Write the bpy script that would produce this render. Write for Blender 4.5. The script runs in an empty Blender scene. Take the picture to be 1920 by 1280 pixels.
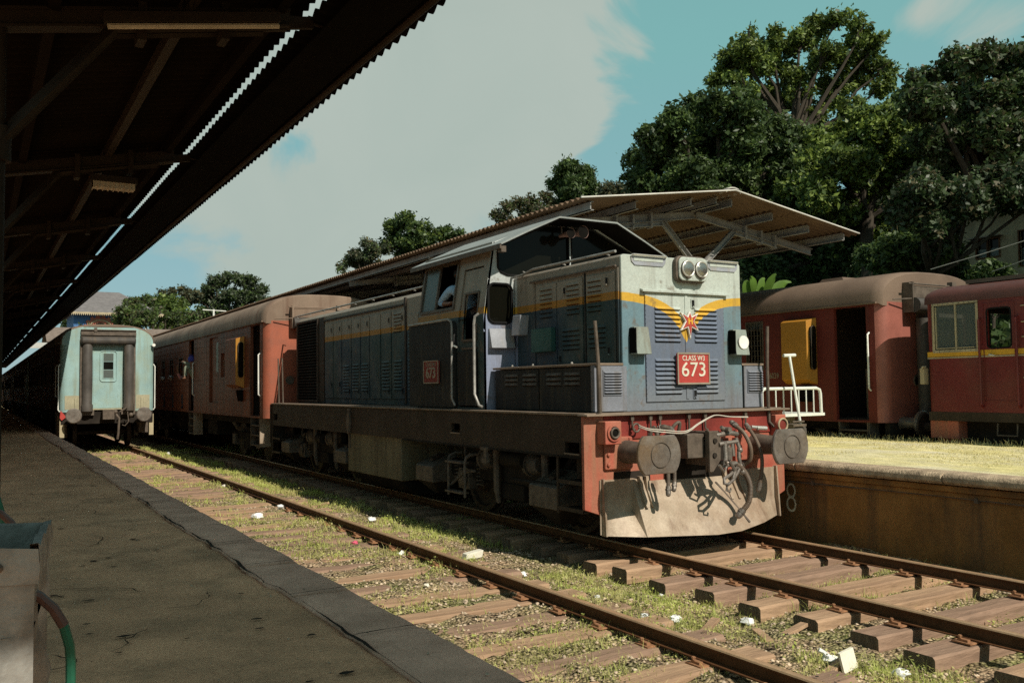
import bpy, math, random
import numpy as np
from math import sin, cos, pi, radians, sqrt, atan2, hypot
from mathutils import Vector, Matrix
random.seed(7); RNG = np.random.default_rng(11)
S = bpy.context.scene
COL = S.collection

# ------------------------------------------------------------------ camera
CAM_H, FPX, YAW, PITCH, ROLL = 1.775, 1674.7, .541, .05, -.013
_sy, _cy, _sp, _cp = sin(YAW), cos(YAW), sin(PITCH), cos(PITCH)
_R = Vector((_cy, -_sy, 0)); _F = Vector((_sy*_cp, _cy*_cp, _sp)); _U = Vector((-_sy*_sp, -_cy*_sp, _cp))
_R2 = cos(ROLL)*_R + sin(ROLL)*_U; _U2 = cos(ROLL)*_U - sin(ROLL)*_R
cam = bpy.data.cameras.new('camera'); cam.sensor_width = 36; cam.lens = 36*FPX/1920
cam.clip_start = .05; cam.clip_end = 2000
camo = bpy.data.objects.new('camera', cam); COL.objects.link(camo)
camo.matrix_world = Matrix(((_R2.x, _U2.x, -_F.x, 0), (_R2.y, _U2.y, -_F.y, 0), (_R2.z, _U2.z, -_F.z, CAM_H), (0, 0, 0, 1)))
S.camera = camo
def ray(px, py): return _F + (px-960)/FPX*_R2 - (py-640)/FPX*_U2
def at(px, py, D): return Vector((0, 0, CAM_H)) + D*ray(px, py)
def on(px, py, ax, c):
    d = ray(px, py); i = 'XYZ'.index(ax); o = (0, 0, CAM_H)
    return Vector(o) + (c-o[i])/d[i]*d

# ------------------------------------------------------------------ sun, sky, exposure
KX, KY = .15, 1.08                    # a point's shadow falls KX left and KY back for each metre of height
SUN_DIR = Vector((KX, -KY, 1)).normalized()
EL = math.asin(SUN_DIR.z); AZ = atan2(SUN_DIR.x, SUN_DIR.y)
sl = bpy.data.lights.new('sun', 'SUN'); sl.energy = 4.6; sl.angle = radians(.53); sl.color = (1, .93, .80)
so = bpy.data.objects.new('sun', sl); COL.objects.link(so)
so.rotation_mode = 'QUATERNION'; so.rotation_quaternion = SUN_DIR.to_track_quat('Z', 'Y')
S.view_settings.view_transform = 'Standard'; S.view_settings.look = 'None'
S.view_settings.gamma = 1; S.view_settings.use_curve_mapping = False; S.view_settings.exposure = .06
W = bpy.data.worlds.new('World'); S.world = W; W.use_nodes = True
def build_world():
    nt = W.node_tree; N = nt.nodes; L = nt.links; N.clear()
    out = N.new('ShaderNodeOutputWorld'); bg = N.new('ShaderNodeBackground'); L.new(bg.outputs[0], out.inputs[0])
    bg.inputs[1].default_value = .10
    sky = N.new('ShaderNodeTexSky'); sky.sky_type = 'NISHITA'; sky.sun_disc = False
    sky.sun_elevation = EL; sky.sun_rotation = AZ; sky.dust_density = .6; sky.ozone_density = 1.2
    tint = N.new('ShaderNodeMix'); tint.data_type = 'RGBA'; tint.blend_type = 'MULTIPLY'; tint.inputs[0].default_value = 1
    L.new(sky.outputs[0], tint.inputs[6]); tint.inputs[7].default_value = (.95, 1.05, .75, 1)
    tc = N.new('ShaderNodeTexCoord')
    def noise(scale, detail, dist=0, sz=1.0):
        mp = N.new('ShaderNodeMapping'); mp.inputs['Scale'].default_value = (1, 1, sz); L.new(tc.outputs['Generated'], mp.inputs[0])
        n = N.new('ShaderNodeTexNoise'); n.inputs['Scale'].default_value = scale; n.inputs['Detail'].default_value = detail
        n.inputs['Distortion'].default_value = dist; n.inputs['Roughness'].default_value = .55; L.new(mp.outputs[0], n.inputs[0]); return n.outputs[0]
    def math_(op, a, b=None, c=None):
        m = N.new('ShaderNodeMath'); m.operation = op
        for i, v in enumerate((a, b, c)):
            if v is None: continue
            if isinstance(v, (int, float)): m.inputs[i].default_value = v
            else: L.new(v, m.inputs[i])
        return m.outputs[0]
    dens = math_('ADD', math_('MULTIPLY', noise(3.6, 10, .8, 1.7), 2.3), -1.23)
    # cloud banks: direction, angular size, weight
    for (px, py, s, w) in [(760, 140, .22, .60), (940, 40, .13, .40), (620, 420, .12, .30), (960, 230, .10, .34), (440, 440, .09, .10),
                           (1185, 110, .035, .20), (1290, 170, .08, -.34), (1200, 290, .06, -.30), (1130, 20, .035, -.26), (1800, 5, .06, .38), (1700, 40, .035, .24), (1100, 330, .07, -.10), (1130, 140, .03, -.2), (850, 380, .08, -.12),
                           (560, 300, .05, -.20), (520, 325, .03, -.12), (330, 470, .10, -.22), (1350, 60, .12, -.26), (1500, -80, .2, -.2)]:
        d = ray(px, py).normalized()
        sub = N.new('ShaderNodeVectorMath'); sub.operation = 'DISTANCE'
        nz = N.new('ShaderNodeVectorMath'); nz.operation = 'NORMALIZE'; L.new(tc.outputs['Generated'], nz.inputs[0])
        L.new(nz.outputs[0], sub.inputs[0]); sub.inputs[1].default_value = d
        e = math_('POWER', 2.718, math_('MULTIPLY', math_('POWER', math_('DIVIDE', sub.outputs['Value'], s), 2), -1))
        dens = math_('ADD', dens, math_('MULTIPLY', e, w))
    mr = N.new('ShaderNodeMapRange'); mr.interpolation_type = 'SMOOTHSTEP'; L.new(dens, mr.inputs[0])
    mr.inputs[1].default_value = -.09; mr.inputs[2].default_value = .19
    cl = N.new('ShaderNodeMix'); cl.data_type = 'RGBA'; L.new(math_('ADD', math_('MULTIPLY', noise(6, 8, .5), 1.1), -.05), cl.inputs[0])
    cl.inputs[6].default_value = (3.85, 4.6, 4.15, 1); cl.inputs[7].default_value = (4.6, 5.15, 4.65, 1)
    dz_ = N.new('ShaderNodeSeparateXYZ'); L.new(tc.outputs['Generated'], dz_.inputs[0])
    hr = N.new('ShaderNodeMapRange'); L.new(dz_.outputs[2], hr.inputs[0]); hr.inputs[1].default_value = .02; hr.inputs[2].default_value = .35
    clear = N.new('ShaderNodeMix'); clear.data_type = 'RGBA'; L.new(hr.outputs[0], clear.inputs[0]); clear.inputs[6].default_value = (2.5, 3.9, 5.0, 1); clear.inputs[7].default_value = (2.1, 4.7, 4.6, 1)
    up = N.new('ShaderNodeMapRange'); up.interpolation_type = 'SMOOTHSTEP'; L.new(dz_.outputs[2], up.inputs[0]); up.inputs[1].default_value = .36; up.inputs[2].default_value = .85  # high sky out of view is dimmed and warmed to lower the fill light
    cz = N.new('ShaderNodeMix'); cz.data_type = 'RGBA'; L.new(up.outputs[0], cz.inputs[0]); L.new(clear.outputs[2], cz.inputs[6]); cz.inputs[7].default_value = (1.25, 1.6, 1.9, 1); clear = cz
    ck = N.new('ShaderNodeMix'); ck.data_type = 'RGBA'; L.new(up.outputs[0], ck.inputs[0]); L.new(cl.outputs[2], ck.inputs[6]); ck.inputs[7].default_value = (1.9, 1.8, 1.6, 1); cl = ck
    tm = N.new('ShaderNodeMix'); tm.data_type = 'RGBA'; tm.inputs[0].default_value = .80; L.new(tint.outputs[2], tm.inputs[6]); L.new(clear.outputs[2], tm.inputs[7])
    mx = N.new('ShaderNodeMix'); mx.data_type = 'RGBA'; L.new(math_('MULTIPLY', mr.outputs[0], .95), mx.inputs[0])
    L.new(tm.outputs[2], mx.inputs[6]); L.new(cl.outputs[2], mx.inputs[7]); L.new(mx.outputs[2], bg.inputs[0])
build_world()
S.cycles.max_bounces = 6; S.cycles.diffuse_bounces = 3; S.cycles.transparent_max_bounces = 12
S.cycles.use_denoising = False

# ------------------------------------------------------------------ mesh helpers
class MB:
    def __init__(s): s.v = []; s.f = []; s.m = []
    def face(s, pts, m=0):
        s._face(pts, m); return s
    def _face(s, pts, m=0):
        b = len(s.v); s.v += [tuple(p) for p in pts]; s.f.append(tuple(range(b, b+len(pts)))); s.m.append(m)
    def raw(s, vs, fs, m=0):
        b = len(s.v); s.v += [tuple(p) for p in vs]
        for f in fs: s.f.append(tuple(b+i for i in f)); s.m.append(m)
        return s
    def box(s, x, y, z, m=0, skew=None):
        vs = [(X, Y, Z) for X in x for Y in y for Z in z]
        if skew: vs = [skew(*p) for p in vs]
        return s.raw(vs, [(0, 1, 3, 2), (4, 6, 7, 5), (0, 4, 5, 1), (2, 3, 7, 6), (0, 2, 6, 4), (1, 5, 7, 3)], m)
    def prism(s, poly, ax, a, b, m=0):
        # poly: 2D points in the two other axes (in xyz order), extruded along ax from a to b
        def p3(u, v, w): return {'X': (w, u, v), 'Y': (u, w, v), 'Z': (u, v, w)}[ax]
        n = len(poly); vs = [p3(u, v, a) for u, v in poly] + [p3(u, v, b) for u, v in poly]
        fs = [tuple(range(n))[::-1], tuple(range(n, 2*n))] + [(i, (i+1) % n, n+(i+1) % n, n+i) for i in range(n)]
        return s.raw(vs, fs, m)
    def tube(s, pts, r, n=8, m=0, caps=True):
        pts = [Vector(p) for p in pts]; rs = r if isinstance(r, (list, tuple)) else [r]*len(pts)
        vs = []; fs = []; ref = None
        for i, p in enumerate(pts):
            t = (pts[min(i+1, len(pts)-1)] - pts[max(i-1, 0)])
            t = t.normalized() if t.length > 1e-9 else Vector((0, 0, 1))
            if ref is None:
                ref = Vector((0, 0, 1)) if abs(t.z) < .9 else Vector((1, 0, 0))
            a = t.cross(ref)
            if a.length < 1e-6: a = t.orthogonal()
            a.normalize(); b = t.cross(a).normalized(); ref = a.cross(t)
            for k in range(n):
                q = 2*pi*k/n; vs.append(p + rs[i]*(cos(q)*a + sin(q)*b))
        for i in range(len(pts)-1):
            for k in range(n):
                fs.append((i*n+k, i*n+(k+1) % n, (i+1)*n+(k+1) % n, (i+1)*n+k))
        if caps: fs += [tuple(range(n))[::-1], tuple((len(pts)-1)*n+k for k in range(n))]
        return s.raw(vs, fs, m)
    def cyl(s, p, q, r, r2=None, n=16, m=0): return s.tube([p, q], [r, r if r2 is None else r2], n, m)
    def ring(s, c, ax, R, r, n=24, k=8, m=0, arc=(0, 2*pi)):
        pts = []
        for i in range(n+1):
            a = arc[0] + (arc[1]-arc[0])*i/n; u, v = R*cos(a), R*sin(a)
            pts.append(Vector(c) + Vector({'X': (0, u, v), 'Y': (u, 0, v), 'Z': (u, v, 0)}[ax]))
        return s.tube(pts, r, k, m, caps=(arc[1]-arc[0] < 6.2))
    def lathe(s, c, ax, prof, n=20, m=0, cap=True):
        vs = []; fs = []
        for (t, r) in prof:
            for k in range(n):
                a = 2*pi*k/n; u, v = r*cos(a), r*sin(a)
                vs.append(Vector(c) + Vector({'X': (t, u, v), 'Y': (u, t, v), 'Z': (u, v, t)}[ax]))
        for i in range(len(prof)-1):
            for k in range(n): fs.append((i*n+k, i*n+(k+1) % n, (i+1)*n+(k+1) % n, (i+1)*n+k))
        if cap: fs += [tuple(range(n))[::-1], tuple((len(prof)-1)*n+k for k in range(n))]
        return s.raw(vs, fs, m)
    def sphere(s, c, r, n=10, m=0, sc=(1, 1, 1)):
        prof = [(-cos(pi*i/n)*r*sc[2], max(1e-4, sin(pi*i/n)*r)) for i in range(n+1)]
        b = len(s.v); s.lathe((0, 0, 0), 'Z', prof, n*2, m)
        for i in range(b, len(s.v)):
            x, y, z = s.v[i]; s.v[i] = (x*sc[0]+c[0], y*sc[1]+c[1], z+c[2])
        return s
    def loft(s, secs, m=0, close=False, caps=False):
        n = len(secs[0]); vs = [p for sec in secs for p in sec]; fs = []
        for i in range(len(secs)-1):
            for k in range(n if close else n-1): fs.append((i*n+k, i*n+(k+1) % n, (i+1)*n+(k+1) % n, (i+1)*n+k))
        if caps: fs += [tuple(range(n))[::-1], tuple((len(secs)-1)*n+k for k in range(n))]
        return s.raw(vs, fs, m)
    def wall(s, plane, u, v, holes, depth, m=0, mj=None):
        # plane(u, v, d) -> point; rectangular openings with real jambs
        us = sorted({*u, *[h[0] for h in holes], *[h[1] for h in holes]}); vs = sorted({*v, *[h[2] for h in holes], *[h[3] for h in holes]})
        us = [a for a in us if u[0] <= a <= u[1]]; vs = [a for a in vs if v[0] <= a <= v[1]]
        def inh(a, b): return any(h[0] < a < h[1] and h[2] < b < h[3] for h in holes)
        for i in range(len(us)-1):
            for j in range(len(vs)-1):
                if inh((us[i]+us[i+1])/2, (vs[j]+vs[j+1])/2): continue
                for d, o in ((0, 1), (depth, -1)):
                    q = [plane(us[i], vs[j], d), plane(us[i+1], vs[j], d), plane(us[i+1], vs[j+1], d), plane(us[i], vs[j+1], d)]
                    s.face(q[::o], m)
        for (a, b, c, d) in [(u[0], u[1], v[0], v[1])] + [tuple(h[:4]) for h in holes]:
            for (p, q) in (((a, c), (b, c)), ((b, c), (b, d)), ((b, d), (a, d)), ((a, d), (a, c))):
                s.face([plane(*p, 0), plane(*q, 0), plane(*q, depth), plane(*p, depth)], m if mj is None else mj)
        return s
    def obj(s, name, mats, parent=None, smooth=True, bevel=0, local=False, ang=.6, seg=1, **props):
        off = Vector((0, 0, 0))
        if parent is not None and not local:
            r = parent
            while r is not None: off += r.location; r = r.parent
        me = bpy.data.meshes.new(name)
        vv = [(x-off.x, y-off.y, z-off.z) for x, y, z in s.v] if off.length else s.v
        me.from_pydata(vv, [], s.f)
        for mm in (mats if isinstance(mats, (list, tuple)) else [mats]): me.materials.append(mm)
        if len(me.materials) > 1: me.polygons.foreach_set('material_index', s.m)
        if bevel or smooth:
            import bmesh
            bm = bmesh.new(); bm.from_mesh(me); bmesh.ops.remove_doubles(bm, verts=bm.verts, dist=1e-5)
            bmesh.ops.recalc_face_normals(bm, faces=bm.faces); bm.to_mesh(me); bm.free()
        if smooth:
            me.shade_smooth(); me.set_sharp_from_angle(angle=ang)
        o = bpy.data.objects.new(name, me); COL.objects.link(o)
        if parent is not None: o.parent = parent
        if bevel:
            b = o.modifiers.new('bevel', 'BEVEL'); b.width = bevel; b.segments = seg; b.limit_method = 'ANGLE'; b.angle_limit = .7; b.harden_normals = True
        for k, v in props.items(): o[k] = v
        return o
def thing(name, loc=(0, 0, 0), label=None, cat=None, group=None, kind=None, rz=0):
    o = bpy.data.objects.new(name, None); COL.objects.link(o); o.location = loc; o.rotation_euler = (0, 0, rz)
    o.empty_display_size = .2
    return tag(o, label, cat, group, kind)
def tag(o, label=None, cat=None, group=None, kind=None):
    if label: o['label'] = label
    if cat: o['category'] = cat
    if group: o['group'] = group
    if kind: o['kind'] = kind
    return o
def inst(src, parent, loc, rot=None, sc=None, name=None):
    o = src.copy(); COL.objects.link(o); o.parent = parent
    if name: o.name = name
    o.location = loc
    if rot: o.rotation_euler = rot
    if sc: o.scale = sc
    return o
def copy_tree(o, parent=None):
    c = o.copy(); COL.objects.link(c); c.parent = parent
    for ch in list(o.children): copy_tree(ch, c)
    return c
def np_mesh(name, V, F, mats, parent=None, mi=None, smooth=False, **props):
    me = bpy.data.meshes.new(name); V = np.asarray(V, np.float32); F = np.asarray(F, np.int32)
    me.vertices.add(len(V)); me.vertices.foreach_set('co', V.ravel())
    k = F.shape[1]; me.loops.add(F.size); me.loops.foreach_set('vertex_index', F.ravel())
    me.polygons.add(len(F)); me.polygons.foreach_set('loop_start', np.arange(0, F.size, k, dtype=np.int32))
    try: me.polygons.foreach_set('loop_total', np.full(len(F), k, dtype=np.int32))
    except Exception: pass
    for m in (mats if isinstance(mats, (list, tuple)) else [mats]): me.materials.append(m)
    if mi is not None: me.polygons.foreach_set('material_index', np.asarray(mi, np.int32))
    me.update(calc_edges=True); me.validate()
    if smooth: me.shade_smooth()
    o = bpy.data.objects.new(name, me); COL.objects.link(o)
    if parent: o.parent = parent
    for kk, v in props.items(): o[kk] = v
    return o
def text(name, body, size, mat_, parent, loc, rot, extrude=.004, sx=1, offset=0, local=False):
    cu = bpy.data.curves.new(name, 'FONT'); cu.body = body; cu.size = size; cu.extrude = extrude; cu.align_x = 'CENTER'; cu.align_y = 'CENTER'
    cu.offset = offset; cu.resolution_u = 3
    t = bpy.data.objects.new('tmp_text', cu); COL.objects.link(t)
    bpy.context.view_layer.update()
    me = bpy.data.meshes.new_from_object(t.evaluated_get(bpy.context.evaluated_depsgraph_get()))
    bpy.data.objects.remove(t); me.materials.clear(); me.materials.append(mat_)
    o = bpy.data.objects.new(name, me); COL.objects.link(o); o.rotation_euler = rot; o.scale = (sx, 1, 1)
    off = Vector((0, 0, 0))
    if parent is not None:
        o.parent = parent
        if not local:
            r = parent
            while r is not None: off += r.location; r = r.parent
    o.location = Vector(loc)-off
    return o

# ------------------------------------------------------------------ materials
def mat(name, col, rough=.65, metal=0, var=.22, scale=2.5, bump=.15, bscale=40, col2=None, cover=.45, edge=.08, s2=1.3, streak=None, spec=.35, coat=0, world=False, trans=None, alpha=None, sc3=(1, 1, 1), fn=None, grime=None, pebble=None, fine=.16):
    m = bpy.data.materials.new(name); m.use_nodes = True; nt = m.node_tree; N = nt.nodes; L = nt.links
    b = N['Principled BSDF']; b.inputs['Roughness'].default_value = rough; b.inputs['Metallic'].default_value = metal
    b.inputs['Specular IOR Level'].default_value = spec; b.inputs['Coat Weight'].default_value = coat
    if world: src = N.new('ShaderNodeNewGeometry').outputs['Position']
    else: src = N.new('ShaderNodeTexCoord').outputs['Object']
    mp = N.new('ShaderNodeMapping'); L.new(src, mp.inputs[0]); mp.inputs['Scale'].default_value = sc3
    def noise(sc, det=5, stretch=None, rough_=.6):
        v = mp.outputs[0]
        if stretch:
            q = N.new('ShaderNodeMapping'); q.inputs['Scale'].default_value = stretch; L.new(v, q.inputs[0]); v = q.outputs[0]
        n = N.new('ShaderNodeTexNoise'); n.inputs['Scale'].default_value = sc; n.inputs['Detail'].default_value = det
        n.inputs['Roughness'].default_value = rough_; L.new(v, n.inputs[0]); return n.outputs[0]
    def ramp(v, a, c):
        r = N.new('ShaderNodeMapRange'); L.new(v, r.inputs[0]); r.inputs[1].default_value = a; r.inputs[2].default_value = c; return r.outputs[0]
    def mix(f, a, c, bl='MIX'):
        x = N.new('ShaderNodeMix'); x.data_type = 'RGBA'; x.blend_type = bl
        if isinstance(f, (int, float)): x.inputs[0].default_value = f
        else: L.new(f, x.inputs[0])
        for i, q in ((6, a), (7, c)):
            if isinstance(q, tuple): x.inputs[i].default_value = (*q[:3], 1)
            else: L.new(q, x.inputs[i])
        return x.outputs[2]
    def mth(op, *a):
        q = N.new('ShaderNodeMath'); q.operation = op
        for i, v in enumerate(a):
            if isinstance(v, (int, float)): q.inputs[i].default_value = v
            else: L.new(v, q.inputs[i])
        return q.outputs[0]
    lo = tuple(c*(1-var) for c in col); hi = tuple(min(1, c*(1+var)) for c in col)
    cc = mix(ramp(noise(scale), .3, .7), lo, hi)
    if fn: cc = fn(N, L, mix, mth, ramp, noise, src, cc)
    if col2: cc = mix(ramp(noise(s2, 7), 1-cover-edge, 1-cover+edge), cc, tuple(col2))
    if streak: cc = mix(ramp(noise(streak[1], 6, (1, 1, .08)), .5, .68), cc, tuple(streak[0]))
    if grime: cc = mix(mth('MULTIPLY', ramp(noise(grime[1], 8), .45, .75), grime[2]), cc, tuple(grime[0]))
    hgt = None
    if pebble:
        vo = N.new('ShaderNodeTexVoronoi'); vo.inputs['Scale'].default_value = pebble[0]; L.new(mp.outputs[0], vo.inputs['Vector'])
        sv = N.new('ShaderNodeSeparateColor'); L.new(vo.outputs['Color'], sv.inputs[0]); g_ = mth('ADD', mth('MULTIPLY', sv.outputs[0], pebble[1]), 1-pebble[1]*.55)
        dk = mth('MULTIPLY', g_, ramp(vo.outputs['Distance'], .85, .38)); gc = N.new('ShaderNodeCombineColor')
        for i in range(3): L.new(dk, gc.inputs[i])
        cc = mix(1.0, cc, gc.outputs[0], 'MULTIPLY'); hgt = vo.outputs['Distance']
    if fine:
        fv = mth('ADD', mth('MULTIPLY', ramp(noise(38, 8, None, .75), .3, .7), fine*2), 1-fine); fc = N.new('ShaderNodeCombineColor')
        for i in range(3): L.new(fv, fc.inputs[i])
        cc = mix(1.0, cc, fc.outputs[0], 'MULTIPLY')
    L.new(cc, b.inputs['Base Color'])
    L.new(ramp(noise(scale*3), -.6/max(.05, 1), 1.6), b.inputs['Roughness']) if False else None
    if bump:
        bp = N.new('ShaderNodeBump'); bp.inputs['Strength'].default_value = bump; bp.inputs['Distance'].default_value = .02
        hh_ = noise(bscale, 6)
        if hgt is not None: hh_ = mth('SUBTRACT', mth('MULTIPLY', hh_, .5), hgt)
        L.new(hh_, bp.inputs['Height']); L.new(bp.outputs[0], b.inputs['Normal'])
    if trans:
        out = [n for n in N if n.type == 'OUTPUT_MATERIAL'][0]; t = N.new('ShaderNodeBsdfTranslucent'); L.new(cc, t.inputs[0])
        ms = N.new('ShaderNodeMixShader'); ms.inputs[0].default_value = trans; L.new(b.outputs[0], ms.inputs[1]); L.new(t.outputs[0], ms.inputs[2]); L.new(ms.outputs[0], out.inputs[0])
    return m
def glassmat(name, col=(.02, .025, .02), alpha=.5, rough=.08, spec=.5):
    m = bpy.data.materials.new(name); m.use_nodes = True; nt = m.node_tree; N = nt.nodes; L = nt.links
    out = [n for n in N if n.type == 'OUTPUT_MATERIAL'][0]; b = N['Principled BSDF']
    b.inputs['Base Color'].default_value = (*col, 1); b.inputs['Roughness'].default_value = rough; b.inputs['Specular IOR Level'].default_value = spec
    t = N.new('ShaderNodeBsdfTransparent'); t.inputs[0].default_value = (.75, .8, .75, 1)
    ms = N.new('ShaderNodeMixShader'); ms.inputs[0].default_value = alpha; L.new(t.outputs[0], ms.inputs[1]); L.new(b.outputs[0], ms.inputs[2]); L.new(ms.outputs[0], out.inputs[0])
    return m

BEIGE = (.27, .235, .19); TEALB = (.020, .042, .066)
def livery(N, L, mix, mth, ramp, noise, src, cc):
    # painted stripe: flat along the sides, a swooping V on the nose (world metres)
    sp = N.new('ShaderNodeSeparateXYZ'); L.new(src, sp.inputs[0]); X, Y, Z = sp.outputs
    nose = mth('LESS_THAN', Y, 7.955)
    dx = mth('ABSOLUTE', mth('SUBTRACT', X, 7.135))
    e = mth('POWER', 2.718, mth('DIVIDE', dx, -.27))
    fz = mth('SUBTRACT', 2.785, mth('MULTIPLY', mth('MULTIPLY', e, .43), nose))
    hw = mth('ADD', .046, mth('MULTIPLY', mth('MULTIPLY', e, .05), nose))
    wob = mth('MULTIPLY', mth('SUBTRACT', noise(6, 3), .5), .012)
    dz = mth('ADD', mth('SUBTRACT', Z, fz), wob)
    white = mix(nose, BEIGE, (.49, .54, .49))  # sides are dirtier, and toned down to put their shade into the paint
    white = mix(mth('MULTIPLY', ramp(noise(3.2, 8), .5, .8), .5), white, (.36, .34, .27))
    cabf = mth('MULTIPLY', mth('GREATER_THAN', Y, 10.18), mth('LESS_THAN', Y, 10.262))
    white = mix(mth('MULTIPLY', cabf, .85), white, (.48, .52, .52))
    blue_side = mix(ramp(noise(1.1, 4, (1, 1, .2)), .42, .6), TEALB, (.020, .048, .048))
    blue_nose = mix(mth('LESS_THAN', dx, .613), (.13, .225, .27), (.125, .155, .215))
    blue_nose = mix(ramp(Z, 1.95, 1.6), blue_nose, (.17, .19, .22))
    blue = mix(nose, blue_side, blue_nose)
    blue = mix(mth('MULTIPLY', cabf, .9), blue, (.26, .30, .42))
    blue = mix(mth('MULTIPLY', ramp(noise(2.3, 8), .48, .8), .45), blue, (.20, .20, .17))
    yel = mix(mth('MAXIMUM', nose, cabf), (.36, .17, .022), (.62, .36, .03))  # stripe colour holds the light: bright on nose and cab front, darker on sides
    c = mix(mth('GREATER_THAN', dz, 0), blue, white)
    c = mix(mth('LESS_THAN', mth('ABSOLUTE', dz), hw), c, yel)
    # rust and soot running down
    c = mix(mth('MULTIPLY', ramp(noise(9, 7, (1, 1, .07)), .52, .8), .6), c, (.10, .065, .04))
    c = mix(mth('MULTIPLY', ramp(noise(5, 9), .60, .68), .6), c, (.13, .085, .05))
    return mix(.12, c, cc)
MAT = {}
def defm():
    M = MAT
    M['livery'] = mat('locomotive_paint', (.16, .16, .15), .55, var=.3, bump=.12, bscale=9, world=True, fn=livery, spec=.22)
    M['nosegrey'] = mat('grey_blue_paint', (.19, .20, .23), .55, var=.15, streak=((.13, .11, .09), 6), col2=(.14, .13, .12), cover=.25)
    M['sidedark'] = mat('dark_grey_paint', (.026, .026, .025), .6, var=.25, streak=((.05, .045, .035), 7), spec=0.15)
    M['tealbox'] = mat('teal_green_paint', (.025, .085, .075), .55)
    M['marker'] = mat('faded_green_grey_paint', (.22, .25, .22), .55, streak=((.15, .12, .08), 6))
    M['lilac'] = mat('lilac_paint', (.31, .325, .36), .5, streak=((.3, .28, .25), 8))
    M['frame'] = mat('oily_brown_frame_paint', (.050, .036, .027), .55, var=.3, streak=((.035, .028, .02), 5), spec=0.15)
    M['frametop'] = mat('worn_brown_edge', (.20, .15, .11), .5, var=.3)
    M['under'] = mat('underframe_grime', (.028, .023, .019), .8, var=.4, spec=0.05)
    M['greasy'] = mat('greasy_brown_metal', (.115, .09, .07), .6, var=.35, scale=9, metal=.1, spec=0.25)
    M['tank'] = mat('dusty_tank_metal', (.15, .125, .075), .65, var=.3, scale=1.2, streak=((.07, .055, .035), 5))
    M['red'] = mat('buffer_beam_red_paint', (.40, .085, .055), .55, var=.2, scale=3, streak=((.30, .15, .09), 4), col2=(.40, .20, .13), cover=.42, edge=.2)
    M['darkred'] = mat('dark_red_beam_paint', (.20, .03, .022), .6, var=.4)
    M['plough'] = mat('worn_cream_plough_metal', (.37, .29, .205), .5, metal=.1, var=.18, scale=2, col2=(.30, .20, .14), cover=.42, edge=.2, grime=((.50, .42, .33), 4, .6), spec=.35, streak=((.20, .13, .085), 5))
    M['bufhead'] = mat('greasy_buffer_steel', (.19, .16, .135), .36, metal=.4, var=.35, scale=7, col2=(.22, .14, .075), cover=.3, edge=.12, grime=((.34, .31, .28), 5, .7))
    M['chrome'] = mat('bright_handrail_metal', (.55, .53, .48), .35, metal=.6, var=.2)
    M['dullrail'] = mat('dull_worn_handrail', (.27, .26, .24), .45, metal=.2, var=.35, scale=9)
    M['roofgrey'] = mat('cab_roof_grey', (.26, .28, .27), .5, var=.2, col2=(.18, .17, .15), cover=.3, edge=.2)
    M['black'] = mat('black_rubber', (.012, .012, .012), .7, bump=0, spec=0.1)
    M['void'] = mat('dark_interior', (.010, .009, .008), .9, bump=0, spec=0)
    M['rubber'] = mat('dusty_rubber', (.07, .062, .055), .6, var=.35, streak=((.11, .085, .06), 4), spec=0.25)
    M['hose'] = mat('brown_hose_rubber', (.12, .085, .06), .55, var=.3)
    M['plate'] = mat('red_number_plate', (.42, .055, .045), .45, var=.15)
    M['plateside'] = mat('dull_red_number_plate', (.20, .035, .028), .55, var=.2)
    M['num'] = mat('cream_lettering', (.66, .62, .50), .5, bump=0)
    M['numdull'] = mat('dull_lettering', (.30, .25, .19), .5, bump=0)
    M['starw'] = mat('white_enamel', (.78, .76, .70), .4, bump=0)
    M['starr'] = mat('star_red_enamel', (.42, .07, .05), .4, bump=0)
    M['stary'] = mat('star_yellow_enamel', (.75, .42, .05), .4, bump=0)
    M['lens'] = mat('headlight_reflector', (.34, .33, .30), .18, metal=.8, var=.1, bump=.5, bscale=12)
    M['glass'] = glassmat('clear_glass', (.02, .02, .02), .22, .03)
    M['darkglass'] = glassmat('dark_windscreen_glass', (.006, .006, .004), .98, .10, .14)
    M['haze_glass'] = glassmat('dusty_side_glass', (.14, .16, .15), .6, .25)
    M['horn'] = mat('pinkish_horn_metal', (.34, .22, .19), .5)
    M['coachbrown'] = mat('red_brown_coach_paint', (.195, .066, .034), .5, var=.22, scale=1.2, streak=((.085, .04, .03), 5), spec=0.15)
    M['coachend'] = mat('red_coach_end_paint', (.34, .098, .055), .5, var=.15, scale=1.4, grime=((.22, .09, .06), 2.5, .8))
    M['maroon'] = mat('maroon_coach_paint', (.14, .028, .021), .5, var=.22, scale=1.0, streak=((.11, .03, .022), 4), spec=0.2)
    M['maroonend'] = mat('pale_maroon_end_paint', (.29, .10, .075), .5, var=.2)  # end paint is paler than the coach sides
    M['railcarroof'] = mat('dark_crimson_roof_paint', (.13, .045, .035), .5, var=.25, spec=.3, grime=((.09, .05, .04), 1.2, .7))
    M['railcar'] = mat('crimson_railcar_paint', (.14, .019, .018), .42, var=.25, scale=1.1, grime=((.14, .05, .035), 2, .7), spec=.4)
    M['coachroof'] = mat('weathered_brown_roof', (.235, .17, .125), .75, var=.25, scale=.8, grime=((.14, .09, .065), 1.1, .7), streak=((.16, .10, .07), 3), spec=0.2)
    M['darkroof'] = mat('dark_weathered_roof', (.17, .12, .088), .75, var=.25, scale=.6, grime=((.09, .065, .05), .8, .8), spec=0.15)
    M['orange'] = mat('orange_lookout_paint', (.42, .19, .025), .5, var=.1)
    M['teal'] = mat('pale_turquoise_end_paint', (.28, .42, .41), .5, var=.16, scale=1.6, grime=((.30, .36, .27), 2.4, .75), streak=((.24, .27, .2), 4))
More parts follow.
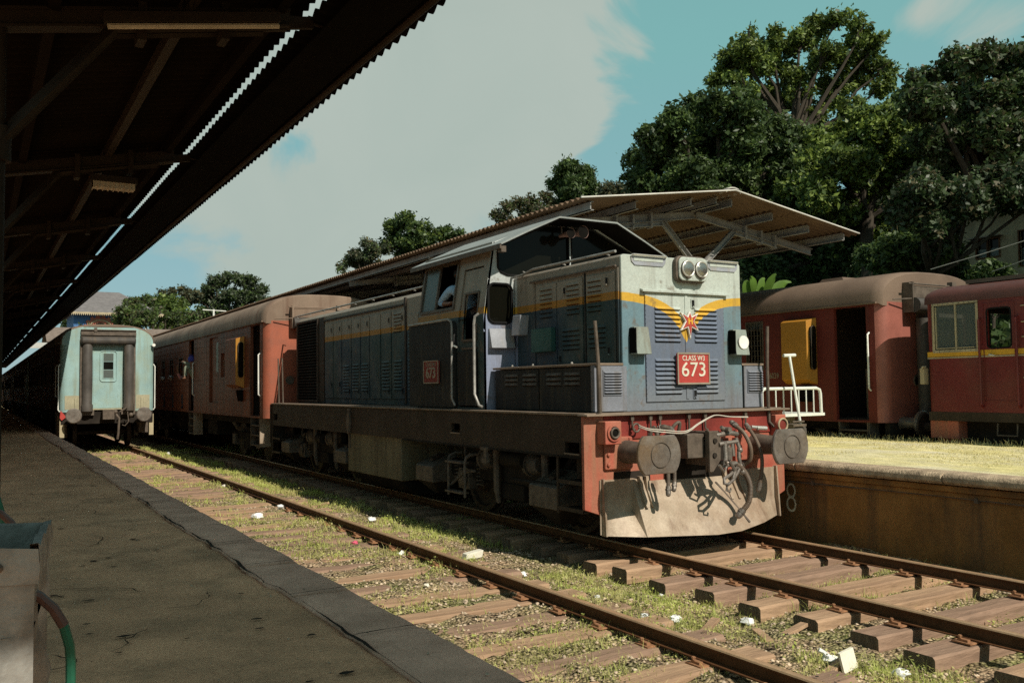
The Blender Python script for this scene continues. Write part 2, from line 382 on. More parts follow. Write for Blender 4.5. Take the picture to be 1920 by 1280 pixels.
    M['tealrust'] = mat('stained_turquoise_paint', (.36, .33, .22), .6, var=.25)
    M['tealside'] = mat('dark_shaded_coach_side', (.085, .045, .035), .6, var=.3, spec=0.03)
    M['white'] = mat('chipped_white_paint', (.68, .70, .64), .5, var=.1, col2=(.40, .27, .18), cover=.26, edge=.05, s2=14)
    M['whiterail'] = mat('white_handrail_paint', (.75, .74, .68), .4, bump=0)
    M['cream'] = mat('cream_window_frame', (.42, .34, .22), .5)
    M['yellow'] = mat('yellow_stripe_paint', (.62, .33, .03), .45, var=.1)
    M['steel'] = mat('shaded_rusty_rail_side', (.105, .048, .022), .6, var=.3, scale=8, bump=.2, spec=0.15)  # rust, darkened further to put the web's shade into the colour
    M['railtop'] = mat('sunlit_polished_rail_head', (.56, .36, .21), .36, metal=.4, var=.15, scale=4, bump=.03)  # polished head, brightened to put sunlight into its colour
    M['plates'] = mat('rusty_fastening', (.32, .16, .08), .75, var=.35, scale=20)
    M['wood'] = mat('weathered_sleeper_wood', (.41, .27, .17), .8, var=.35, scale=5, sc3=(.35, 3, 3), bump=.5, bscale=14, grime=((.22, .13, .085), 1.4, .7), spec=0.1)
    M['wood2'] = mat('dark_sleeper_wood', (.28, .185, .13), .78, var=.35, scale=5, sc3=(.35, 3, 3), bump=.5, bscale=14, grime=((.32, .20, .14), 1.5, .6), spec=0.1)
    M['woodend'] = mat('striped_sleeper_end_grain', (.15, .11, .075), .8, var=.5, scale=12, sc3=(1, 6, 1), bump=.6)
    M['dirt'] = mat('trackbed_dirt', (.46, .325, .205), .95, var=.4, scale=4, bump=1, bscale=45, world=True, pebble=(38, .9), fine=.3, col2=(.24, .26, .085), cover=.46, edge=.12, s2=1.7, grime=((.54, .44, .30), 11, .7), spec=0.05)
    M['stone'] = mat('ballast_stone', (.50, .39, .28), .9, var=.5, scale=1.5, bump=.3, world=True)
    M['asphalt'] = mat('worn_platform_asphalt', (.76, .425, .245), .85, var=.2, scale=1.2, bump=.8, bscale=60, world=True, pebble=None, fine=.22, sc3=(1, 1, 1), grime=((.36, .225, .135), 2.6, .9), col2=(.66, .44, .285), cover=.22, edge=.2, s2=.6, spec=0.1)
    M['coping'] = mat('platform_coping_stone', (.78, .47, .34), .8, var=.2, scale=2, bump=.4, bscale=50, world=True, grime=((.44, .26, .18), 2.9, .9), spec=0.1)
    M['crack'] = mat('dark_crack_soil', (.035, .028, .022), .95, spec=0.05)
    M['grassplat'] = mat('sun_dried_platform_turf', (.72, .64, .30), .95, var=.3, scale=9, bump=1, bscale=70, world=True, sc3=(1, .35, 1), col2=(.78, .72, .54), cover=.40, edge=.15, s2=1.6, grime=((.40, .40, .14), 4, .5))
    M['oldcoping'] = mat('lichened_coping_concrete', (.48, .37, .25), .9, var=.35, scale=9, bump=1, bscale=40, world=True, grime=((.16, .12, .08), 5, .8))
    M['wallstain'] = mat('stained_platform_wall', (.30, .15, .05), .88, var=.35, scale=1.6, bump=.5, bscale=30, world=True, grime=((.085, .055, .035), .9, 1.0), streak=((.09, .06, .04), 1.6), spec=0.05)
    M['cabin'] = mat('dark_wood_cabin_lining', (.05, .032, .022), .8)  # dark wood lining of the coach interiors
    M['chalk'] = mat('faded_white_paint', (.75, .68, .52), .9, var=.3)
    M['canopy'] = mat('near_black_corrugated_sheet', (.010, .007, .0045), .85, var=.25, scale=1.4, world=True, bump=.1, spec=0.02)  # canopy sheets in one near-black tone
    M['sheet'] = mat('weathered_corrugated_sheet', (.135, .09, .06), .85, var=.2, scale=1.2, world=True, bump=.1, spec=0.1)
    M['edge'] = mat('painted_sunlit_sheet_edge', (.62, .60, .55), .7, bump=0)  # pale colour paints the sun on the shelter's front sheet edge
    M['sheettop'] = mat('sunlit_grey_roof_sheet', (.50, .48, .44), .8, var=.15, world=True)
    M['steelwork'] = mat('dull_grey_steelwork', (.27, .26, .25), .5, var=.2, grime=((.16, .13, .1), 3, .6), spec=0.25)
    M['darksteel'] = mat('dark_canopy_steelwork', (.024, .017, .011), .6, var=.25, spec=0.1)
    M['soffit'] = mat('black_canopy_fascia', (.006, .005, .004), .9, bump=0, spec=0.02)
    M['can'] = mat('dented_galvanised_metal', (.23, .225, .205), .55, metal=.08, var=.45, scale=7, bump=.5, bscale=9, grime=((.10, .08, .06), 6, .9), col2=(.42, .37, .32), cover=.3, edge=.06, s2=4)
    M['green'] = mat('green_tube_paint', (.015, .11, .065), .35, var=.1, bump=0)
    M['browntube'] = mat('worn_brown_tube_paint', (.10, .055, .045), .4, bump=0)
    M['bark'] = mat('grey_brown_bark', (.055, .043, .03), .9, var=.35, scale=6, sc3=(3, 3, .6), bump=.8)
    for nm, c in (('leafdark', (.055, .090, .030)), ('leafmid', (.095, .145, .036)), ('leaflight', (.175, .235, .045)), ('leafbrown', (.115, .100, .048)), ('leafgrey', (.090, .110, .065))):
        M[nm] = mat(nm, c, .5, var=.45, scale=.6, bump=0, trans=.3, world=True, spec=.4, grime=((c[0]*.45, c[1]*.5, c[2]*.6), 1.7, .6))
    M['banana'] = mat('banana_leaf', (.12, .21, .035), .4, var=.15, bump=0, trans=.35)
    M['grassblade'] = mat('grass_blade', (.40, .50, .09), .55, var=.5, scale=2.2, bump=0, trans=.3, world=True, col2=(.62, .54, .25), cover=.5, edge=.2, s2=3)
    M['dryblade'] = mat('dry_grass_blade', (.70, .62, .32), .6, var=.3, scale=5, bump=0, trans=.25, world=True, col2=(.30, .34, .10), cover=.3, edge=.2, s2=2.5)
    M['hill'] = mat('hillside_undergrowth', (.03, .04, .018), .95, var=.4, scale=.7, bump=1, bscale=3, world=True, spec=0.05)
    M['litter'] = mat('white_litter_plastic', (.80, .80, .78), .5, var=.06)
    M['card'] = mat('cream_card', (.74, .70, .58), .7, var=.08)
    M['pinklitter'] = mat('pink_wrapper', (.7, .12, .2), .5, var=.08)
    M['bluewall'] = mat('blue_painted_wall', (.07, .17, .36), .8, var=.12, scale=.2)
    M['tiles'] = mat('brown_roof_tiles', (.19, .15, .125), .85, var=.25, scale=3)
    M['greytiles'] = mat('grey_roof', (.16, .15, .15), .85, var=.2)
    M['creamwall'] = mat('cream_house_wall', (.40, .34, .22), .85, var=.15, streak=((.25, .2, .13), .8))
    M['orangewall'] = mat('orange_wall', (.50, .16, .05), .8)
    M['skin'] = mat('brown_skin', (.20, .095, .055), .5, var=.1, bump=0)
    M['shirtblue'] = mat('light_blue_shirt_cloth', (.30, .47, .66), .85, var=.12, bump=.3, bscale=25)
    M['shirtgreen'] = mat('grey_green_shirt_cloth', (.20, .22, .16), .85, var=.12)
    M['shirtwhite'] = mat('white_shirt_cloth', (.7, .7, .68), .85)
    M['shirtpink'] = mat('pink_cloth', (.5, .22, .22), .85)
    M['trouser'] = mat('dark_trouser_cloth', (.03, .03, .04), .9)
    M['hair'] = mat('black_hair', (.01, .008, .007), .6, bump=0)
    M['cap'] = mat('blue_cap_cloth', (.05, .06, .32), .8)
    M['wire'] = mat('bright_cable', (.55, .5, .42), .45, bump=0)
    M['tubelight'] = mat('dusty_lamp_tube', (.40, .34, .24), .5, bump=0)
defm()
M = MAT
# ------------------------------------------------------------------ value noise for real relief
_G = np.random.default_rng(5).random((256, 256))
def vn(x, y, s=1.0):
    x = np.asarray(x)*s+37.3; y = np.asarray(y)*s+91.7
    i = np.floor(x).astype(int); j = np.floor(y).astype(int); u = x-i; v = y-j; u = u*u*(3-2*u); v = v*v*(3-2*v)
    g = lambda a, b: _G[a % 256, b % 256]
    return (g(i, j)*(1-u)+g(i+1, j)*u)*(1-v)+(g(i, j+1)*(1-u)+g(i+1, j+1)*u)*v
XN, XL, XR = 3.487, 7.125, 14.65        # track centres
PX, PZ = 1.95, .58                       # left platform edge
QX, QZ = 8.72, .80                       # right platform edge
def ground_z(x, y):
    x = np.asarray(x, float); y = np.asarray(y, float)
    base = np.interp(x, [1.9, 2.3, 4.6, 5.2, 5.7, 6.2, 8.2, 8.9], [-.24, -.20, -.195, -.25, -.29, -.285, -.285, -.24])
    return base + .043 + (vn(x, y, 1.3)-.5)*.07 + (vn(x, y, 5)-.5)*.045 + (vn(x, y, 17)-.5)*.028
def grid(name, xs, ys, zf, m, **kw):
    X, Y = np.meshgrid(xs, ys, indexing='ij'); Z = zf(X, Y); V = np.stack([X, Y, Z], -1).reshape(-1, 3)
    a, b = len(xs), len(ys); I = np.arange(a*b).reshape(a, b)
    F = np.stack([I[:-1, :-1], I[1:, :-1], I[1:, 1:], I[:-1, 1:]], -1).reshape(-1, 4)
    return np_mesh(name, V, F, m, smooth=True, **kw)
np_mesh('ground', [(-600, -600, -.5), (600, -600, -.5), (600, 900, -.5), (-600, 900, -.5)], [(0, 1, 2, 3)], M['dirt'], kind='structure')
ys = np.concatenate([np.arange(1.5, 9, .045), np.arange(9, 22, .09), np.arange(22, 130, .6)])
grid('trackbed', np.arange(1.9, 8.96, .055), ys, ground_z, M['dirt'], kind='structure')
grid('trackbed', np.arange(13.0, 17.6, .4), np.arange(-6, 90, .8), lambda X, Y: -.2+(vn(X, Y, 2)-.5)*.08, M['dirt'], kind='structure')

# ------------------------------------------------------------------ tracks
def rail_prof():
    return [(x*.9, z*.72) for x, z in [(-.066, -.155), (.066, -.155), (.066, -.143), (.012, -.128), (.009, -.045), (.033, -.036), (.036, -.018), (.029, -.004), (.016, 0), (-.016, 0), (-.029, -.004), (-.036, -.018), (-.033, -.036), (-.009, -.045), (-.012, -.128), (-.066, -.143)]]
def make_sleeper(m, w=.25, end=None, worn=0):
    b = MB(); n = 9; secs = []
    for i in range(n+1):
        t = i/n*2-1; x = t*1.37; h = .004*random.uniform(-1, 1); ww = w/2+random.uniform(-.006, .006)
        c = .012+random.uniform(0, .012)*(1+worn)
        secs.append([(x, -ww, -.145), (x, ww, -.145), (x, ww, -c+h), (x, ww-c, h), (x, -ww+c, h+random.uniform(-.006, .004)), (x, -ww, -c+h)])
    b.loft(secs, 0, close=True); k = len(secs[0])
    b.raw(secs[0], [tuple(range(k))[::-1]], 1); b.raw(secs[-1], [tuple(range(k))], 1)
    # drying cracks in the top: shallow wedges
    return b
def railway_track(xc, y0, y1, lab, sy0, sy1, sink=0, clips_to=0, sides=(-1, 1), phase=0):
    t = thing('railway_track', (xc, 0, 0), lab, None, None, 'structure')
    for s in (-1, 1):
        b = MB(); b.prism([(x+s*.838, z) for x, z in rail_prof()], 'Y', y0, y1)
        b.m = [1 if i in (2+6, 2+7, 2+8, 2+9, 2+10) else 0 for i in range(len(b.f))]
        b.obj('rail', [M['steel'], M['railtop']], t, local=True, ang=.5)
    protos = []
    n = int((sy1-sy0)/.58)
    for i in range(n+1):
        y = sy0+phase+i*.58+random.uniform(-.04, .04)
        if len(protos) < 6:
            mm = [M['wood'], M['wood2'], M['wood'], M['wood2'], M['wood'], M['wood2']][len(protos)]
            o = make_sleeper(mm, .235+.03*random.random(), worn=len(protos) % 2).obj('sleeper', [mm, M['woodend']], t, local=True, ang=.5); protos.append(o)
            o.location = (random.uniform(-.04, .04), y, -.128-sink); o.rotation_euler = (0, random.uniform(-.008, .008), random.uniform(-.025, .025))
        else:
            o = inst(random.choice(protos), t, (random.uniform(-.06, .06), y, -.128-sink+random.uniform(-.012, .004)), (random.uniform(-.03, .03), random.uniform(-.008, .008), random.uniform(-.025, .025)))
        if y < clips_to:
            for s in sides:
                for q in (-1, 1):
                    if not railway_track.clip:
                        b = MB(); b.box((-.05, .055), (-.075, .075), (-.172, -.162)); b.box((.0, .035), (-.04, .04), (-.162, -.145))
                        b.cyl((.03, -.02, -.14), (.03, -.02, -.118), .012, n=6); b.cyl((.03, -.02, -.128), (.03, -.02, -.123), .017, n=6)
                        c = b.obj('rail_fastening', M['plates'], t, local=True, smooth=False); railway_track.clip.append(c)
                        c.location = (s*.838+q*.085, y, .047)
                    else: c = inst(railway_track.clip[0], t, (s*.838+q*.085, y+random.uniform(-.01, .01), .047-sink*.2))
                    if q < 0: c.rotation_euler = (0, 0, pi)
    return t
railway_track.clip = []
railway_track(XN, 2, 128, 'nearest railway track, beside the platform edge, its sleepers nearly buried in grass', 2.2, 46, sink=.004, clips_to=14, sides=(1, -1), phase=.1)
railway_track(XL, -4, 128, 'railway track under the blue locomotive, with its sleeper ends standing proud', 1.05, 26, sink=0, clips_to=9.5, phase=0)
railway_track(XR, -8, 70, 'railway track behind the grassy platform, under the maroon coach', 6, 24, sink=.01)

# ------------------------------------------------------------------ left platform
pl = np_mesh('station_platform', *(lambda x0, x1, y0, y1, z0, z1: ([(x, y, z) for x in (x0, x1) for y in (y0, y1) for z in (z0, z1)], [(0, 1, 3, 2), (4, 6, 7, 5), (0, 4, 5, 1), (2, 3, 7, 6), (0, 2, 6, 4), (1, 5, 7, 3)]))(-5.5, PX-.03, -6, 128, -.5, PZ-.055), M['crack'], kind='structure')
tag(pl, 'shaded station platform in the left foreground')
ys = np.concatenate([np.arange(-4, 16, .07), np.arange(16, 128, .8)])
def inner(y): return 1.565 + (vn(y*0, y, 1.1)-.5)*.05 + (vn(y*0+9, y, 4)-.5)*.035 + (vn(y*0+3, y, 17)-.5)*.018
xs_ = np.concatenate([np.linspace(-5.5, 0, 12), np.arange(.1, 1.5, .07), [1.5, 1.53, 1]])
t_ = (xs_+6.5)/(8.0); t_[-1] = 0
nx = len(xs_); Vs = []; 
for y in ys:
    ie = float(inner(np.array(y)))
    for k, x in enumerate(xs_):
        if k == nx-1: Vs.append((ie-.012, y, PZ-.05)); continue
        xx = x if x < 1.45 else x + (ie-.012-1.53)*(x-1.45)/.08
        Vs.append((xx, y, PZ + (float(vn(x, y, .8))-.5)*.014 + (float(vn(x, y, 4))-.5)*.007 - (.006 if k == nx-2 else 0)))
I = np.arange(len(Vs)).reshape(len(ys), nx)
np_mesh('platform_surface', Vs, np.stack([I[:-1, :-1], I[:-1, 1:], I[1:, 1:], I[1:, :-1]], -1).reshape(-1, 4), M['asphalt'], pl, smooth=True)
y = 4.14-1.02*7
while y < 127:
    L_ = 1.02 if y < 40 else 3.06
    b = MB(); n = 12; secs = []; g = random.uniform(.007, .013); dz = random.uniform(-.006, .006)
    for i in range(n+1):
        yy = y+g+(L_-2*g)*i/n; xi = float(inner(np.array(yy)))+.008; xo = PX+random.uniform(-.006, .004); e = .006 if i in (0, n) else 0
        z = PZ+dz+.004*sin(yy*5)
        secs.append([(xi, yy, PZ-.2), (xi, yy, z-.012), (xi+.012, yy, z-e), ((xi+xo)/2, yy, z+.002-e), (xo-.02, yy, z-.002-e), (xo, yy, z-.022), (xo-.005, yy, PZ-.2)])
    b.loft(secs, 0, close=True, caps=True); b.obj('coping_stone', M['coping'], pl, ang=.9)
    y += L_
MB().box((PX-.1, PX-.02), (-6, 128), (-.5, PZ-.19)).obj('platform_face', M['wallstain'], pl, smooth=False)

# cracks, spalls and grit on the platform surface
g_ = np.random.default_rng(31); b = MB()
def crack(x, y, a, n, w):
    P_ = []
    for k in range(n):
        P_.append((x, y)); a += g_.normal()*.45; st = g_.uniform(.03, .09); x += cos(a)*st; y += sin(a)*st
        if x > 1.5 or x < -.5: break
    for k in range(len(P_)-1):
        (x0, y0), (x1, y1) = P_[k], P_[k+1]; l = hypot(x1-x0, y1-y0)+1e-6; nx_, ny_ = -(y1-y0)/l, (x1-x0)/l; w0 = w*(.4+g_.random()); w1 = w*(.4+g_.random())
        z = PZ+.0125; b.face([(x0-nx_*w0, y0-ny_*w0, z), (x1-nx_*w1, y1-ny_*w1, z), (x1+nx_*w1, y1+ny_*w1, z), (x0+nx_*w0, y0+ny_*w0, z)])
for (x, y, a, n, w) in ((.25, 4.35, .1, 9, .004), (.55, 4.5, .3, 8, .003), (.9, 5.2, .2, 10, .003), (.4, 6.1, -.1, 12, .004), (.75, 7.6, .1, 10, .004), (.3, 8.8, .2, 12, .004), (1.1, 9.5, 1.5, 10, .003), (.6, 3.55, .2, 7, .003), (.3, 12, .1, 12, .005), (1.0, 6.7, 0, 8, .003), (.2, 5.1, .4, 8, .003)): crack(x, y, a, n, w)
for k in range(90):
    x = g_.uniform(-.2, 1.45); y = 3.2+12*g_.random()**1.5; n = 7; r = g_.uniform(.004, .018); cl_ = [(x+r*(2 if True else 1)*cos(2*pi*i/n)*(.5+g_.random()), y+r*sin(2*pi*i/n)*(.5+g_.random()), PZ+.0122) for i in range(n)]; b.face(cl_)
for k in range(-2, 26):
    yj = 4.14+1.02*k; n = 9; xs2 = np.linspace(1.575, 1.948, n); yo = yj+np.cumsum(g_.normal(size=n)*.006)-.0; w_ = .005*(.5+g_.random(n))
    for q in range(n-1): b.face([(xs2[q], yo[q]-w_[q], PZ+.0126), (xs2[q+1], yo[q+1]-w_[q+1], PZ+.0126), (xs2[q+1], yo[q+1]+w_[q+1], PZ+.0126), (xs2[q], yo[q]+w_[q], PZ+.0126)])
yy_ = np.arange(2.5, 26, .06); xi_ = inner(yy_); 
for q in range(len(yy_)-1):
    w0, w1 = [.010*max(0, float(vn(4.2, yy_[q+i], 2.3))-.25)*1.6 for i in (0, 1)]
    b.face([(xi_[q]-w0, yy_[q], PZ+.0127), (xi_[q]+w0+.003, yy_[q], PZ+.0127), (xi_[q+1]+w1+.003, yy_[q+1], PZ+.0127), (xi_[q+1]-w1, yy_[q+1], PZ+.0127)])
b.obj('surface_crack', M['crack'], pl, smooth=False, kind='stuff')
n = 900; x = g_.uniform(-.3, 1.9, n); y = 3.0+12*g_.random(n)**1.6; s_ = .002+.006*g_.random(n)**4
V = np.array([(1, 0, 0), (0, 1, 0), (-1, 0, 0), (0, -1, 0), (0, 0, 1)])[None]*s_[:, None, None]*(.6+.8*g_.random((n, 5, 3))); V = V+np.stack([x, y, np.full(n, PZ+.006)], -1)[:, None]
F_ = (np.array([(0, 1, 4), (1, 2, 4), (2, 3, 4), (3, 0, 4)])[None]+5*np.arange(n)[:, None, None]).reshape(-1, 3)
tag(np_mesh('platform_grit', V.reshape(-1, 3), F_, M['stone']), None, None, None, 'stuff')

# ------------------------------------------------------------------ right platform
pr = thing('station_platform', (QX, 0, 0), 'sunlit island platform with dry grass on top and a stained wall', None, None, 'structure')
def turf(X, Y):
    c = np.clip((X-9.2)/.6, 0, 1)*np.clip((13.0-X)/.4, 0, 1)
    return QZ-.005+.03*c*vn(X, Y, 2)+.02*c*vn(X, Y, 7)
tf = grid('platform_turf', np.arange(QX+.36, 13.08, .08), np.arange(-8, 62, .12), turf, M['grassplat']); tf.parent = pr; tf.location = (-QX, 0, 0)
y = -8
while y < 60:
    prof = [(QX+.38, QZ-.02), (QX+.38, QZ), (QX+.06, QZ+.004), (QX+.02, QZ-.01), (QX, QZ-.04), (QX+.005, QZ-.085), (QX+.04, QZ-.115), (QX+.12, QZ-.125), (QX+.38, QZ-.13)]
    b = MB(); b.prism(prof, 'Y', y+.008, y+1.96); o = b.obj('coping_stone', M['oldcoping'], pr, ang=.9, bevel=.006); y += 1.97
b = MB(); b.box((QX+.10, QX+.4), (-8, 60), (QZ-.2, QZ-.131)); b.box((QX+.14, QX+.4), (-8, 60), (QZ-.26, QZ-.201)); b.obj('moulding', M['wallstain'], pr, bevel=.01)
b = MB(); b.box((QX+.18, QX+.4), (-8, 60), (-.5, QZ-.261)); b.obj('platform_wall', M['wallstain'], pr, smooth=False)
b = MB(); b.box((12.7, 13.06), (-8, 60), (-.5, QZ-.03)); b.obj('platform_wall', M['wallstain'], pr, smooth=False)
b = MB(); b.box((QX+.2, 13), (-8.1, -8), (-.5, QZ)); b.box((QX+.2, 13), (60, 60.1), (-.5, QZ)); b.obj('platform_end', M['wallstain'], pr, smooth=False)
o = text('painted_number', '8', .56, M['chalk'], pr, (QX+.177, 7.98, .30), (radians(90), 0, radians(-90)), .0015, .72, offset=-.012)
pipe = MB(); pts = [(QX+.155, yy, .535+.012*sin(yy*1.3)) for yy in np.arange(-6, 40, .7)]
pipe.tube(pts, .013, 6)
for yy in np.arange(-5, 40, 2.1): pipe.box((QX+.13, QX+.18), (yy-.02, yy+.02), (.51, .56))
tag(pipe.obj('cable_pipe', M['greasy']), 'thin brown cable pipe running along the stained platform wall', 'pipe')

# ------------------------------------------------------------------ corrugated sheets
def sheet(p0, p1, width=1.02, waves=7, amp=.024, per=8, thick=.007):
    # p0, p1: (x, z) ends of the slope; corrugations repeat along Y
    d = Vector((p1[0]-p0[0], p1[1]-p0[1])); nrm = Vector((-d.y, d.x)).normalized(); b = MB(); n = waves*per
    if nrm.y < 0: nrm = -nrm
    rows = []
    for side in (0, 1):
        for p in (p0, p1):
            rows.append([(p[0]+nrm.x*(amp*cos(2*pi*k/per)+side*thick), k/n*width, p[1]+nrm.y*(amp*cos(2*pi*k/per)+side*thick)) for k in range(n+1)])
    vs = [v for r in rows for v in r]; N_ = n+1; fs = []
    for k in range(n):
        fs += [(k, k+1, N_+k+1, N_+k), (2*N_+k, 3*N_+k, 3*N_+k+1, 2*N_+k+1), (k, 2*N_+k, 2*N_+k+1, k+1), (N_+k, N_+k+1, 3*N_+k+1, 3*N_+k)]
    return b.raw(vs, fs)
def lay(proto, parent, ys, dz=0):
    for i, y in enumerate(ys):
        if i == 0: proto.location = (proto.location.x, y, dz); continue
        inst(proto, parent, (0, y, dz+random.uniform(-.004, .004)), (0, 0, random.uniform(-.0015, .0015)))

# ------------------------------------------------------------------ left canopy (butterfly roof over the platform)
lc = thing('platform_canopy', (0, 0, 0), 'dark corrugated canopy over the left platform, seen from below', 'canopy')
mz = lambda x: 4.50+.2*(x-2.0)
ysl = list(np.arange(-1.25, 101, 1.02))
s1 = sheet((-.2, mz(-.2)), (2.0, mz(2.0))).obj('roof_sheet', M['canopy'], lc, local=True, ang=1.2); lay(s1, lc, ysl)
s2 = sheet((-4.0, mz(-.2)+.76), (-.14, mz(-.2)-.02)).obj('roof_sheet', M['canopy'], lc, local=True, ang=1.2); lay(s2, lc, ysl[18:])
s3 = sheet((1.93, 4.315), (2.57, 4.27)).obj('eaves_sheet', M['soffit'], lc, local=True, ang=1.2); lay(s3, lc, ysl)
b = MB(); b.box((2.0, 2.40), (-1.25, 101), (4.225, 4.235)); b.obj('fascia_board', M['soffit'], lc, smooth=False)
b = MB(); b.tube([(2.47, -1.25, 4.235), (2.47, 101, 4.235)], .025, 8); b.obj('gutter_pipe', M['darksteel'], lc)
for x in (.35, 1.12, 1.70, -.1):
    zz = (mz(x) if x > -.2 else mz(-.2)+(-.2-x)*.2)-.03
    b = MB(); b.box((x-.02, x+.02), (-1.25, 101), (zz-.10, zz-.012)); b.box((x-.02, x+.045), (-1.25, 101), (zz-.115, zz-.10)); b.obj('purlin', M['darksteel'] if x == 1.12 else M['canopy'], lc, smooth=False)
TY = [5.85+4.1*k for k in range(-1, 23)]
def left_truss(y):
    out = []
    b = MB(); sk = lambda x, yy, z: (x, yy, z+mz(x)-4.5)
    for xx in ((-.1, 1.78),):
        b.box(xx, (y-.035, y+.035), (4.5-.235, 4.5-.145), skew=sk); b.box(xx, (y-.06, y+.06), (4.5-.145, 4.5-.13), skew=sk); b.box(xx, (y-.06, y+.06), (4.5-.25, 4.5-.235), skew=sk)
    pass; b.box((1.2, 1.95), (y-.02, y+.02), (4.25, 4.33), skew=sk)
    out.append(('rafter', b, M['darksteel']))
    for sgn in (1,):
        b = MB(); P_ = [(.10*sgn, 3.2), (.70*sgn, 3.97), (1.62*sgn if sgn > 0 else -1.5, 4.165 if sgn > 0 else 4.10)]
        for (x0, z0), (x1, z1) in zip(P_[:-1], P_[1:]):
            for off in (-.05, .05):
                b.tube([(x0, y+off, z0), (x1, y+off, z1)], .022, 4)
            b.tube([(x0, y, z0+.035), (x1, y, z1+.035)], .035, 4)
        out.append(('bracket', b, M['darksteel']))
    b = MB(); b.cyl((.075, y, PZ), (.075, y, mz(0)-.2), .055, n=14); b.cyl((.085, y, PZ), (.085, y, PZ+.05), .16, n=14); b.cyl((.085, y, 3.1), (.085, y, 3.3), .075, n=14); out.append(('column', b, M['darksteel']))
    b = MB(); b.tube([(1.72, y, 4.30), (2.36, y, 4.235)], .012, 6); b.box((1.69, 1.75), (y-.02, y+.02), (4.27, 4.34)); out.append(('stay_rod', b, M['darksteel']))
    for xx in (.85, 1.35):
        b = MB(); b.box((xx-.025, xx+.025), (y-.075, y+.075), (mz(xx)-.34, mz(xx)-.10)); out.append(('clamp', b, M['darksteel']))
    return out
tr0 = [bb.obj(n_, m_, lc, smooth=(n_ in ('column', 'stay_rod')), local=True) for n_, bb, m_ in left_truss(0)]
for i, y in enumerate(TY):
    for o in tr0:
        if i == 0 and o.name.startswith(('column', 'bracket')): o.location = (0, TY[1], 0)
        elif i == 0: o.location = (0, y, 0)
        elif i == 1 and o.name.startswith(('column', 'bracket')): pass
        else: inst(o, lc, (0, y, 0))
# lamps under the canopy
b = MB(); b.box((.62, 1.66), (5.62, 5.70), (4.06, 4.12), skew=lambda x, y, z: (x, y, z+.2*(x-1.1)-.02)); b.tube([(.64, 5.66, 3.93), (1.66, 5.66, 4.135)], .018, 8, 1)
b.box((1.1, 1.12), (5.65, 5.67), (4.08, 4.3)); tag(b.obj('strip_lamp', [M['darksteel'], M['tubelight']]), 'long dusty fluorescent tube fixed under the nearest canopy bracket, unlit', 'lamp')
b = MB(); b.box((.98, 1.42), (9.9, 10.1), (3.93, 3.99)); b.box((1.0, 1.4), (9.93, 10.07), (3.87, 3.93), 1)
for xx in np.arange(1.0, 1.4, .05): b.box((xx, xx+.008), (9.92, 10.08), (3.86, 3.93), 1)
b.tube([(1.3, 10, 3.99), (1.3, 10, 4.2)], .006, 5); b.tube([(1.1, 10, 3.99), (1.1, 10, 4.15)], .006, 5)
tag(b.obj('louvred_lamp', [M['darksteel'], M['tubelight']]), 'small louvred lamp box hanging below the second canopy bracket', 'lamp')
# station building further along the left platform, which keeps its far part dark
sb = thing('station_building', (-5.6, 60, 0), 'dark station building along the far part of the left platform', 'building')
MB().wall(lambda u, v, d: (-4.2-d, u, v), (13, 126), (PZ, 4.9), [(y0, y0+1.2, PZ+.01, 2.9) for y0 in np.arange(16, 120, 8)]+[(y0+3.2, y0+4.6, 1.5, 2.9) for y0 in np.arange(16, 115, 8)], .25).obj('wall', M['creamwall'], sb, smooth=False)
MB().box((-9, -4.45), (12.6, 126), (4.9, 5.1)).obj('roof', M['tiles'], sb, smooth=False)
MB().box((-9, -8.8), (13, 126), (PZ, 4.9)).obj('wall', M['creamwall'], sb, smooth=False)

# ------------------------------------------------------------------ shelter on the island platform
sh = thing('platform_shelter', (11.1, 11, QZ), 'open grey steel shelter with a corrugated gable roof behind the locomotive', 'shelter')
sh.location = (0, 0, 0)
RX, RZ, EX, EZ, FX, FZ = 11.1, 5.06, 7.87, 4.62, 14.3, 4.56
ysr = list(np.arange(11.0, 60, 1.02))
zl = lambda x: RZ+(EZ-RZ)*(RX-x)/(RX-EX); zr = lambda x: RZ+(FZ-RZ)*(x-RX)/(FX-RX)
for (a, c, zf, dz) in ((EX, 9.55, zl, 0), (9.42, RX, zl, .012), (RX, 12.75, zr, .012), (12.62, FX, zr, 0)):
    sp_ = sheet((a, zf(a)), (c, zf(c))).obj('roof_sheet', M['sheet'], sh, local=True, ang=1.2); lay(sp_, sh, ysr, dz)
b = MB(); prof = [(RX+.17*cos(a), RZ-.01+.085*sin(a)) for a in np.linspace(-.1, pi+.1, 12)]; prof += [(RX+.155*cos(a), RZ-.02+.07*sin(a)) for a in np.linspace(pi+.1, -.1, 12)]
b.prism(prof, 'Y', 11.03, 60); b.obj('ridge_cap', M['sheettop'], sh)
for x in (8.12, 9.15, 10.35, 10.93, 11.3, 12.3, 13.25, 14.0):
    zf = zl if x < RX else zr; zt = zf(x)-.035; b = MB(); w = .06 if x < RX else -.06
    b.box(sorted((x-w/6, x+w/6)), (11.28 if 8.5 < x < 13.9 else 11.1, 60), (zt-.14, zt)); b.box(sorted((x-w/6, x+w)), (11.28 if 8.5 < x < 13.9 else 11.1, 60), (zt-.012, zt)); b.box(sorted((x-w/6, x+w)), (11.28 if 8.5 < x < 13.9 else 11.1, 60), (zt-.14, zt-.128))
    b.obj('purlin', M['steelwork'], sh, smooth=False)
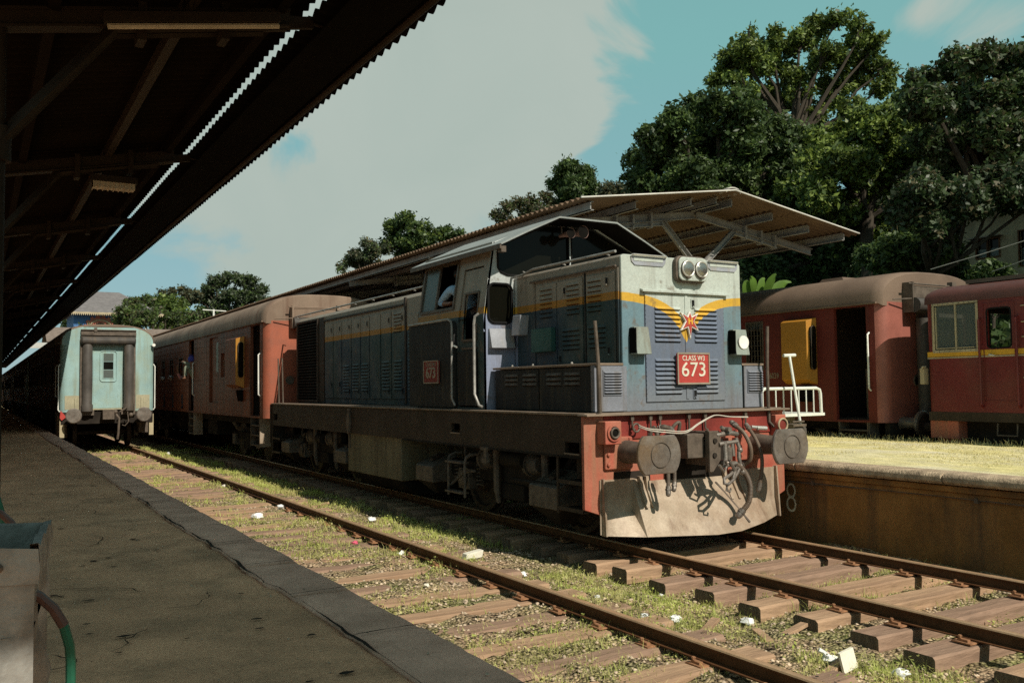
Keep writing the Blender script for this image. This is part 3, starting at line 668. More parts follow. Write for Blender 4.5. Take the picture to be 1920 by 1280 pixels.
def channel(b, p, q, w=.12, h=.05):
    p = Vector(p); q = Vector(q); t = (q-p).normalized(); up = Vector((0, 1, 0)); s = t.cross(up).normalized()
    for (a0, a1, c0, c1) in ((-w/2, w/2, -.006, .006), (-w/2, -w/2+.01, -.006, h), (w/2-.01, w/2, -.006, h)):
        vs = [r+s*a+up*(-c) for r in (p, q) for a in (a0, a1) for c in (c0, c1)]
        b.raw(vs, [(0, 1, 3, 2), (4, 6, 7, 5), (0, 4, 5, 1), (2, 3, 7, 6), (0, 2, 6, 4), (1, 5, 7, 3)])
def truss(y, first):
    L_ = []
    for (xa, xb, zf) in ((8.0, RX-.02, zl), (RX+.02, 14.12, zr)):
        b = MB(); channel(b, (xa, y, zf(xa)-.25), (xb, y, zf(xb)-.25), .13); L_.append(('rafter', b))
    for (xt, xe, zf) in ((10.28, 9.2, zl), (12.0, 13.1, zr)):
        b = MB(); channel(b, (11.1+(.05 if xt > 11 else -.05), y-.03, 3.86), (xt, y-.03, zf(xt)-.33), .10, .06)
        channel(b, (xt, y-.03, zf(xt)-.36), (xe, y-.03, zf(xe)-.36), .09, .06); L_.append(('arm', b))
        for xx in (xt+(xe-xt)*.25, xt+(xe-xt)*.62, xt+(xe-xt)*.95):
            b = MB(); b.box((xx-.02, xx+.02), (y-.10, y+.03), (zf(xx)-.43, zf(xx)-.17)); b.cyl((xx, y-.10, zf(xx)-.36), (xx, y-.125, zf(xx)-.36), .014, n=6); L_.append(('clamp', b))
    b = MB(); b.box((11.02, 11.18), (y-.08, y+.08), (QZ, 3.9)); b.box((10.9, 11.3), (y-.15, y+.15), (QZ, QZ+.03)); L_.append(('column', b))
    return [bb.obj(n_, M['steelwork'], sh, smooth=False, local=True) for n_, bb in L_]
for (x0, x1, zf) in ((EX, RX, zl), (RX, FX, zr)):
    b = MB(); b.tube([(x0-.01*(x0 < RX), 10.985, zf(x0)+.012), (x1, 10.985, zf(x1)+.012)], .013, 6); b.obj('sunlit_edge_strip', M['edge'], sh)  # pale strip stands in for sunlight catching the sheet edge
t0 = truss(0, True)
for k, y in enumerate(np.arange(12.0, 60, 4.6)):
    for o in t0:
        if k == 0: o.location = (0, y, 0)
        else: inst(o, sh, (0, y, 0))

# ------------------------------------------------------------------ hillside on the right
def hz(X, Y):
    d = np.clip((X-17)/34, 0, 1); d = d*d*(3-2*d); return -.3+d*13+np.clip((X-50)/60, 0, 1)*6+(vn(X, Y, .12)-.5)*3*d+(vn(X, Y, .6)-.5)*.6*d
grid('hillside', np.arange(17, 150, 1.3), np.arange(-60, 150, 1.6), hz, M['hill'], kind='structure')
# ------------------------------------------------------------------ locomotive
LO = thing('diesel_locomotive', (XL, 13.6, 0), 'blue and white hood diesel locomotive numbered 673 with cream plough', 'locomotive')
CX = 7.13; SX = 6.207; SXR = 2*CX-SX
LV = M['livery']
# -- front hood shell (nose at Y 7.93)
b = MB(); b.prism([(SX, 1.47), (SXR, 1.47), (SXR, 3.22), (SXR-.03, 3.25), (SX+.03, 3.25), (SX, 3.22)], 'Y', 7.93, 10.26); b.obj('front_hood', LV, LO, bevel=.012)
# -- rear hood shell
b = MB(); b.prism([(SX+.03, 1.47), (SXR-.03, 1.47), (SXR-.03, 3.28), (SXR-.1, 3.35), (SX+.1, 3.35), (SX+.03, 3.28)], 'Y', 12.3, 19.75); b.obj('rear_hood', LV, LO, bevel=.012)
def louvre_mesh(w, h=.036):       # hooded louvre, along Y on the left side (x outward is -X)
    b = MB(); b.raw([(0, -w/2, 0), (0, w/2, 0), (-.024, w/2-.01, -h*.75), (-.024, -w/2+.01, -h*.75), (0, -w/2, -h), (0, w/2, -h), (-.003, w/2-.012, -h*.95), (-.003, -w/2+.012, -h*.95)],
                     [(0, 3, 2, 1), (0, 4, 3), (1, 2, 5), (3, 7, 6, 2)], 0)
    b.raw([(-.004, -w/2+.012, -h*.8), (-.004, w/2-.012, -h*.8), (-.002, w/2-.012, -h*1.15), (-.002, -w/2+.012, -h*1.15)], [(0, 1, 2, 3)], 1)
    return b
_lv = {}
def louvres(parent, pos, width, n, dz, front=False, m=None):
    key = (round(width, 2), m.name if m else 'l')
    for i in range(n):
        p = Vector((pos[0], pos[1], pos[2]-i*dz)) - LO.location
        if key not in _lv:
            o = louvre_mesh(width, .04 if width < .5 else .04).obj('louvre', [m or LV, M['void']], parent, smooth=False, local=True); _lv[key] = o; o.location = p
        else: o = inst(_lv[key], parent, p)
        o.rotation_euler = (0, 0, pi/2 if front else 0)
def latch(parent, pos, front=False):
    if 'latch' not in _lv:
        b = MB(); b.box((-.008, 0), (-.028, .028), (-.055, .055), 1); b.box((-.014, -.008), (-.018, .018), (-.035, .04), 0); b.cyl((-.014, -.01, -.04), (-.014, .01, -.04), .010, n=8, m=1)
        _lv['latch'] = b.obj('door_latch', [M['black'], LV], parent, local=True, smooth=False); o = _lv['latch']; o.parent = parent
    else: o = inst(_lv['latch'], parent, (0, 0, 0))
    o.location = Vector(pos)-LO.location; o.rotation_euler = (0, 0, pi/2 if front else 0)
def side_door(y0, y1, z0, z1, m=None, x=SX, t=.022):
    b = MB(); b.box((x-t, x-.001), (y0, y1), (z0, z1)); return b.obj('hood_door', m or LV, LO, bevel=.006)
# front hood side doors
d1 = side_door(8.03, 8.58, 1.60, 3.06); d2 = side_door(8.66, 9.18, 1.60, 3.06); d3 = side_door(9.22, 9.68, 1.60, 3.06)
for (d, ya, w1, yb, w2) in ((d1, 8.41, .27, 8.37, .34), (d2, 8.85, .27, 8.90, .37)):
    louvres(d, (SX-.022, ya, 3.02), w1, 7, .058); louvres(d, (SX-.022, yb, 2.47), w2, 5, .056)
louvres(d3, (SX-.022, 9.44, 3.02), .29, 7, .058)
for p in ((SX-.022, 8.16, 2.96), (SX-.022, 9.02, 2.93), (SX-.022, 8.14, 2.16), (SX-.022, 9.13, 2.10)): latch(d1 if p[1] < 8.6 else d2, p)
for y in (8.62, 9.2, 9.74, 7.985): MB().box((SX-.012, SX-.002), (y-.012, y+.012), (1.55, 3.1)).obj('door_post', M['sidedark'] if y in (8.62,) else LV, LO, smooth=False)
b = MB(); b.tube([(SX-.03, 7.99, 3.12), (SX-.03, 9.8, 3.115)], .016, 6); b.obj('rain_strip', M['greasy'], LO)
b = MB(); b.box((SX-.10, SX-.024), (9.23, 9.70), (2.20, 2.50)); b.obj('side_box', M['tealbox'], LO, bevel=.008)
b = MB(); b.box((SX-.14, SX), (9.93, 10.12), (2.44, 2.70), skew=lambda x, y, z: (x, y-(.05 if z > 2.6 else 0), z)); b.obj('lamp_box', M['lilac'], LO, bevel=.006)
# hand rails along both hoods
for (y0, y1, z) in ((8.0, 10.3, 3.285), (12.4, 19.8, 3.40)):
    b = MB(); x = SX-.02; b.tube([(x, y0, z), (x, y1, z)] if y0 > 10 else [(x, y0, z), (x, 9.75, z), (x-.03, 9.95, z-.05), (x-.02, y1, z-.06)], .017, 8)
    for y in np.arange(y0+.2, y1, .9): b.tube([(x, y, z), (x+.07, y, z-.02)], .009, 5)
    b.obj('handrail', M['dullrail'], LO)
# rear hood doors
ed = [13.33, 13.86, 14.44, 14.92, 15.45, 15.90, 16.38, 16.91, 17.40, 17.92]
XX = SX+.03
doors = []
for i in range(9):
    if i == 0: doors.append(side_door(13.33, 13.76, 1.58, 3.0, x=XX))
    else: doors.append(side_door(ed[i]+.02, ed[i+1]-.02 if i < 9 else 17.9, 1.58, 3.10, x=XX))
for i, zs in ((0, (2.78, 2.25)), (1, (3.07, 2.25)), (2, (2.25,)), (4, (2.24,)), (5, (2.24,)), (6, (2.23,))):
    for z in zs:
        y = (ed[i]+ed[i+1])/2 if i else 13.55; n = 6 if z > 2.6 else 9
        louvres(doors[i], (XX-.022, y, z), .33, n, .060)
for i in (1, 2, 4, 5, 6, 7, 8):
    y = ed[i]+.09; latch(doors[i], (XX-.022, y, 2.96)); latch(doors[i], (XX-.022, y, 1.86 if i in (3, 8, 7) else 1.72))
b = MB(); b.box((XX-.02, XX), (13.83, 13.90), (1.5, 3.3)); b.box((XX-.02, XX), (17.96, 18.3), (1.5, 3.26)); b.obj('pillar', M['frame'], LO)
b = MB(); b.box((XX-.03, XX), (13.95, 18.0), (3.17, 3.20)); b.obj('rain_strip', M['frame'], LO)
# radiator grille: a dark field of slats
gr = MB().box((XX-.01, XX+.0), (18.34, 19.7), (1.52, 3.24)).obj('radiator_grille', M['void'], LO, smooth=False)
sl_ = None
for k in range(27):
    z = 1.55+k*.0625
    if sl_ is None:
        bb = MB(); bb.box((-.03, 0), (-.66, .66), (-.006, .006), skew=lambda x, y, z: (x, y, z+x*.9)); sl_ = bb.obj('grille_slat', M['under'], gr, local=True, smooth=False); o = sl_
    else: o = inst(sl_, gr, (0, 0, 0))
    o.location = Vector((XX-.008, 19.02, z))-LO.location
b = MB()
for (y0, y1, z0, z1) in ((18.30, 18.36, 1.5, 3.26), (19.68, 19.75, 1.5, 3.26), (18.36, 19.68, 3.22, 3.26), (18.36, 19.68, 1.5, 1.54)): b.box((XX-.045, XX), (y0, y1), (z0, z1))
b.obj('grille_frame', M['frame'], LO)

# -- nose details
NY = 7.93
nd = MB(); nd.box((6.53, 7.745), (NY-.018, NY-.001), (1.575, 2.835)); nd = nd.obj('nose_door', LV, LO, bevel=.005)
b = MB(); b.box((6.47, 7.81), (NY-.055, NY), (2.845, 2.872), skew=lambda x, y, z: (x, y, z-(.018 if y < NY-.03 else 0))); b.obj('drip_ledge', M['livery'], LO, bevel=.004)
b = MB(); b.box((7.12, 7.16), (NY-.026, NY-.018), (1.60, 2.82)); b.obj('hinge_strip', LV, LO)
louvres(nd, (6.855, NY-.018, 2.672), .39, 8, .053, True); louvres(nd, (7.445, NY-.018, 2.672), .36, 8, .053, True)
louvres(nd, (6.855, NY-.018, 2.072), .40, 8, .053, True); louvres(nd, (7.445, NY-.018, 2.072), .36, 8, .053, True)
latch(nd, (7.245, NY-.02, 2.72), True); latch(nd, (7.25, NY-.02, 1.66), True)
b = MB()
for x in (6.535, 7.74):
    for k in range(24): b.cyl((x, NY-.022, 1.62+k*.05), (x, NY-.018, 1.62+k*.05), .004, n=5)
b.obj('rivet_row', LV, LO, smooth=False, kind='stuff')
# grab pockets at the top corners
for (x0, x1) in ((6.34, 6.86), (7.50, 8.0)):
    b = MB(); p = [(x0, 3.235), (x1, 3.235), (x1-.01, 3.17), (x1-.05, 3.13), (x0+.06, 3.13), (x0+.01, 3.17)]
    b.prism(p, 'Y', NY-.012, NY-.001); g = b.obj('grab_pocket', M['lilac'], LO, bevel=.003)
    b = MB(); b.tube([(x0+.01, NY-.02, 3.243), (x0+.02, NY-.035, 3.245), (x1-.02, NY-.035, 3.245), (x1-.01, NY-.02, 3.243)], .012, 6); b.obj('grab_rail', M['chrome'], g)
    b = MB(); b.box((x0+.04, x1-.05), (NY-.018, NY-.012), (3.178, 3.212)); b.obj('pocket_lip', M['livery'], g, bevel=.006)
# headlights
def rrect(x0, x1, z0, z1, r, n=5):
    P_ = []
    for cx, cz, a0 in ((x1-r, z1-r, 0), (x0+r, z1-r, pi/2), (x0+r, z0+r, pi), (x1-r, z0+r, 1.5*pi)):
        for k in range(n+1): P_.append((cx+r*cos(a0+pi/2*k/n), cz+r*sin(a0+pi/2*k/n)))
    return P_
b = MB(); b.prism(rrect(6.96, 7.44, 2.955, 3.275, .09), 'Y', NY-.07, NY-.001); hb = b.obj('headlight_housing', M['greasy'], LO, bevel=.02, seg=2)
b = MB(); b.prism(rrect(6.985, 7.425, 2.975, 3.255, .07), 'Y', NY-.10, NY-.071); b.obj('headlight_bezel', M['livery'], hb, bevel=.015, seg=2)
for x in (7.10, 7.31):
    b = MB(); b.ring((x, NY-.125, 3.115), 'Y', .088, .011, 28, 8); h = b.obj('headlight', M['chrome'], LO)
    b = MB(); b.lathe((x, NY-.13, 3.115), 'Y', [(0.0, .082), (-.012, .05), (-.018, .01)], 24); b.obj('lens', M['lens'], h)
    b = MB(); b.lathe((x, NY-.125, 3.115), 'Y', [(.028, .098), (0, .094)], 24); b.obj('headlight_rim', M['greasy'], h)
    b = MB(); b.box((x-.02, x+.02), (NY-.135, NY-.1), (3.005, 3.035)); b.obj('clamp', M['greasy'], h)
# star emblem
def star(s, y0, y1, c=(7.163, 2.505)):
    pts = [(0, .125), (.032, .055), (.135, .10), (.062, .0), (.14, -.112), (.03, -.07), (.006, -.215), (-.03, -.07), (-.145, -.112), (-.065, .0), (-.14, .105), (-.035, .055)]
    b = MB(); b.prism([(c[0]+x*s, c[1]+z*s) for x, z in pts], 'Y', y0, y1); return b
em = star(1.0, NY-.062, NY-.035).obj('star_emblem', M['starw'], LO, bevel=.003)
star(.78, NY-.067, NY-.061).obj('star_face', M['starr'], em); 
text('letter', 'H', .10, M['stary'], em, (7.163, NY-.069, 2.505), (radians(90), 0, 0), .002, 1.0, .003)
b = MB(); b.box((7.15, 7.18), (NY-.036, NY-.01), (2.42, 2.6)); b.obj('bracket', M['greasy'], em)
# number plate front
def numplate(parent, c, w, h, rot, mp, mn, y_out, t=.03):
    pass
b = MB(); b.prism(rrect(6.945, 7.435, 1.775, 2.135, .02, 3), 'Y', NY-.075, NY-.045); npl = b.obj('number_plate', M['plate'], LO, bevel=.004)
b = MB()
for (x0, x1, z0, z1) in ((6.94, 7.44, 2.120, 2.14), (6.94, 7.44, 1.77, 1.79), (6.94, 6.957, 1.79, 2.12), (7.423, 7.44, 1.79, 2.12)): b.box((x0, x1), (NY-.083, NY-.0755), (z0, z1))
b.obj('plate_rim', M['numdull'], npl)
text('lettering', 'CLASS W3', .085, M['num'], npl, (7.19, NY-.077, 2.072), (radians(90), 0, 0), .003, .90, .0005)
text('lettering', '673', .235, M['num'], npl, (7.19, NY-.077, 1.935), (radians(90), 0, 0), .004, 1.12, .001)
MB().box((7.05, 7.33), (NY-.046, NY-.015), (1.85, 2.05)).obj('plate_bracket', M['greasy'], npl)
# marker boxes either side of the nose
for (x0, x1) in ((6.315, 6.525), (7.835, 8.055)):
    b = MB(); b.box((x0, x1), (NY-.13, NY), (2.115, 2.425), skew=lambda x, y, z: (x, y+(.055 if (z > 2.3 and y < NY-.05) else 0), z)); bx = b.obj('marker_lamp_box', M['marker'], LO, bevel=.006)
    MB().box((x0-.012, x0-.001), (NY-.12, NY), (2.13, 2.41)).obj('box_side', M['void'], bx, smooth=False)
b = MB(); b.lathe((7.958, NY-.118, 2.268), 'Y', [(0, .082), (-.012, .08)], 28); o = b.obj('white_disc', M['starw'], LO); o.rotation_euler = (0, 0, 0)
# -- low side boxes with louvred fronts
for s in (0, 1):
    x0, x1 = (5.86, 6.20) if not s else (8.06, 8.40)
    b = MB(); b.box((x0, x1), (7.955, 10.20), (1.475, 1.985)); bx = b.obj('battery_box', M['sidedark'], LO, bevel=.01)
    b = MB(); b.box((x0-.025, x1+.01), (7.92, 10.22), (1.99, 2.018)); b.obj('box_lid', M['frametop'], bx, bevel=.006)
    b = MB(); b.box((x0+.012, x1+.06 if not s else x1-.01), (7.925, 7.953), (1.48, 1.985)); fr = b.obj('box_front', M['nosegrey'], bx, bevel=.006)
    b = MB(); b.box((x0+.06, x1-.02), (7.915, 7.924), (1.655, 1.945)); pn = b.obj('louvre_panel', M['nosegrey'], fr, bevel=.003)
    for i in range(8):
        o = inst(_lv[(.36, 'l')], bx, (0, 0, 0)) if False else None
    for i in range(8):
        key = 'boxl'
        if key not in _lv:
            _lv[key] = louvre_mesh(.25, .026).obj('louvre', [M['nosegrey'], M['void']], fr, smooth=False, local=True); q = _lv[key]
        else: q = inst(_lv[key], fr, (0, 0, 0))
        q.location = Vector(((x0+x1)/2+.02, 7.914, 1.925-i*.031))-LO.location; q.rotation_euler = (0, 0, pi/2)
    if not s:
        for yc in (8.42, 8.80, 9.34, 9.77):
            louvres(bx, (x0-.002, yc, 1.925), .31, 3, .055, m=M['greasy'])
        MB().box((x0-.004, x0+.001), (9.12, 9.135), (1.49, 1.97)).obj('panel_joint', M['void'], bx, smooth=False)
        b = MB(); b.box((x0-.03, x0+.0), (7.955, 8.03), (1.48, 1.99)); b.obj('corner_channel', M['nosegrey'], bx, bevel=.005)
        for yc in (8.6, 9.45, 9.95): MB().sphere((x0+.12, yc, 2.035), .016, 5).obj('lid_knob', M['chrome'], bx)
# posts (shunter poles) at the corners
for px_, pts in ((0, [(5.735, 7.80, 2.47), (5.77, 7.80, 2.03), (5.80, 7.82, 1.47)]), (1, [(8.36, 7.80, 2.47), (8.34, 7.80, 2.0), (8.35, 7.81, 1.65), (8.38, 7.83, 1.30), (8.42, 7.80, 1.24), (8.47, 7.80, 1.27), (8.48, 7.80, 1.33)]), (2, [(5.72, 19.55, 2.45), (5.74, 19.55, 1.47)]), (3, [(5.72, 19.25, 2.45), (5.74, 19.25, 1.47)]), (4, [(5.83, 7.86, 1.97), (5.83, 7.86, 1.48)])):
    MB().tube(pts, .02 if px_ < 2 else .016, 8).obj('hand_pole', M['greasy'], LO)

# -- frame / running board
b = MB(); b.box((5.62, 8.64), (7.86, 19.8), (1.445, 1.47)); b.obj('running_board', M['frametop'], LO, bevel=.006)
b = MB(); b.box((5.58, 8.68), (7.76, 7.95), (1.438, 1.462)); b.obj('running_board_lip', M['frametop'], LO, bevel=.006)
b = MB(); b.wall(lambda u, v, d: (5.645+d, u, v), (7.88, 19.8), (.99, 1.445), [(8.0, 8.28, 1.03, 1.15), (10.8, 11.05, 1.16, 1.28), (19.35, 19.66, 1.10, 1.24)], .05); b.obj('side_sill', M['frame'], LO, smooth=False)
b = MB(); b.box((5.63, 5.64), (7.9, 12.7), (.975, .99)); b.box((8.58, 8.6), (7.9, 19.8), (1.0, 1.44)); b.box((5.75, 8.5), (8.1, 19.7), (1.25, 1.43)); b.obj('underframe', M['under'], LO, smooth=False)
for y in (8.14, 10.925): MB().box((5.63, 5.64), (y-.15, y+.14), (1.015 if y < 9 else 1.14, 1.03 if y < 9 else 1.155)).obj('slot_lip', M['frametop'], LO)
b = MB(); b.prism([(14.9, 1.36), (14.98, 1.36), (15.03, 1.2), (14.97, .98), (14.92, 1.0), (14.88, 1.2)], 'X', 5.60, 5.64); b.box((5.6, 5.64), (14.9, 14.97), (1.38, 1.42)); b.obj('hanging_bracket', M['greasy'], LO)
b = MB(); b.box((5.60, 5.66), (10.0, 10.16), (.96, 1.0)); b.box((5.61, 5.64), (10.02, 10.08), (.84, .96)); b.box((5.60, 5.65), (10.0, 10.12), (.80, .86)); b.obj('hanging_bracket', M['greasy'], LO)
# -- tank
b = MB(); b.box((5.70, 8.5), (12.88, 15.2), (.32, 1.10)); tk = b.obj('fuel_tank', M['tank'], LO, bevel=.02, seg=2)
b = MB(); b.prism([(5.71, .32), (8.49, .32), (8.2, .10), (6.0, .10)], 'Y', 12.95, 15.15); b.obj('tank_sump', M['under'], tk)
b = MB(); b.box((5.68, 5.70), (15.07, 15.13), (.72, 1.04)); b.box((5.685, 5.7), (12.9, 15.18), (1.065, 1.085)); b.obj('tank_strap', M['greasy'], tk)

# -- bogies
def bogie(yc):
    bg = MB(); 
    for x in (6.05, 8.2):
        bg.box((x-.06, x+.06), (yc-1.75, yc+1.75), (.50, .74)); bg.box((x-.08, x+.08), (yc-.35, yc+.35), (.3, .52))
    bg.box((6.0, 8.25), (yc-.3, yc+.3), (.5, .8)); bg.box((6.3, 7.95), (yc-1.8, yc-1.7), (.4, .7)); bg = bg.obj('bogie', M['under'], LO, bevel=.02)
    for dy in (-1.2, 1.2):
        b = MB()
        for s in (-1, 1):
            b.lathe((XL+s*.80, yc+dy, .475), 'X', [(-.065, .50), (-.035, .505), (-.03, .475), (.065, .47), (.067, .40), (.02, .38), (.02, .2), (.08, .16), (.08, .02)] if s > 0 else [(-.08, .02), (-.08, .16), (-.02, .2), (-.02, .38), (-.067, .40), (-.065, .47), (.03, .475), (.035, .505), (.065, .50)], 30)
        b.cyl((XL-.8, yc+dy, .475), (XL+.8, yc+dy, .475), .08, n=12); b.obj('wheelset', M['frame'], bg)
        b = MB(); b.box((5.93, 6.1), (yc+dy-.16, yc+dy+.16), (.34, .64)); b.lathe((5.93, yc+dy, .5), 'X', [(0, .13), (-.04, .12), (-.05, .05)], 16); b.obj('axle_box', M['greasy'], bg, bevel=.015)
        for q in (-.33, .33):
            b = MB(); pts = [(6.03+.055*cos(a), yc+dy+q+.055*sin(a), .40+a*.0085) for a in np.arange(0, 2*pi*5.5, .55)]
            b.tube(pts, .012, 5); b.obj('spring', M['greasy'], bg)
    for q in (-.55, .62):
        b = MB(); b.lathe((6.0, yc+q, .80), 'Y', [(-.19, .05), (-.19, .10), (-.12, .135), (-.02, .135), (-.02, .16), (.04, .16), (.04, .12), (.14, .10), (.2, .04)], 18); b.obj('brake_cylinder', M['greasy'], bg)
        b = MB(); b.tube([(5.93, yc+q+.35, .86), (5.90, yc+q+.42, .78), (5.91, yc+q+.48, .84), (5.93, yc+q+.5, .95)], .022, 7); b.tube([(5.9, yc+q-.42, .96), (5.9, yc+q-.42, .42), (5.93, yc+q-.42, .25)], [.05, .045, .03], 8); b.obj('brake_linkage', M['greasy'], bg)
bogie(10.05); bogie(17.35)
def sandbox(y, z, s=1.0):
    b = MB(); w = .29*s; z0, z1 = z-.20*s, z+.13*s; x0, x1 = 5.68, 6.08
    b.raw([(x0, y-w, z0), (x0, y+w, z0), (x1, y+w, z0), (x1, y-w, z0), (x0, y-w, z1-.10*s), (x0, y+w, z1-.10*s), (x1, y+w, z1+.06), (x1, y-w, z1+.06)],
          [(0, 3, 2, 1), (4, 5, 6, 7), (0, 1, 5, 4), (1, 2, 6, 5), (2, 3, 7, 6), (3, 0, 4, 7)]); o = b.obj('sand_box', M['greasy'], LO, bevel=.012)
    b = MB(); b.raw([(x0+.02, y-w*.9, z0), (x0+.02, y+w*.9, z0), (x1, y+w*.9, z0), (x1, y-w*.9, z0), (x0+.2, y-w*.25, z0-.18*s), (x0+.2, y+w*.25, z0-.18*s), (x1, y+w*.25, z0-.18*s), (x1, y-w*.25, z0-.18*s)],
                    [(0, 1, 5, 4), (1, 2, 6, 5), (2, 3, 7, 6), (3, 0, 4, 7), (4, 5, 6, 7)]); b.tube([(x0+.3, y, z0-.15), (x0+.32, y+.02, .25), (6.2, y+.12, .10)], .02, 6); b.obj('hopper', M['under'], o)
    b = MB(); b.box((x0+.12, x0+.30), (y-.045, y+.045), (z1-.035, z1-.005), skew=lambda x, yy, zz: (x, yy, zz+(x-x0-.12)*.4)); b.cyl((x0+.2, y-.07, z1+.02), (x0+.2, y+.07, z1+.02), .014, n=6); b.obj('filler_lid', M['frame'], o)
sandbox(8.80, .575, 1.1); sandbox(12.02, .60); sandbox(15.55, .62, .95); sandbox(18.9, .62, .95)
b = MB()
for y in (10.62, 11.1): b.tube([(5.62, y, .30), (5.62, y, .76), (5.64, y, .83), (5.72, y-.03, .87), (5.8, y-.05, .87)], .02, 8)
for z in (.36, .76): b.box((5.56, 5.68), (10.62, 11.1), (z-.012, z+.012))
b.tube([(5.66, 11.12, .42), (5.7, 10.8, .62), (5.7, 10.5, .66)], .02, 6); b.obj('step_ladder', M['greasy'], LO)
for (y0, y1) in ((8.0, 8.42), (19.2, 19.72)):
    b = MB(); b.box((5.64, 5.66), (y1, y1+.03), (.35, 1.0)); b.box((5.92, 5.95), (y0-.06, y1+.03), (.35, 1.0))
    for z in (.40, .70): b.box((5.64, 5.94), (y0-.06, y1), (z-.012, z+.012)); b.box((5.635, 5.65), (y0-.06, y1), (z-.012, z+.03))
    b.obj('corner_steps', M['frame'], LO)
MB().tube([(5.76, 8.5, .62), (5.74, 9.6, .62)], .03, 6).obj('air_pipe', M['under'], LO); MB().cyl((5.9, 9.5, .85), (5.9, 10.0, .85), .11, n=14).obj('air_tank', M['under'], LO); MB().box((5.9, 6.0), (16.1, 16.6), (.75, .98)).obj('equipment_box', M['under'], LO); MB().cyl((5.85, 16.9, .8), (5.85, 17.2, .8), .1, n=12).obj('air_tank', M['under'], LO)

# -- buffer beam
BY = 7.86
b = MB(); b.prism([(5.605, 1.437), (8.66, 1.437), (8.66, .44), (8.44, .34), (5.9, .34), (5.605, .44)], 'Y', BY, BY+.05); bb_ = b.obj('buffer_beam', M['red'], LO, bevel=.006)
b = MB(); b.box((6.02, 8.43), (BY-.018, BY-.001), (1.18, 1.43)); b.box((5.87, 6.02), (BY-.01, BY-.001), (1.14, 1.43)); b.obj('beam_panel', M['darkred'], bb_)
b = MB(); b.box((6.72, 7.62), (BY-.02, BY-.001), (.55, 1.12)); b.box((7.85, 8.0), (BY-.012, BY), (.8, 1.1)); b.box((6.0, 6.5), (BY-.012, BY), (.70, .82)); b.obj('coupler_recess_shade', M['under'], bb_)  # proud dark panels paint the shade of the coupler recess
b = MB()
for x in (7.66, 7.78): b.box((x, x+.07), (BY-.05, BY-.001), (.84, 1.13))
b.obj('beam_rib', M['red'], bb_, bevel=.004)
for (x0, x1, hollow) in ((5.775, 5.995, True), (8.42, 8.60, False)):
    z0, z1 = 1.135, 1.385
    b = MB(); b.box((x0, x1), (BY-.16 if hollow else BY-.10, BY), (z0, z1)); lb = b.obj('lamp_socket', M['red'], LO, bevel=.012, seg=2)
    c = ((x0+x1)/2+.0, BY-(.16 if hollow else .10), (z0+z1)/2)
    b = MB(); b.lathe(c, 'Y', [(0, .092), (-.02, .09), (-.02, .07)], 24, cap=False); b.obj('socket_flange', M['red'], lb)
    b = MB(); b.ring((c[0], c[1]-.03, c[2]), 'Y', .052 if hollow else .075, .012, 24, 8); b.obj('socket_ring', M['cream'] if not hollow else M['greasy'], lb)
    b = MB(); b.lathe((c[0], c[1]-.021, c[2]), 'Y', [(0, .05 if hollow else .07), (-.006, .02)], 20); b.obj('socket_glass', M['void'] if hollow else M['darkred'], lb)
# buffers
def bufhead(cx, cz, w, h, y0, y1):
    P_ = []; 
    for k in range(9): a = -.62+1.24*k/8; P_.append((cx+w*.5-.06+.06*cos(a*1.9), cz+h*.5*sin(a*1.9)*1.02))
    for k in range(9): a = pi-.62+1.24*k/8; P_.append((cx-w*.5+.06+.06*cos(pi+(a-pi)*1.9), cz-h*.5*sin((a-pi)*1.9)*1.02))
    return P_
for s in (-1, 1):
    cx = CX+s*.985; cz = 1.04
    b = MB(); b.lathe((cx, BY, cz), 'Y', [(-.40, .085), (-.40, .105), (-.10, .125), (-.02, .13)], 22); bf = b.obj('buffer', M['greasy'], LO)
    b = MB(); b.lathe((cx, BY, cz), 'Y', [(-.60, .065), (-.38, .065)], 18); b.obj('plunger', M['bufhead'], bf)
    b = MB(); b.box((cx-.29, cx+.10), (BY-.045, BY-.001), (cz-.19, cz+.17)); b.obj('base_plate', M['red'], bf, bevel=.02)
    for dx in (-.25,):
        for dz in (-.13, -.02, .10):
            b = MB(); b.lathe((cx+dx, BY-.045, cz+dz), 'Y', [(0, .022), (-.02, .02), (-.025, .008)], 8); b.obj('bolt', M['red'], bf)
    outl = []
    w, h = .285, .20
    for k in range(40):
        a = 2*pi*k/40; x = w*cos(a)*1.02; z = h*1.45*sin(a); z = max(-h, min(h, z))
        if z <= -h+.001: z = -h+.0
        outl.append((x, z))
    sec = []
    for (sc_, y) in ((.96, 7.30), (1, 7.29), (1, 7.262), (.97, 7.252), (.6, 7.243), (.25, 7.240)):
        sec.append([(cx+x*sc_, y, cz+z*sc_) for x, z in outl])
    b = MB(); b.loft(sec, close=True, caps=True); b.obj('buffer_head', M['bufhead'], bf, ang=.5)
    b = MB(); b.ring((cx, 7.236, cz), 'Y', .13, .004, 30, 5); b.obj('wear_mark', M['greasy'], bf)
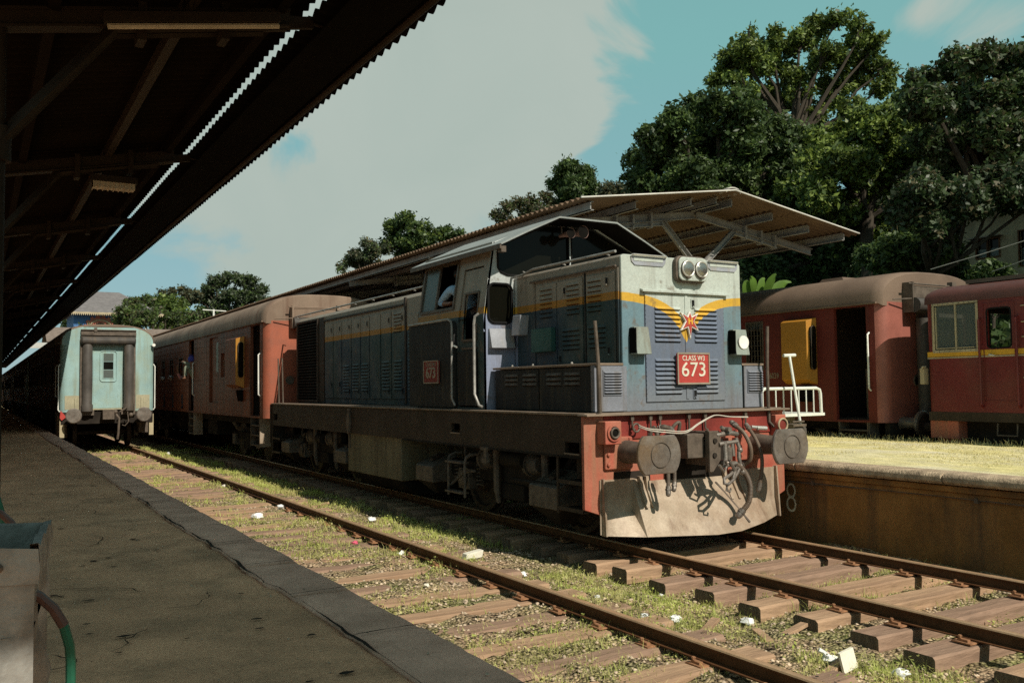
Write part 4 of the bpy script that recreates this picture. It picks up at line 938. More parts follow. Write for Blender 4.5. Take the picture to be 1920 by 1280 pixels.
# coupling gear
b = MB(); b.box((7.02, 7.13), (7.42, BY), (.86, 1.24)); b.prism([(7.44, 1.26), (7.50, 1.26), (7.50, .78), (7.44, .88)], 'X', 7.0, 7.03)
b.prism([(6.98, 1.25), (7.14, 1.25), (7.16, 1.17), (7.15, .92), (7.02, .78), (6.98, .80)], 'Y', 7.40, 7.44); b.box((6.75, 7.0), (7.5, BY), (.95, 1.22)); dg = b.obj('draw_gear', M['greasy'], LO, bevel=.01)
for (x, z) in ((7.06, 1.14), (7.05, .98)):
    MB().lathe((x, 7.40, z), 'Y', [(0, .03), (-.015, .028), (-.015, .01)], 10).obj('bolt', M['under'], dg)
sc = MB(); sc.tube([(7.10, 7.42, 1.20), (7.30, 7.40, 1.22), (7.42, 7.42, 1.20)], .028, 8); sc.tube([(7.12, 7.40, 1.10), (7.38, 7.38, 1.12)], .024, 8); sc.tube([(7.2, 7.39, 1.12), (7.19, 7.37, .95), (7.16, 7.36, .84)], .026, 8)
sc.tube([(7.31, 7.39, 1.12), (7.31, 7.37, .96)], .022, 8); sc.tube([(7.15, 7.36, .86), (7.34, 7.36, .88)], .026, 8); sc.cyl((7.24, 7.34, 1.26), (7.24, 7.46, 1.26), .03, n=10); sc.cyl((7.17, 7.37, 1.27), (7.13, 7.37, 1.29), .022, n=8)
sc.tube([(7.26, 7.40, 1.11), (7.26, 7.38, .9)], .017, 8); sc.lathe((7.26, 7.39, 1.0), 'Z', [(-.08, .02), (-.08, .035), (.06, .035), (.06, .02)], 10)
sc.tube([(7.4, 7.42, 1.16), (7.43, 7.40, 1.05), (7.40, 7.38, .95), (7.42, 7.38, .86)], .022, 8); sc.sphere((7.43, 7.39, 1.02), .035, 6); sc.sphere((7.42, 7.38, .84), .035, 6)
sc.obj('screw_coupling', M['bufhead'], LO)
lk = MB()   # hanging shackle link
lk.tube([(7.40, 7.37, .82), (7.33, 7.34, .77), (7.22, 7.30, .70), (7.12, 7.27, .665), (7.06, 7.27, .68), (7.08, 7.29, .73), (7.20, 7.32, .76), (7.34, 7.36, .83), (7.40, 7.37, .82)], .018, 7)
lk.tube([(7.12, 7.28, .67), (7.10, 7.28, .60), (7.15, 7.28, .58), (7.17, 7.28, .62)], .012, 6); lk.sphere((7.44, 7.37, .78), .04, 6); lk.obj('shackle', M['bufhead'], LO)
lk = MB(); lk.tube([(7.02, 7.3, .88), (7.10, 7.31, .80), (7.16, 7.32, .86), (7.12, 7.3, .93)], .016, 7); lk.tube([(7.22, 7.33, .9), (7.28, 7.32, .8), (7.24, 7.31, .72)], .02, 7); lk.obj('shackle', M['bufhead'], LO)
# hoses (real hoses hanging in front of the beam)
def hose(pts, r, name='brake_hose', m=None, ribs=False, fit=True):
    P_ = [Vector(p) for p in pts]; Q = []
    for i in range(len(P_)-1):
        p0 = P_[max(i-1, 0)]; p1 = P_[i]; p2 = P_[i+1]; p3 = P_[min(i+2, len(P_)-1)]
        for k in range(6):
            t = k/6; Q.append(.5*((2*p1)+(p2-p0)*t+(2*p0-5*p1+4*p2-p3)*t*t+(3*p1-p0-3*p2+p3)*t**3))
    Q.append(P_[-1]); b = MB()
    rr = [r]*len(Q)
    if ribs:
        Q2 = []; rr = []
        for i in range(len(Q)-1):
            for k in range(4):
                Q2.append(Q[i].lerp(Q[i+1], k/4)); rr.append(r*(1.12 if k % 2 else .92) if i > 8 else r)
        Q = Q2
    b.tube(Q, rr, 10); o = b.obj(name, m or M['hose'], LO)
    if fit:
        for p, q in ((Q[0], Q[2]), (Q[-1], Q[-3])):
            d = (q-p).normalized(); f = MB(); f.cyl(p-d*.03, p+d*.05, r*1.35, n=10); f.cyl(p+d*.005, p+d*.02, r*1.6, n=6); f.sphere(p-d*.035, r*1.3, 5); f.obj('hose_coupling', M['bufhead'], o)
    return o
P2 = lambda x, y, Y: on(x, y, 'Y', Y)
hose([P2(1376, 795, 7.70), P2(1395, 812, 7.58), P2(1407, 838, 7.52), P2(1406, 862, 7.55), P2(1390, 872, 7.66)], .024)
hose([P2(1402, 800, 7.70), P2(1418, 825, 7.56), P2(1428, 855, 7.50), P2(1428, 885, 7.50), P2(1423, 912, 7.52)], .022)
hose([P2(1360, 868, 7.42), P2(1380, 870, 7.38), P2(1396, 885, 7.36), P2(1406, 910, 7.36), P2(1404, 940, 7.38), P2(1388, 962, 7.42)], .030, ribs=True)
hose([P2(1252, 872, 7.52), P2(1253, 900, 7.50), P2(1253, 920, 7.48)], .022, m=M['greasy']); hose([P2(1264, 868, 7.50), P2(1265, 895, 7.48), P2(1264, 912, 7.46)], .020, m=M['greasy'])
hose([P2(1255, 825, 7.74), P2(1262, 800, 7.70), P2(1274, 792, 7.68), P2(1272, 810, 7.70)], .020, 'air_pipe', M['greasy'], fit=False)
hose([P2(1236, 806, 7.72), P2(1245, 800, 7.66), P2(1256, 806, 7.68)], .030, 'air_pipe', M['greasy'])
hose([P2(1218, 815, 7.74), P2(1226, 800, 7.68), P2(1232, 815, 7.7)], .018, 'air_pipe', M['greasy'])
for k, o_ in enumerate((0, .022)):
    w = [P2(1198, 797+k*3, 7.66), P2(1215, 803+k*3, 7.58), P2(1245, 806+k*4, 7.55), P2(1285, 808+k*3, 7.55), P2(1310, 793+k*2, 7.55), P2(1332, 781+k, 7.56), P2(1345, 778, 7.56), P2(1370, 781, 7.58), P2(1402, 781+k, 7.66)]
    hose(w, .006, 'loose_cable', M['wire'], fit=False)
for x, z1, zz in ((6.22, 1.43, 1.30), (6.48, 1.43, 1.26), (6.62, 1.43, 1.26), (7.05, 1.43, 1.25), (7.3, 1.43, 1.26), (7.95, 1.43, 1.28)):
    b = MB(); b.tube([(x, 7.80, z1), (x, 7.80, zz), (x+.03, 7.79, zz-.02)], .012, 6); b.box((x-.02, x+.02), (7.79, 7.82), (z1-.05, z1)); b.obj('hook_bracket', M['greasy'], LO)
MB().ring((6.26, 7.78, 1.30), 'Y', .045, .012, 16, 6).obj('hook_bracket', M['greasy'], LO)
b = MB(); b.tube([(8.02, 7.78, 1.25), (8.2, 7.76, 1.23)], .02, 8); b.cyl((8.1, 7.77, 1.235), (8.24, 7.75, 1.225), .028, n=10); b.obj('pipe_stub', M['chrome'], LO)
# -- plough
def pf(x, t):   # t 0 top .. 1 bottom
    c = 1-abs((x-CX)/1.30)
    yb = float(np.interp(x, [5.86, 6.22, 7.35, 8.0, 8.44], [7.80, 7.60, 7.42, 7.60, 7.80])); zb = float(np.interp(x, [5.86, 7.3, 8.44], [.15, .085, .16]))
    top = (7.845, .745 if abs(x-CX) > .72 else .70)
    mid = (7.835, .745-.36) if abs(x-CX) > .9 else (7.82, .64)
    if t <= .45: k = t/.45; return (x, top[0]+(mid[0]-top[0])*k, top[1]+(mid[1]-top[1])*k)
    k = (t-.45)/.55; return (x, mid[0]+(yb-mid[0])*k, mid[1]+(zb-mid[1])*k)
b = MB(); secs = []
for x in (5.86, 6.0, 6.2, 6.229, 6.24, 6.45, 6.8, 7.13, 7.5, 7.8, 8.02, 8.03, 8.2, 8.30, 8.44):
    secs.append([pf(x, t) for t in (0, .22, .45, .6, .8, 1)] + [(p[0], p[1]+.018, p[2]) for p in [pf(x, t) for t in (1, .8, .6, .45, .22, 0)]])
b.loft(secs, close=True, caps=True); plo = b.obj('plough', M['plough'], LO, ang=.35)
for x in (5.83, 8.47):
    b = MB(); b.prism([(7.88, .76), (7.81, .76), (7.77, .15), (7.86, .15)], 'X', x-.012, x+.012); b.box((x-.035, x+.035), (7.845, 7.858), (.16, .75)); b.obj('plough_flange', M['plough'], plo, bevel=.003)
for x in (6.33, 6.42, 7.60, 7.72, 7.82):
    b = MB(); b.prism([(7.85, .76), (7.80, .76), (7.78, .62), (7.68, .43), (7.76, .43)], 'X', x-.02, x+.02); b.obj('plough_stay', M['plough'], plo, bevel=.003)
b = MB(); p0, p1 = Vector(pf(7.45, .46)), Vector(pf(7.72, .93)); b.box((0, 1), (-.012, .012), (-.03, .002), skew=lambda x, y, z: tuple(p0.lerp(p1, x)+Vector((y*1.2, -.0+z*.6, z*.3)))); b.obj('plough_stay', M['greasy'], plo)

# -- cab
Zc = lambda z: max(0, min(1, (z-2.70)/.95))
XW = lambda z: 5.73+.15*Zc(z)                         # left wall leans inwards above the waist
WZ0, WZ1 = 2.90, 3.53
def cabwall(mirror):
    f = (lambda x: x) if not mirror else (lambda x: 2*CX-x)
    b = MB()
    # lower part (below the waist) with the door opening
    b.wall(lambda u, v, d: (f(5.73+d), u, v), (10.26, 12.32), (1.47, 2.70), [(10.42, 10.98, 1.50, 2.70)], .035)
    b.wall(lambda u, v, d: (f(XW(v)+d), u, v), (10.26, 12.32), (2.70, 3.70), [(11.18, 12.22, WZ0, WZ1), (10.42, 10.98, 2.70, 3.40)], .035)
    return b
for mir in (0, 1):
    cw = cabwall(mir).obj('cab_side', LV, LO, smooth=False)
    f = (lambda x: x) if not mir else (lambda x: 2*CX-x)
    b = MB()
    for (u0, u1, v0, v1) in ((11.14, 12.26, WZ0-.04, WZ0), (11.14, 12.26, WZ1, WZ1+.03), (11.14, 11.18, WZ0, WZ1), (12.22, 12.26, WZ0, WZ1), (11.72, 11.75, WZ0, WZ1)):
        b.raw([(f(XW(v)+d), u, v) for u in (u0, u1) for v in (v0, v1) for d in (-.022, .012)], [(0, 1, 3, 2), (4, 6, 7, 5), (0, 4, 5, 1), (2, 3, 7, 6), (0, 2, 6, 4), (1, 5, 7, 3)])
    wf = b.obj('side_window', M['greasy'], LO)
    b = MB(); b.face([(f(XW(WZ0)), 11.75, WZ0), (f(XW(WZ0)), 12.22, WZ0), (f(XW(WZ1)), 12.22, WZ1), (f(XW(WZ1)), 11.75, WZ1)]); b.obj('pane', M['haze_glass'], wf, smooth=False)
    # door with an upper opening
    b = MB(); b.wall(lambda u, v, d: (f(XW(v)+.02+d), u, v), (10.43, 10.97), (1.50, 2.70), [(10.50, 10.86, 2.42, 2.70)], .03)
    b.wall(lambda u, v, d: (f(XW(v)+.02+d), u, v), (10.43, 10.97), (2.70, 3.38), [(10.50, 10.86, 2.70, 3.04)], .03); dr = b.obj('cab_door', M['sidedark'] if False else LV, LO, smooth=False)
    b = MB()
    for (u0, u1, v0, v1) in ((10.47, 10.5, 2.40, 3.06), (10.86, 10.89, 2.40, 3.06), (10.5, 10.86, 2.39, 2.42), (10.5, 10.86, 3.04, 3.07), (10.47, 10.89, 2.28, 2.31)):
        b.raw([(f(XW(v)+d), u, v) for u in (u0, u1) for v in (v0, v1) for d in (.0, .019)], [(0, 1, 3, 2), (4, 6, 7, 5), (0, 4, 5, 1), (2, 3, 7, 6), (0, 2, 6, 4), (1, 5, 7, 3)])
    b.obj('door_window_frame', M['greasy'], dr)
# proud dark lower side plate and rails (left side)
b = MB(); b.prism([(11.02, 1.49), (11.02, 2.62), (11.06, 2.68), (11.12, 2.70), (12.50, 2.70), (12.50, 1.49)], 'X', 5.675, 5.729); sp = b.obj('side_plate', M['sidedark'], LO, bevel=.006)
b = MB(); b.box((5.70, 5.728), (10.44, 10.96), (1.52, 2.26)); b.obj('door_panel', M['sidedark'], LO, bevel=.005)
b = MB(); b.tube([(5.665, 12.5, 2.715), (5.66, 11.15, 2.72), (5.655, 11.05, 2.68), (5.65, 11.02, 2.60), (5.65, 11.04, 1.62), (5.67, 10.98, 1.52)], .017, 8); b.obj('grab_rail', M['dullrail'], LO)
b = MB(); b.tube([(5.70, 10.33, 2.74), (5.655, 10.36, 2.70), (5.65, 10.38, 2.6), (5.65, 10.38, 1.68), (5.67, 10.30, 1.53), (5.7, 10.26, 1.51)], .019, 8); b.obj('grab_rail', M['dullrail'], LO)
b = MB(); b.tube([(5.69, 11.02, 2.34), (5.66, 10.98, 2.34), (5.66, 10.90, 2.32)], .014, 7); b.obj('door_handle', M['chrome'], LO)
b = MB(); b.box((5.645, 5.675), (11.44, 11.93), (1.83, 2.16)); ps = b.obj('number_plate', M['plateside'], LO, bevel=.012)
b = MB()
for (u0, u1, v0, v1) in ((11.44, 11.93, 2.145, 2.16), (11.44, 11.93, 1.83, 1.845), (11.44, 11.456, 1.845, 2.145), (11.914, 11.93, 1.845, 2.145)): b.box((5.637, 5.645), (u0, u1), (v0, v1))
b.obj('plate_rim', M['numdull'], ps)
text('lettering', 'CLASS W3', .08, M['numdull'], ps, (5.642, 11.685, 2.10), (radians(90), 0, radians(-90)), .003, .88)
text('lettering', '673', .215, M['numdull'], ps, (5.642, 11.685, 1.975), (radians(90), 0, radians(-90)), .004, 1.0, .005)
# cab front wall, above and beside the hood
FY = 10.26
def clipx(z): return XW(z)
b = MB()
# pillar + lower-left front with rounded pane opening
lx = lambda z: XW(z)
def quadf(pts, d=0): b.face([(x, FY+d, z) for x, z in pts])
pane = rrect(5.80, 6.165, 2.62, 3.14, .09, 5)
outer = [(lx(1.47), 1.47), (6.207, 1.47), (6.207, 3.20), (lx(3.20), 3.20)]
def ringfill(b, pane, x0f, x1, z0, z1, y, t):
    n = len(pane); c = (sum(p[0] for p in pane)/n, sum(p[1] for p in pane)/n); out = []
    for (x, z) in pane:
        dx, dz = x-c[0], z-c[1]; k = 1e9
        xl, xr = x0f(z)-c[0], x1-c[0]
        if dx > 1e-6: k = min(k, xr/dx)
        if dx < -1e-6: k = min(k, xl/dx)
        if dz > 1e-6: k = min(k, (z1-c[1])/dz)
        if dz < -1e-6: k = min(k, (z0-c[1])/dz)
        out.append((c[0]+dx*k, c[1]+dz*k))
    for i in range(n):
        j = (i+1) % n
        b.face([(pane[i][0], y, pane[i][1]), (pane[j][0], y, pane[j][1]), (out[j][0], y, out[j][1]), (out[i][0], y, out[i][1])])
        b.face([(pane[i][0], y, pane[i][1]), (pane[j][0], y, pane[j][1]), (pane[j][0], y+t, pane[j][1]), (pane[i][0], y+t, pane[i][1])])
    return out
for s in (0, 1):
    f = (lambda x: x) if not s else (lambda x: 2*CX-x)
    b = MB(); ringfill(b, pane, lambda z: XW(z), 6.207, 2.50, 3.20, FY, .04)
    for z in (2.5, 3.2):     # corner fills
        pass
    b.face([(lx(2.5), FY, 2.5), (6.207, FY, 2.5), (6.207, FY, 1.47), (5.73, FY, 1.47)])
    for (cx_, cz_) in ((lx(2.5), 2.5), (6.207, 2.5), (6.207, 3.2), (lx(3.2), 3.2)):
        pass
    b.face([(lx(2.5)-.0, FY+.003, 2.5), (5.86, FY+.003, 2.5), (5.86, FY+.003, 2.64), (5.78, FY+.003, 2.70), (lx(2.7), FY+.003, 2.7)]); b.face([(6.207, FY+.003, 2.5), (6.1, FY+.003, 2.5), (6.1, FY+.003, 2.62), (6.17, FY+.003, 2.7), (6.207, FY+.003, 2.7)])
    b.face([(6.207, FY+.003, 3.2), (6.08, FY+.003, 3.2), (6.08, FY+.003, 3.14), (6.165, FY+.003, 3.05), (6.207, FY+.003, 3.05)]); b.face([(lx(3.2), FY+.003, 3.2), (5.89, FY+.003, 3.2), (5.89, FY+.003, 3.14), (5.80, FY+.003, 3.05), (lx(3.05), FY+.003, 3.05)])
    for i, v in enumerate(b.v): b.v[i] = (f(v[0]), v[1], v[2])
    cf = b.obj('cab_front', LV, LO, smooth=False)
    b = MB(); b.ring((0, 0, 0), 'Y', 1, .01, 4) if False else None
    pts = [(f(x), FY-.012, z) for x, z in pane]; b.tube(pts+[pts[0], pts[1]], .017, 7); fr = b.obj('window_seal', M['black'], cf)
    b = MB(); b.face([(f(x), FY+.01, z) for x, z in pane]); b.obj('pane', M['darkglass'], cf, smooth=False)
# upper front with the wide windscreen
ws = [(6.0, 3.30), (6.1, 3.265), (7.105, 3.262), (7.105, 3.98), (6.72, 3.975), (5.99, 3.66), (5.955, 3.58), (5.955, 3.36)]
for s in (0, 1):
    f = (lambda x: x) if not s else (lambda x: 2*CX-x)
    b = MB(); e = [(5.80, 3.20), (6.1, 3.20), (CX, 3.20), (CX, 4.02), (6.70, 4.02), (5.90, 3.70), (5.875, 3.62), (5.83, 3.34)]
    for i in range(8):
        j = (i+1) % 8
        if i == 2: continue
        b.face([(f(x), FY, z) for x, z in (ws[i], ws[j], e[j], e[i])]); b.face([(f(ws[i][0]), FY, ws[i][1]), (f(ws[j][0]), FY, ws[j][1]), (f(ws[j][0]), FY+.04, ws[j][1]), (f(ws[i][0]), FY+.04, ws[i][1])])
    b.face([(f(x), FY, z) for x, z in (ws[2], ws[3], e[3], e[2])])
    cf = b.obj('windscreen_surround', LV, LO, smooth=False)
    b = MB(); pts = [(f(x), FY-.008, z) for x, z in ws]; b.tube(pts+[pts[0]], .014, 6); b.obj('window_seal', M['black'], cf)
    b = MB(); b.face([(f(x), FY+.015, z) for x, z in ws]); b.obj('pane', M['darkglass'], cf, smooth=False)
# square sand lid on the cab front
b = MB(); b.box((5.80, 6.16), (FY-.10, FY-.001), (2.28, 2.54), skew=lambda x, y, z: (x, y+(.07 if (z > 2.4 and y < FY-.05) else 0), z)); b.obj('filler_box', M['lilac'], LO, bevel=.005)
# cab rear wall, floor
b = MB(); b.prism([(5.80, 2.7), (8.46, 2.7), (8.42, 3.56), (7.6, 3.96), (6.68, 3.96), (5.84, 3.56)], 'Y', 12.28, 12.31); b.box((5.74, 8.52), (12.28, 12.31), (1.47, 2.7)); b.box((5.75, 8.5), (10.28, 12.28), (1.48, 1.52)); b.box((6.3, 7.9), (10.27, 10.5), (1.5, 2.6)); b.obj('cab_interior', M['void'], LO, smooth=False)
# roof: faceted with overhang
RY0, RY1 = 9.80, 12.55
prof = [(5.74, 3.585), (6.16, 3.785), (6.66, 4.01), (7.62, 4.01), (8.10, 3.79), (8.52, 3.585)]
b = MB(); t_ = .022
b.prism(prof + [(x, z+t_) for x, z in prof[::-1]], 'Y', RY0, RY1); rf = b.obj('cab_roof', M['roofgrey'], LO, ang=.1)
b = MB(); b.box((5.725, 5.75), (RY0, RY1), (3.54, 3.60)); b.box((5.76, 5.83), (RY0+.02, RY0+.12), (3.50, 3.58)); b.obj('roof_gutter', M['greasy'], rf)
b = MB(); b.prism([(x, z-.004) for x, z in prof] + [(x, z-.016) for x, z in prof[::-1]], 'Y', RY0+.012, RY1-.01); b.obj('roof_underside_shade', M['void'], rf, smooth=False)  # near-black sheet paints the shade under the roof overhang
for (x, z, r, l) in ((6.93, 3.845, .07, .28), (7.10, 3.865, .088, .33)):
    b = MB(); b.lathe((x, FY-.05-l, z), 'Y', [(0, r), (.01, r*.98), (.05, r*.72), (.16, r*.42), (l, r*.3)], 20, cap=False); b.lathe((x, FY-.05-l, z), 'Y', [(.005, r*.93), (.05, r*.66), (.15, r*.36)], 20, 1); hn = b.obj('horn', [M['horn'], M['void']], LO)
    b = MB(); b.cyl((x, FY-.1, z), (x, FY-.1, z+.12), .014, n=6); b.obj('horn_bracket', M['greasy'], hn)
# rear end of the locomotive: beam and buffers
b = MB(); b.box((5.62, 8.64), (19.8, 19.85), (.6, 1.44)); b.obj('rear_beam', M['frame'], LO)
for s in (-1, 1):
    b = MB(); b.lathe((XL+s*.98, 19.85, 1.04), 'Y', [(0, .12), (.3, .1), (.3, .22), (.36, .22)], 20); b.obj('buffer', M['greasy'], LO)
# ------------------------------------------------------------------ coaches (built at the origin, end face at y=0, running to +y)
def simple_bogie(root, yc, m):
    b = MB()
    for x in (-1.0, 1.0): b.box((x-.05, x+.05), (yc-1.5, yc+1.5), (.48, .66)); b.box((x-.06, x+.06), (yc-.4, yc+.4), (.25, .5))
    b.box((-1, 1), (yc-.3, yc+.3), (.5, .8)); bg = b.obj('bogie', m, root, local=True, smooth=False)
    for dy in (-1.2, 1.2):
        b = MB()
        for s in (-1, 1): b.lathe((s*.80, yc+dy, .46), 'X', [(-.06, .46), (.06, .46), (.06, .38), (.02, .3)], 20)
        b.cyl((-.8, yc+dy, .46), (.8, yc+dy, .46), .07, n=8); b.obj('wheelset', M['frame'], bg, local=True)
        for s in (-1, 1): MB().box((s*1.05-.07, s*1.05+.07), (yc+dy-.14, yc+dy+.14), (.32, .6)).obj('axle_box', M['greasy'], bg, local=True); MB().cyl((s*1.1, yc+dy-.5, .75), (s*1.13, yc+dy-.1, .95), .07, n=8).obj('damper', M['greasy'], bg, local=True)
def coach(label, loc, L, side, end, roof, doors, windows, group, hw=1.45, z0=1.12, ze=3.32, zt=3.93, lookout=None, panels=(), end_style='frame', insets=(), grp2=None, steps=True, lmat=None, beads=True, hinge=None):
    t = thing('passenger_coach', loc, label, 'coach', group)
    holes = [(a, b_, z0+.04, ze-.06) for a, b_ in doors] + [(a, b_, c, d) for a, b_, c, d in windows]
    for s in (-1, 1):
        b = MB(); b.wall(lambda u, v, d: (s*(hw-d), u, v), (.2, L-.2), (z0, ze), holes + [(a, b_, c, d) for a, b_, c, d in insets if s < 0], .07)
        for y0, sg in ((0, 1), (L, -1)):
            secs = []
            for k in range(6):
                a = pi/2*k/5; x = s*(hw-.2+.2*cos(a)); y = y0+sg*(.2-.2*sin(a)); secs.append([(x, y, z0), (x, y, ze+(0 if k < 5 else 0))])
            b.loft(secs)
        b.obj('side_wall', side if True else end, t, local=True, ang=.5)
        # rounded end corners in the end colour
        for y0, sg in ((0, 1), (L, -1)):
            b = MB(); secs = []
            for k in range(7):
                a = .25+(pi/2-.25)*k/6; x = s*(hw-.2+.204*cos(a)); y = y0+sg*(.2-.204*sin(a)); secs.append([(x, y, z0), (x, y, ze)])
            b.loft(secs); b.obj('corner_panel', end, t, local=True)
    def arch(sx=1, dz=0, n=20):
        P_ = []
        for k in range(n+1):
            a = pi*k/n; c = cos(a); P_.append(((hw+.04)*sx*(abs(c)**.75)*(1 if c >= 0 else -1), ze-.02+dz+(zt-ze+.02)*sin(a)**.72))
        return P_
    b = MB(); secs = [[(x, y, z) for x, z in arch(sx, dz)] for y, sx, dz in ((.0, .95, -.05), (.05, .985, -.015), (.2, 1, 0), (L-.2, 1, 0), (L-.05, .985, -.015), (L, .95, -.05))]
    b.loft(secs); b.obj('roof', roof, t, local=True, ang=.8)
    b = MB()
    for s in (-1, 1): b.box(sorted((s*(hw+.0), s*(hw+.055))), (.08, L-.08), (ze-.035, ze-.005))
    b.obj('roof_gutter', roof, t, local=True, smooth=False)
    for k in range(int(L/3.4)):
        y = 2+k*3.4; b = MB(); b.box((-.28, .28), (y-.32, y+.32), (zt-.01, zt+.09), skew=lambda X, Y, Z: (X*(.8 if Z > zt+.05 else 1), y+(Y-y)*(.75 if Z > zt+.05 else 1), Z)); b.obj('roof_vent', roof, t, local=True, smooth=False)
    # end walls
    dw = .42 if end_style != 'plain' else 0
    for y0, sg in ((.0, 1), (L, -1)):
        b = MB()
        for (x0, x1) in ((-hw+.2, -dw), (dw, hw-.2)): b.box((x0, x1), sorted((y0, y0+sg*.05)), (z0, ze))
        b.box((-dw, dw), sorted((y0, y0+sg*.05)), (min(3.10, ze-.22), ze)); A = [(x*.95, z-.05) for x, z in arch()]
        b.prism([(x, z) for x, z in A], 'Y', y0+sg*.002, y0+sg*.05, 1); b.obj('end_wall', [end, end if end_style == 'tubes' else roof], t, local=True, smooth=False)
    if end_style == 'tubes':
        A = [(x*.95, z-.045) for x, z in arch() if abs(x) < .86]; MB().prism(A, 'Y', -.012, .0).obj('end_arch', roof, t, local=True, smooth=False)
    b = MB(); b.box((-hw+.08, hw-.08), (.08, L-.08), (z0, z0+.06)); b.box((-hw+.08, hw-.08), (1.5, 1.54), (z0+.06, ze)); b.box((-hw+.08, hw-.08), (L-1.5, L-1.46), (z0+.06, ze)); b.box((-hw+.1, hw-.1), (.1, L-.1), (ze+.0, ze+.02)); b.box((.25, .29), (.1, L-.1), (z0+.06, ze)); b.obj('interior', M['cabin'], t, local=True, smooth=False)
    if beads:
        b = MB(); edges = sorted([(a-.03, c+.03) for a, c in doors]); y = .25; segs = []
        for a, c in edges: segs.append((y, a)); y = c
        segs.append((y, L-.25))
        for z in (1.52, 1.72, 1.93, 2.06, 2.86, 3.02, 3.16):
            for (a, c) in segs:
                if c-a > .1:
                    for s in (-1, 1):
                        cuts = [(w[0]-.04, w[1]+.04) for w in list(windows)+list(insets) if w[2]-.05 < z < w[3]+.05 and a < w[0] < c]; yy = a
                        for (p, q) in sorted(cuts): b.box(sorted((s*(hw-.001), s*(hw+.008))), (yy, p), (z, z+.014)); yy = q
                        if c > yy: b.box(sorted((s*(hw-.001), s*(hw+.008))), (yy, c), (z, z+.014))
        b.obj('moulding', side, t, local=True, smooth=False)
    b = MB(); y = .9
    while y < L-.6:
        if all(not (a-.08 < y < c+.08) for a, c in doors) and all(not (w[0]-.05 < y < w[1]+.05) for w in list(windows)+list(insets)) and not (lookout and lookout[0]-.1 < y < lookout[1]+.1):
            for s in (-1, 1): b.box(sorted((s*(hw-.001), s*(hw+.004))), (y, y+.03), (z0+.02, ze-.05))
        y += 1.27
    for s in (-1, 1): b.box(sorted((s*(hw-.001), s*(hw+.006))), (.22, L-.22), (z0+.0, z0+.035))
    b.obj('panel_joint', side, t, local=True, smooth=False)
    # windows
    for i, (a, c, d, e) in enumerate(windows):
        for s in (-1,):
            b = MB(); x0, x1 = sorted((s*(hw+.012), s*(hw-.03)))
            for (u0, u1, v0, v1) in ((a-.03, c+.03, d-.03, d), (a-.03, c+.03, e, e+.03), (a-.03, a, d, e), (c, c+.03, d, e), (a, c, e-.13-(i % 3)*.05, e-.11-(i % 3)*.05)): b.box((x0, x1), (u0, u1), (v0, v1))
            w = b.obj('window_frame', M['greasy'], t, local=True, smooth=False)
            b = MB(); x = s*(hw-.045); zz = e-.11-(i % 3)*.05; b.face([(x, a, zz), (x, c, zz), (x, c, e), (x, a, e)]); b.obj('pane', M['haze_glass'], w, local=True, smooth=False)
    for (a, c, d, e) in insets:
        b = MB(); b.box((-hw+.06, -hw+.09), (a, c), (d, e)); dr = b.obj('recessed_door', side, t, local=True, smooth=False)
        if e-d > 1.2:
            b = MB(); b.box((-hw+.045, -hw+.059), (a+.12*(c-a), a+.40*(c-a)), (d+.85, e-.15)); b.obj('pane', M['haze_glass'], dr, local=True, bevel=.02)
        else:
            b = MB()
            for k in range(7): b.box((-hw+.03, -hw+.059), (a+.06, c-.06), (d+.06+k*.06, d+.075+k*.06))
            b.obj('shutter_slat', M['greasy'], dr, local=True, smooth=False)
    # door rails and steps
    for (a, c) in doors:
        for s in (-1, 1):
            for yy in (a-.06,):
                b = MB(); x = s*(hw+.05); b.tube([(s*hw, yy, 1.62), (x, yy, 1.66), (x, yy, 2.58), (s*hw, yy, 2.62)], .017, 6); b.obj('handrail', M['whiterail'], t, local=True)
        if steps:
            for s in (-1, 1):
                b = MB()
                for yy in (a+.03, c-.05): b.box(sorted((s*(hw-.28), s*(hw+.005))), (yy-.012, yy+.012), (.44, z0))
                b.box(sorted((s*(hw-.28), s*(hw-.26))), (a+.03, c-.05), (.44, z0)); ds = b.obj('step_frame', M['greasy'], t, local=True, smooth=False)
                for z in (.47, .70, .93): MB().box(sorted((s*(hw-.25), s*(hw+.01))), (a+.05, c-.07), (z-.014, z+.014)).obj('step', M['greasy'], ds, local=True, smooth=False)
            b = MB()
            b.box((-hw+.0, -hw+.26), (a-.01, a+.012), (.44, z0)); b.obj('step_side', M['plough'] if end is M['coachend'] else M['greasy'], t, local=True, smooth=False)
    if lookout:
        a, c, d, e = lookout; w = .20; lm, lf = lmat
        b = MB(); x = -hw
        b.raw([(x, a-.07, d-.02), (x, c+.07, d-.02), (x, c+.07, e+.04), (x, a-.07, e+.04), (x-w, a, d+.07), (x-w, c, d+.07), (x-w, c, e-.02), (x-w, a, e-.02)], [(4, 7, 6, 5), (0, 1, 2, 3), (0, 4, 5, 1), (3, 2, 6, 7), (1, 5, 6, 2)], 0)
        b.raw([(x, a-.07, d-.02), (x, a-.07, e+.04), (x-w, a, e-.02), (x-w, a, d+.07)], [(0, 1, 2, 3)], 1)
        lk_ = b.obj('lookout_box', [lm, lf], t, local=True, bevel=.008)
        b = MB(); P_ = rrect(x-w+.045, x-.035, d+.25, e-.12, .05, 4); b.prism(P_, 'Y', a-.085, a-.03); b.obj('pane', M['darkglass'], lk_, local=True)
        b = MB(); b.tube([(px_, a-.075, pz_) for px_, pz_ in P_+[P_[0]]], .008, 5); b.obj('window_seal', M['greasy'], lk_, local=True)
        b = MB(); b.box((x-.12, x), (a+.05, a+.32), (d-.34, d-.06), skew=lambda X, Y, Z: (X+(0.05 if Z < d-.2 else 0), Y, Z)); b.obj('lamp_bracket', M['void'], t, local=True, bevel=.01)
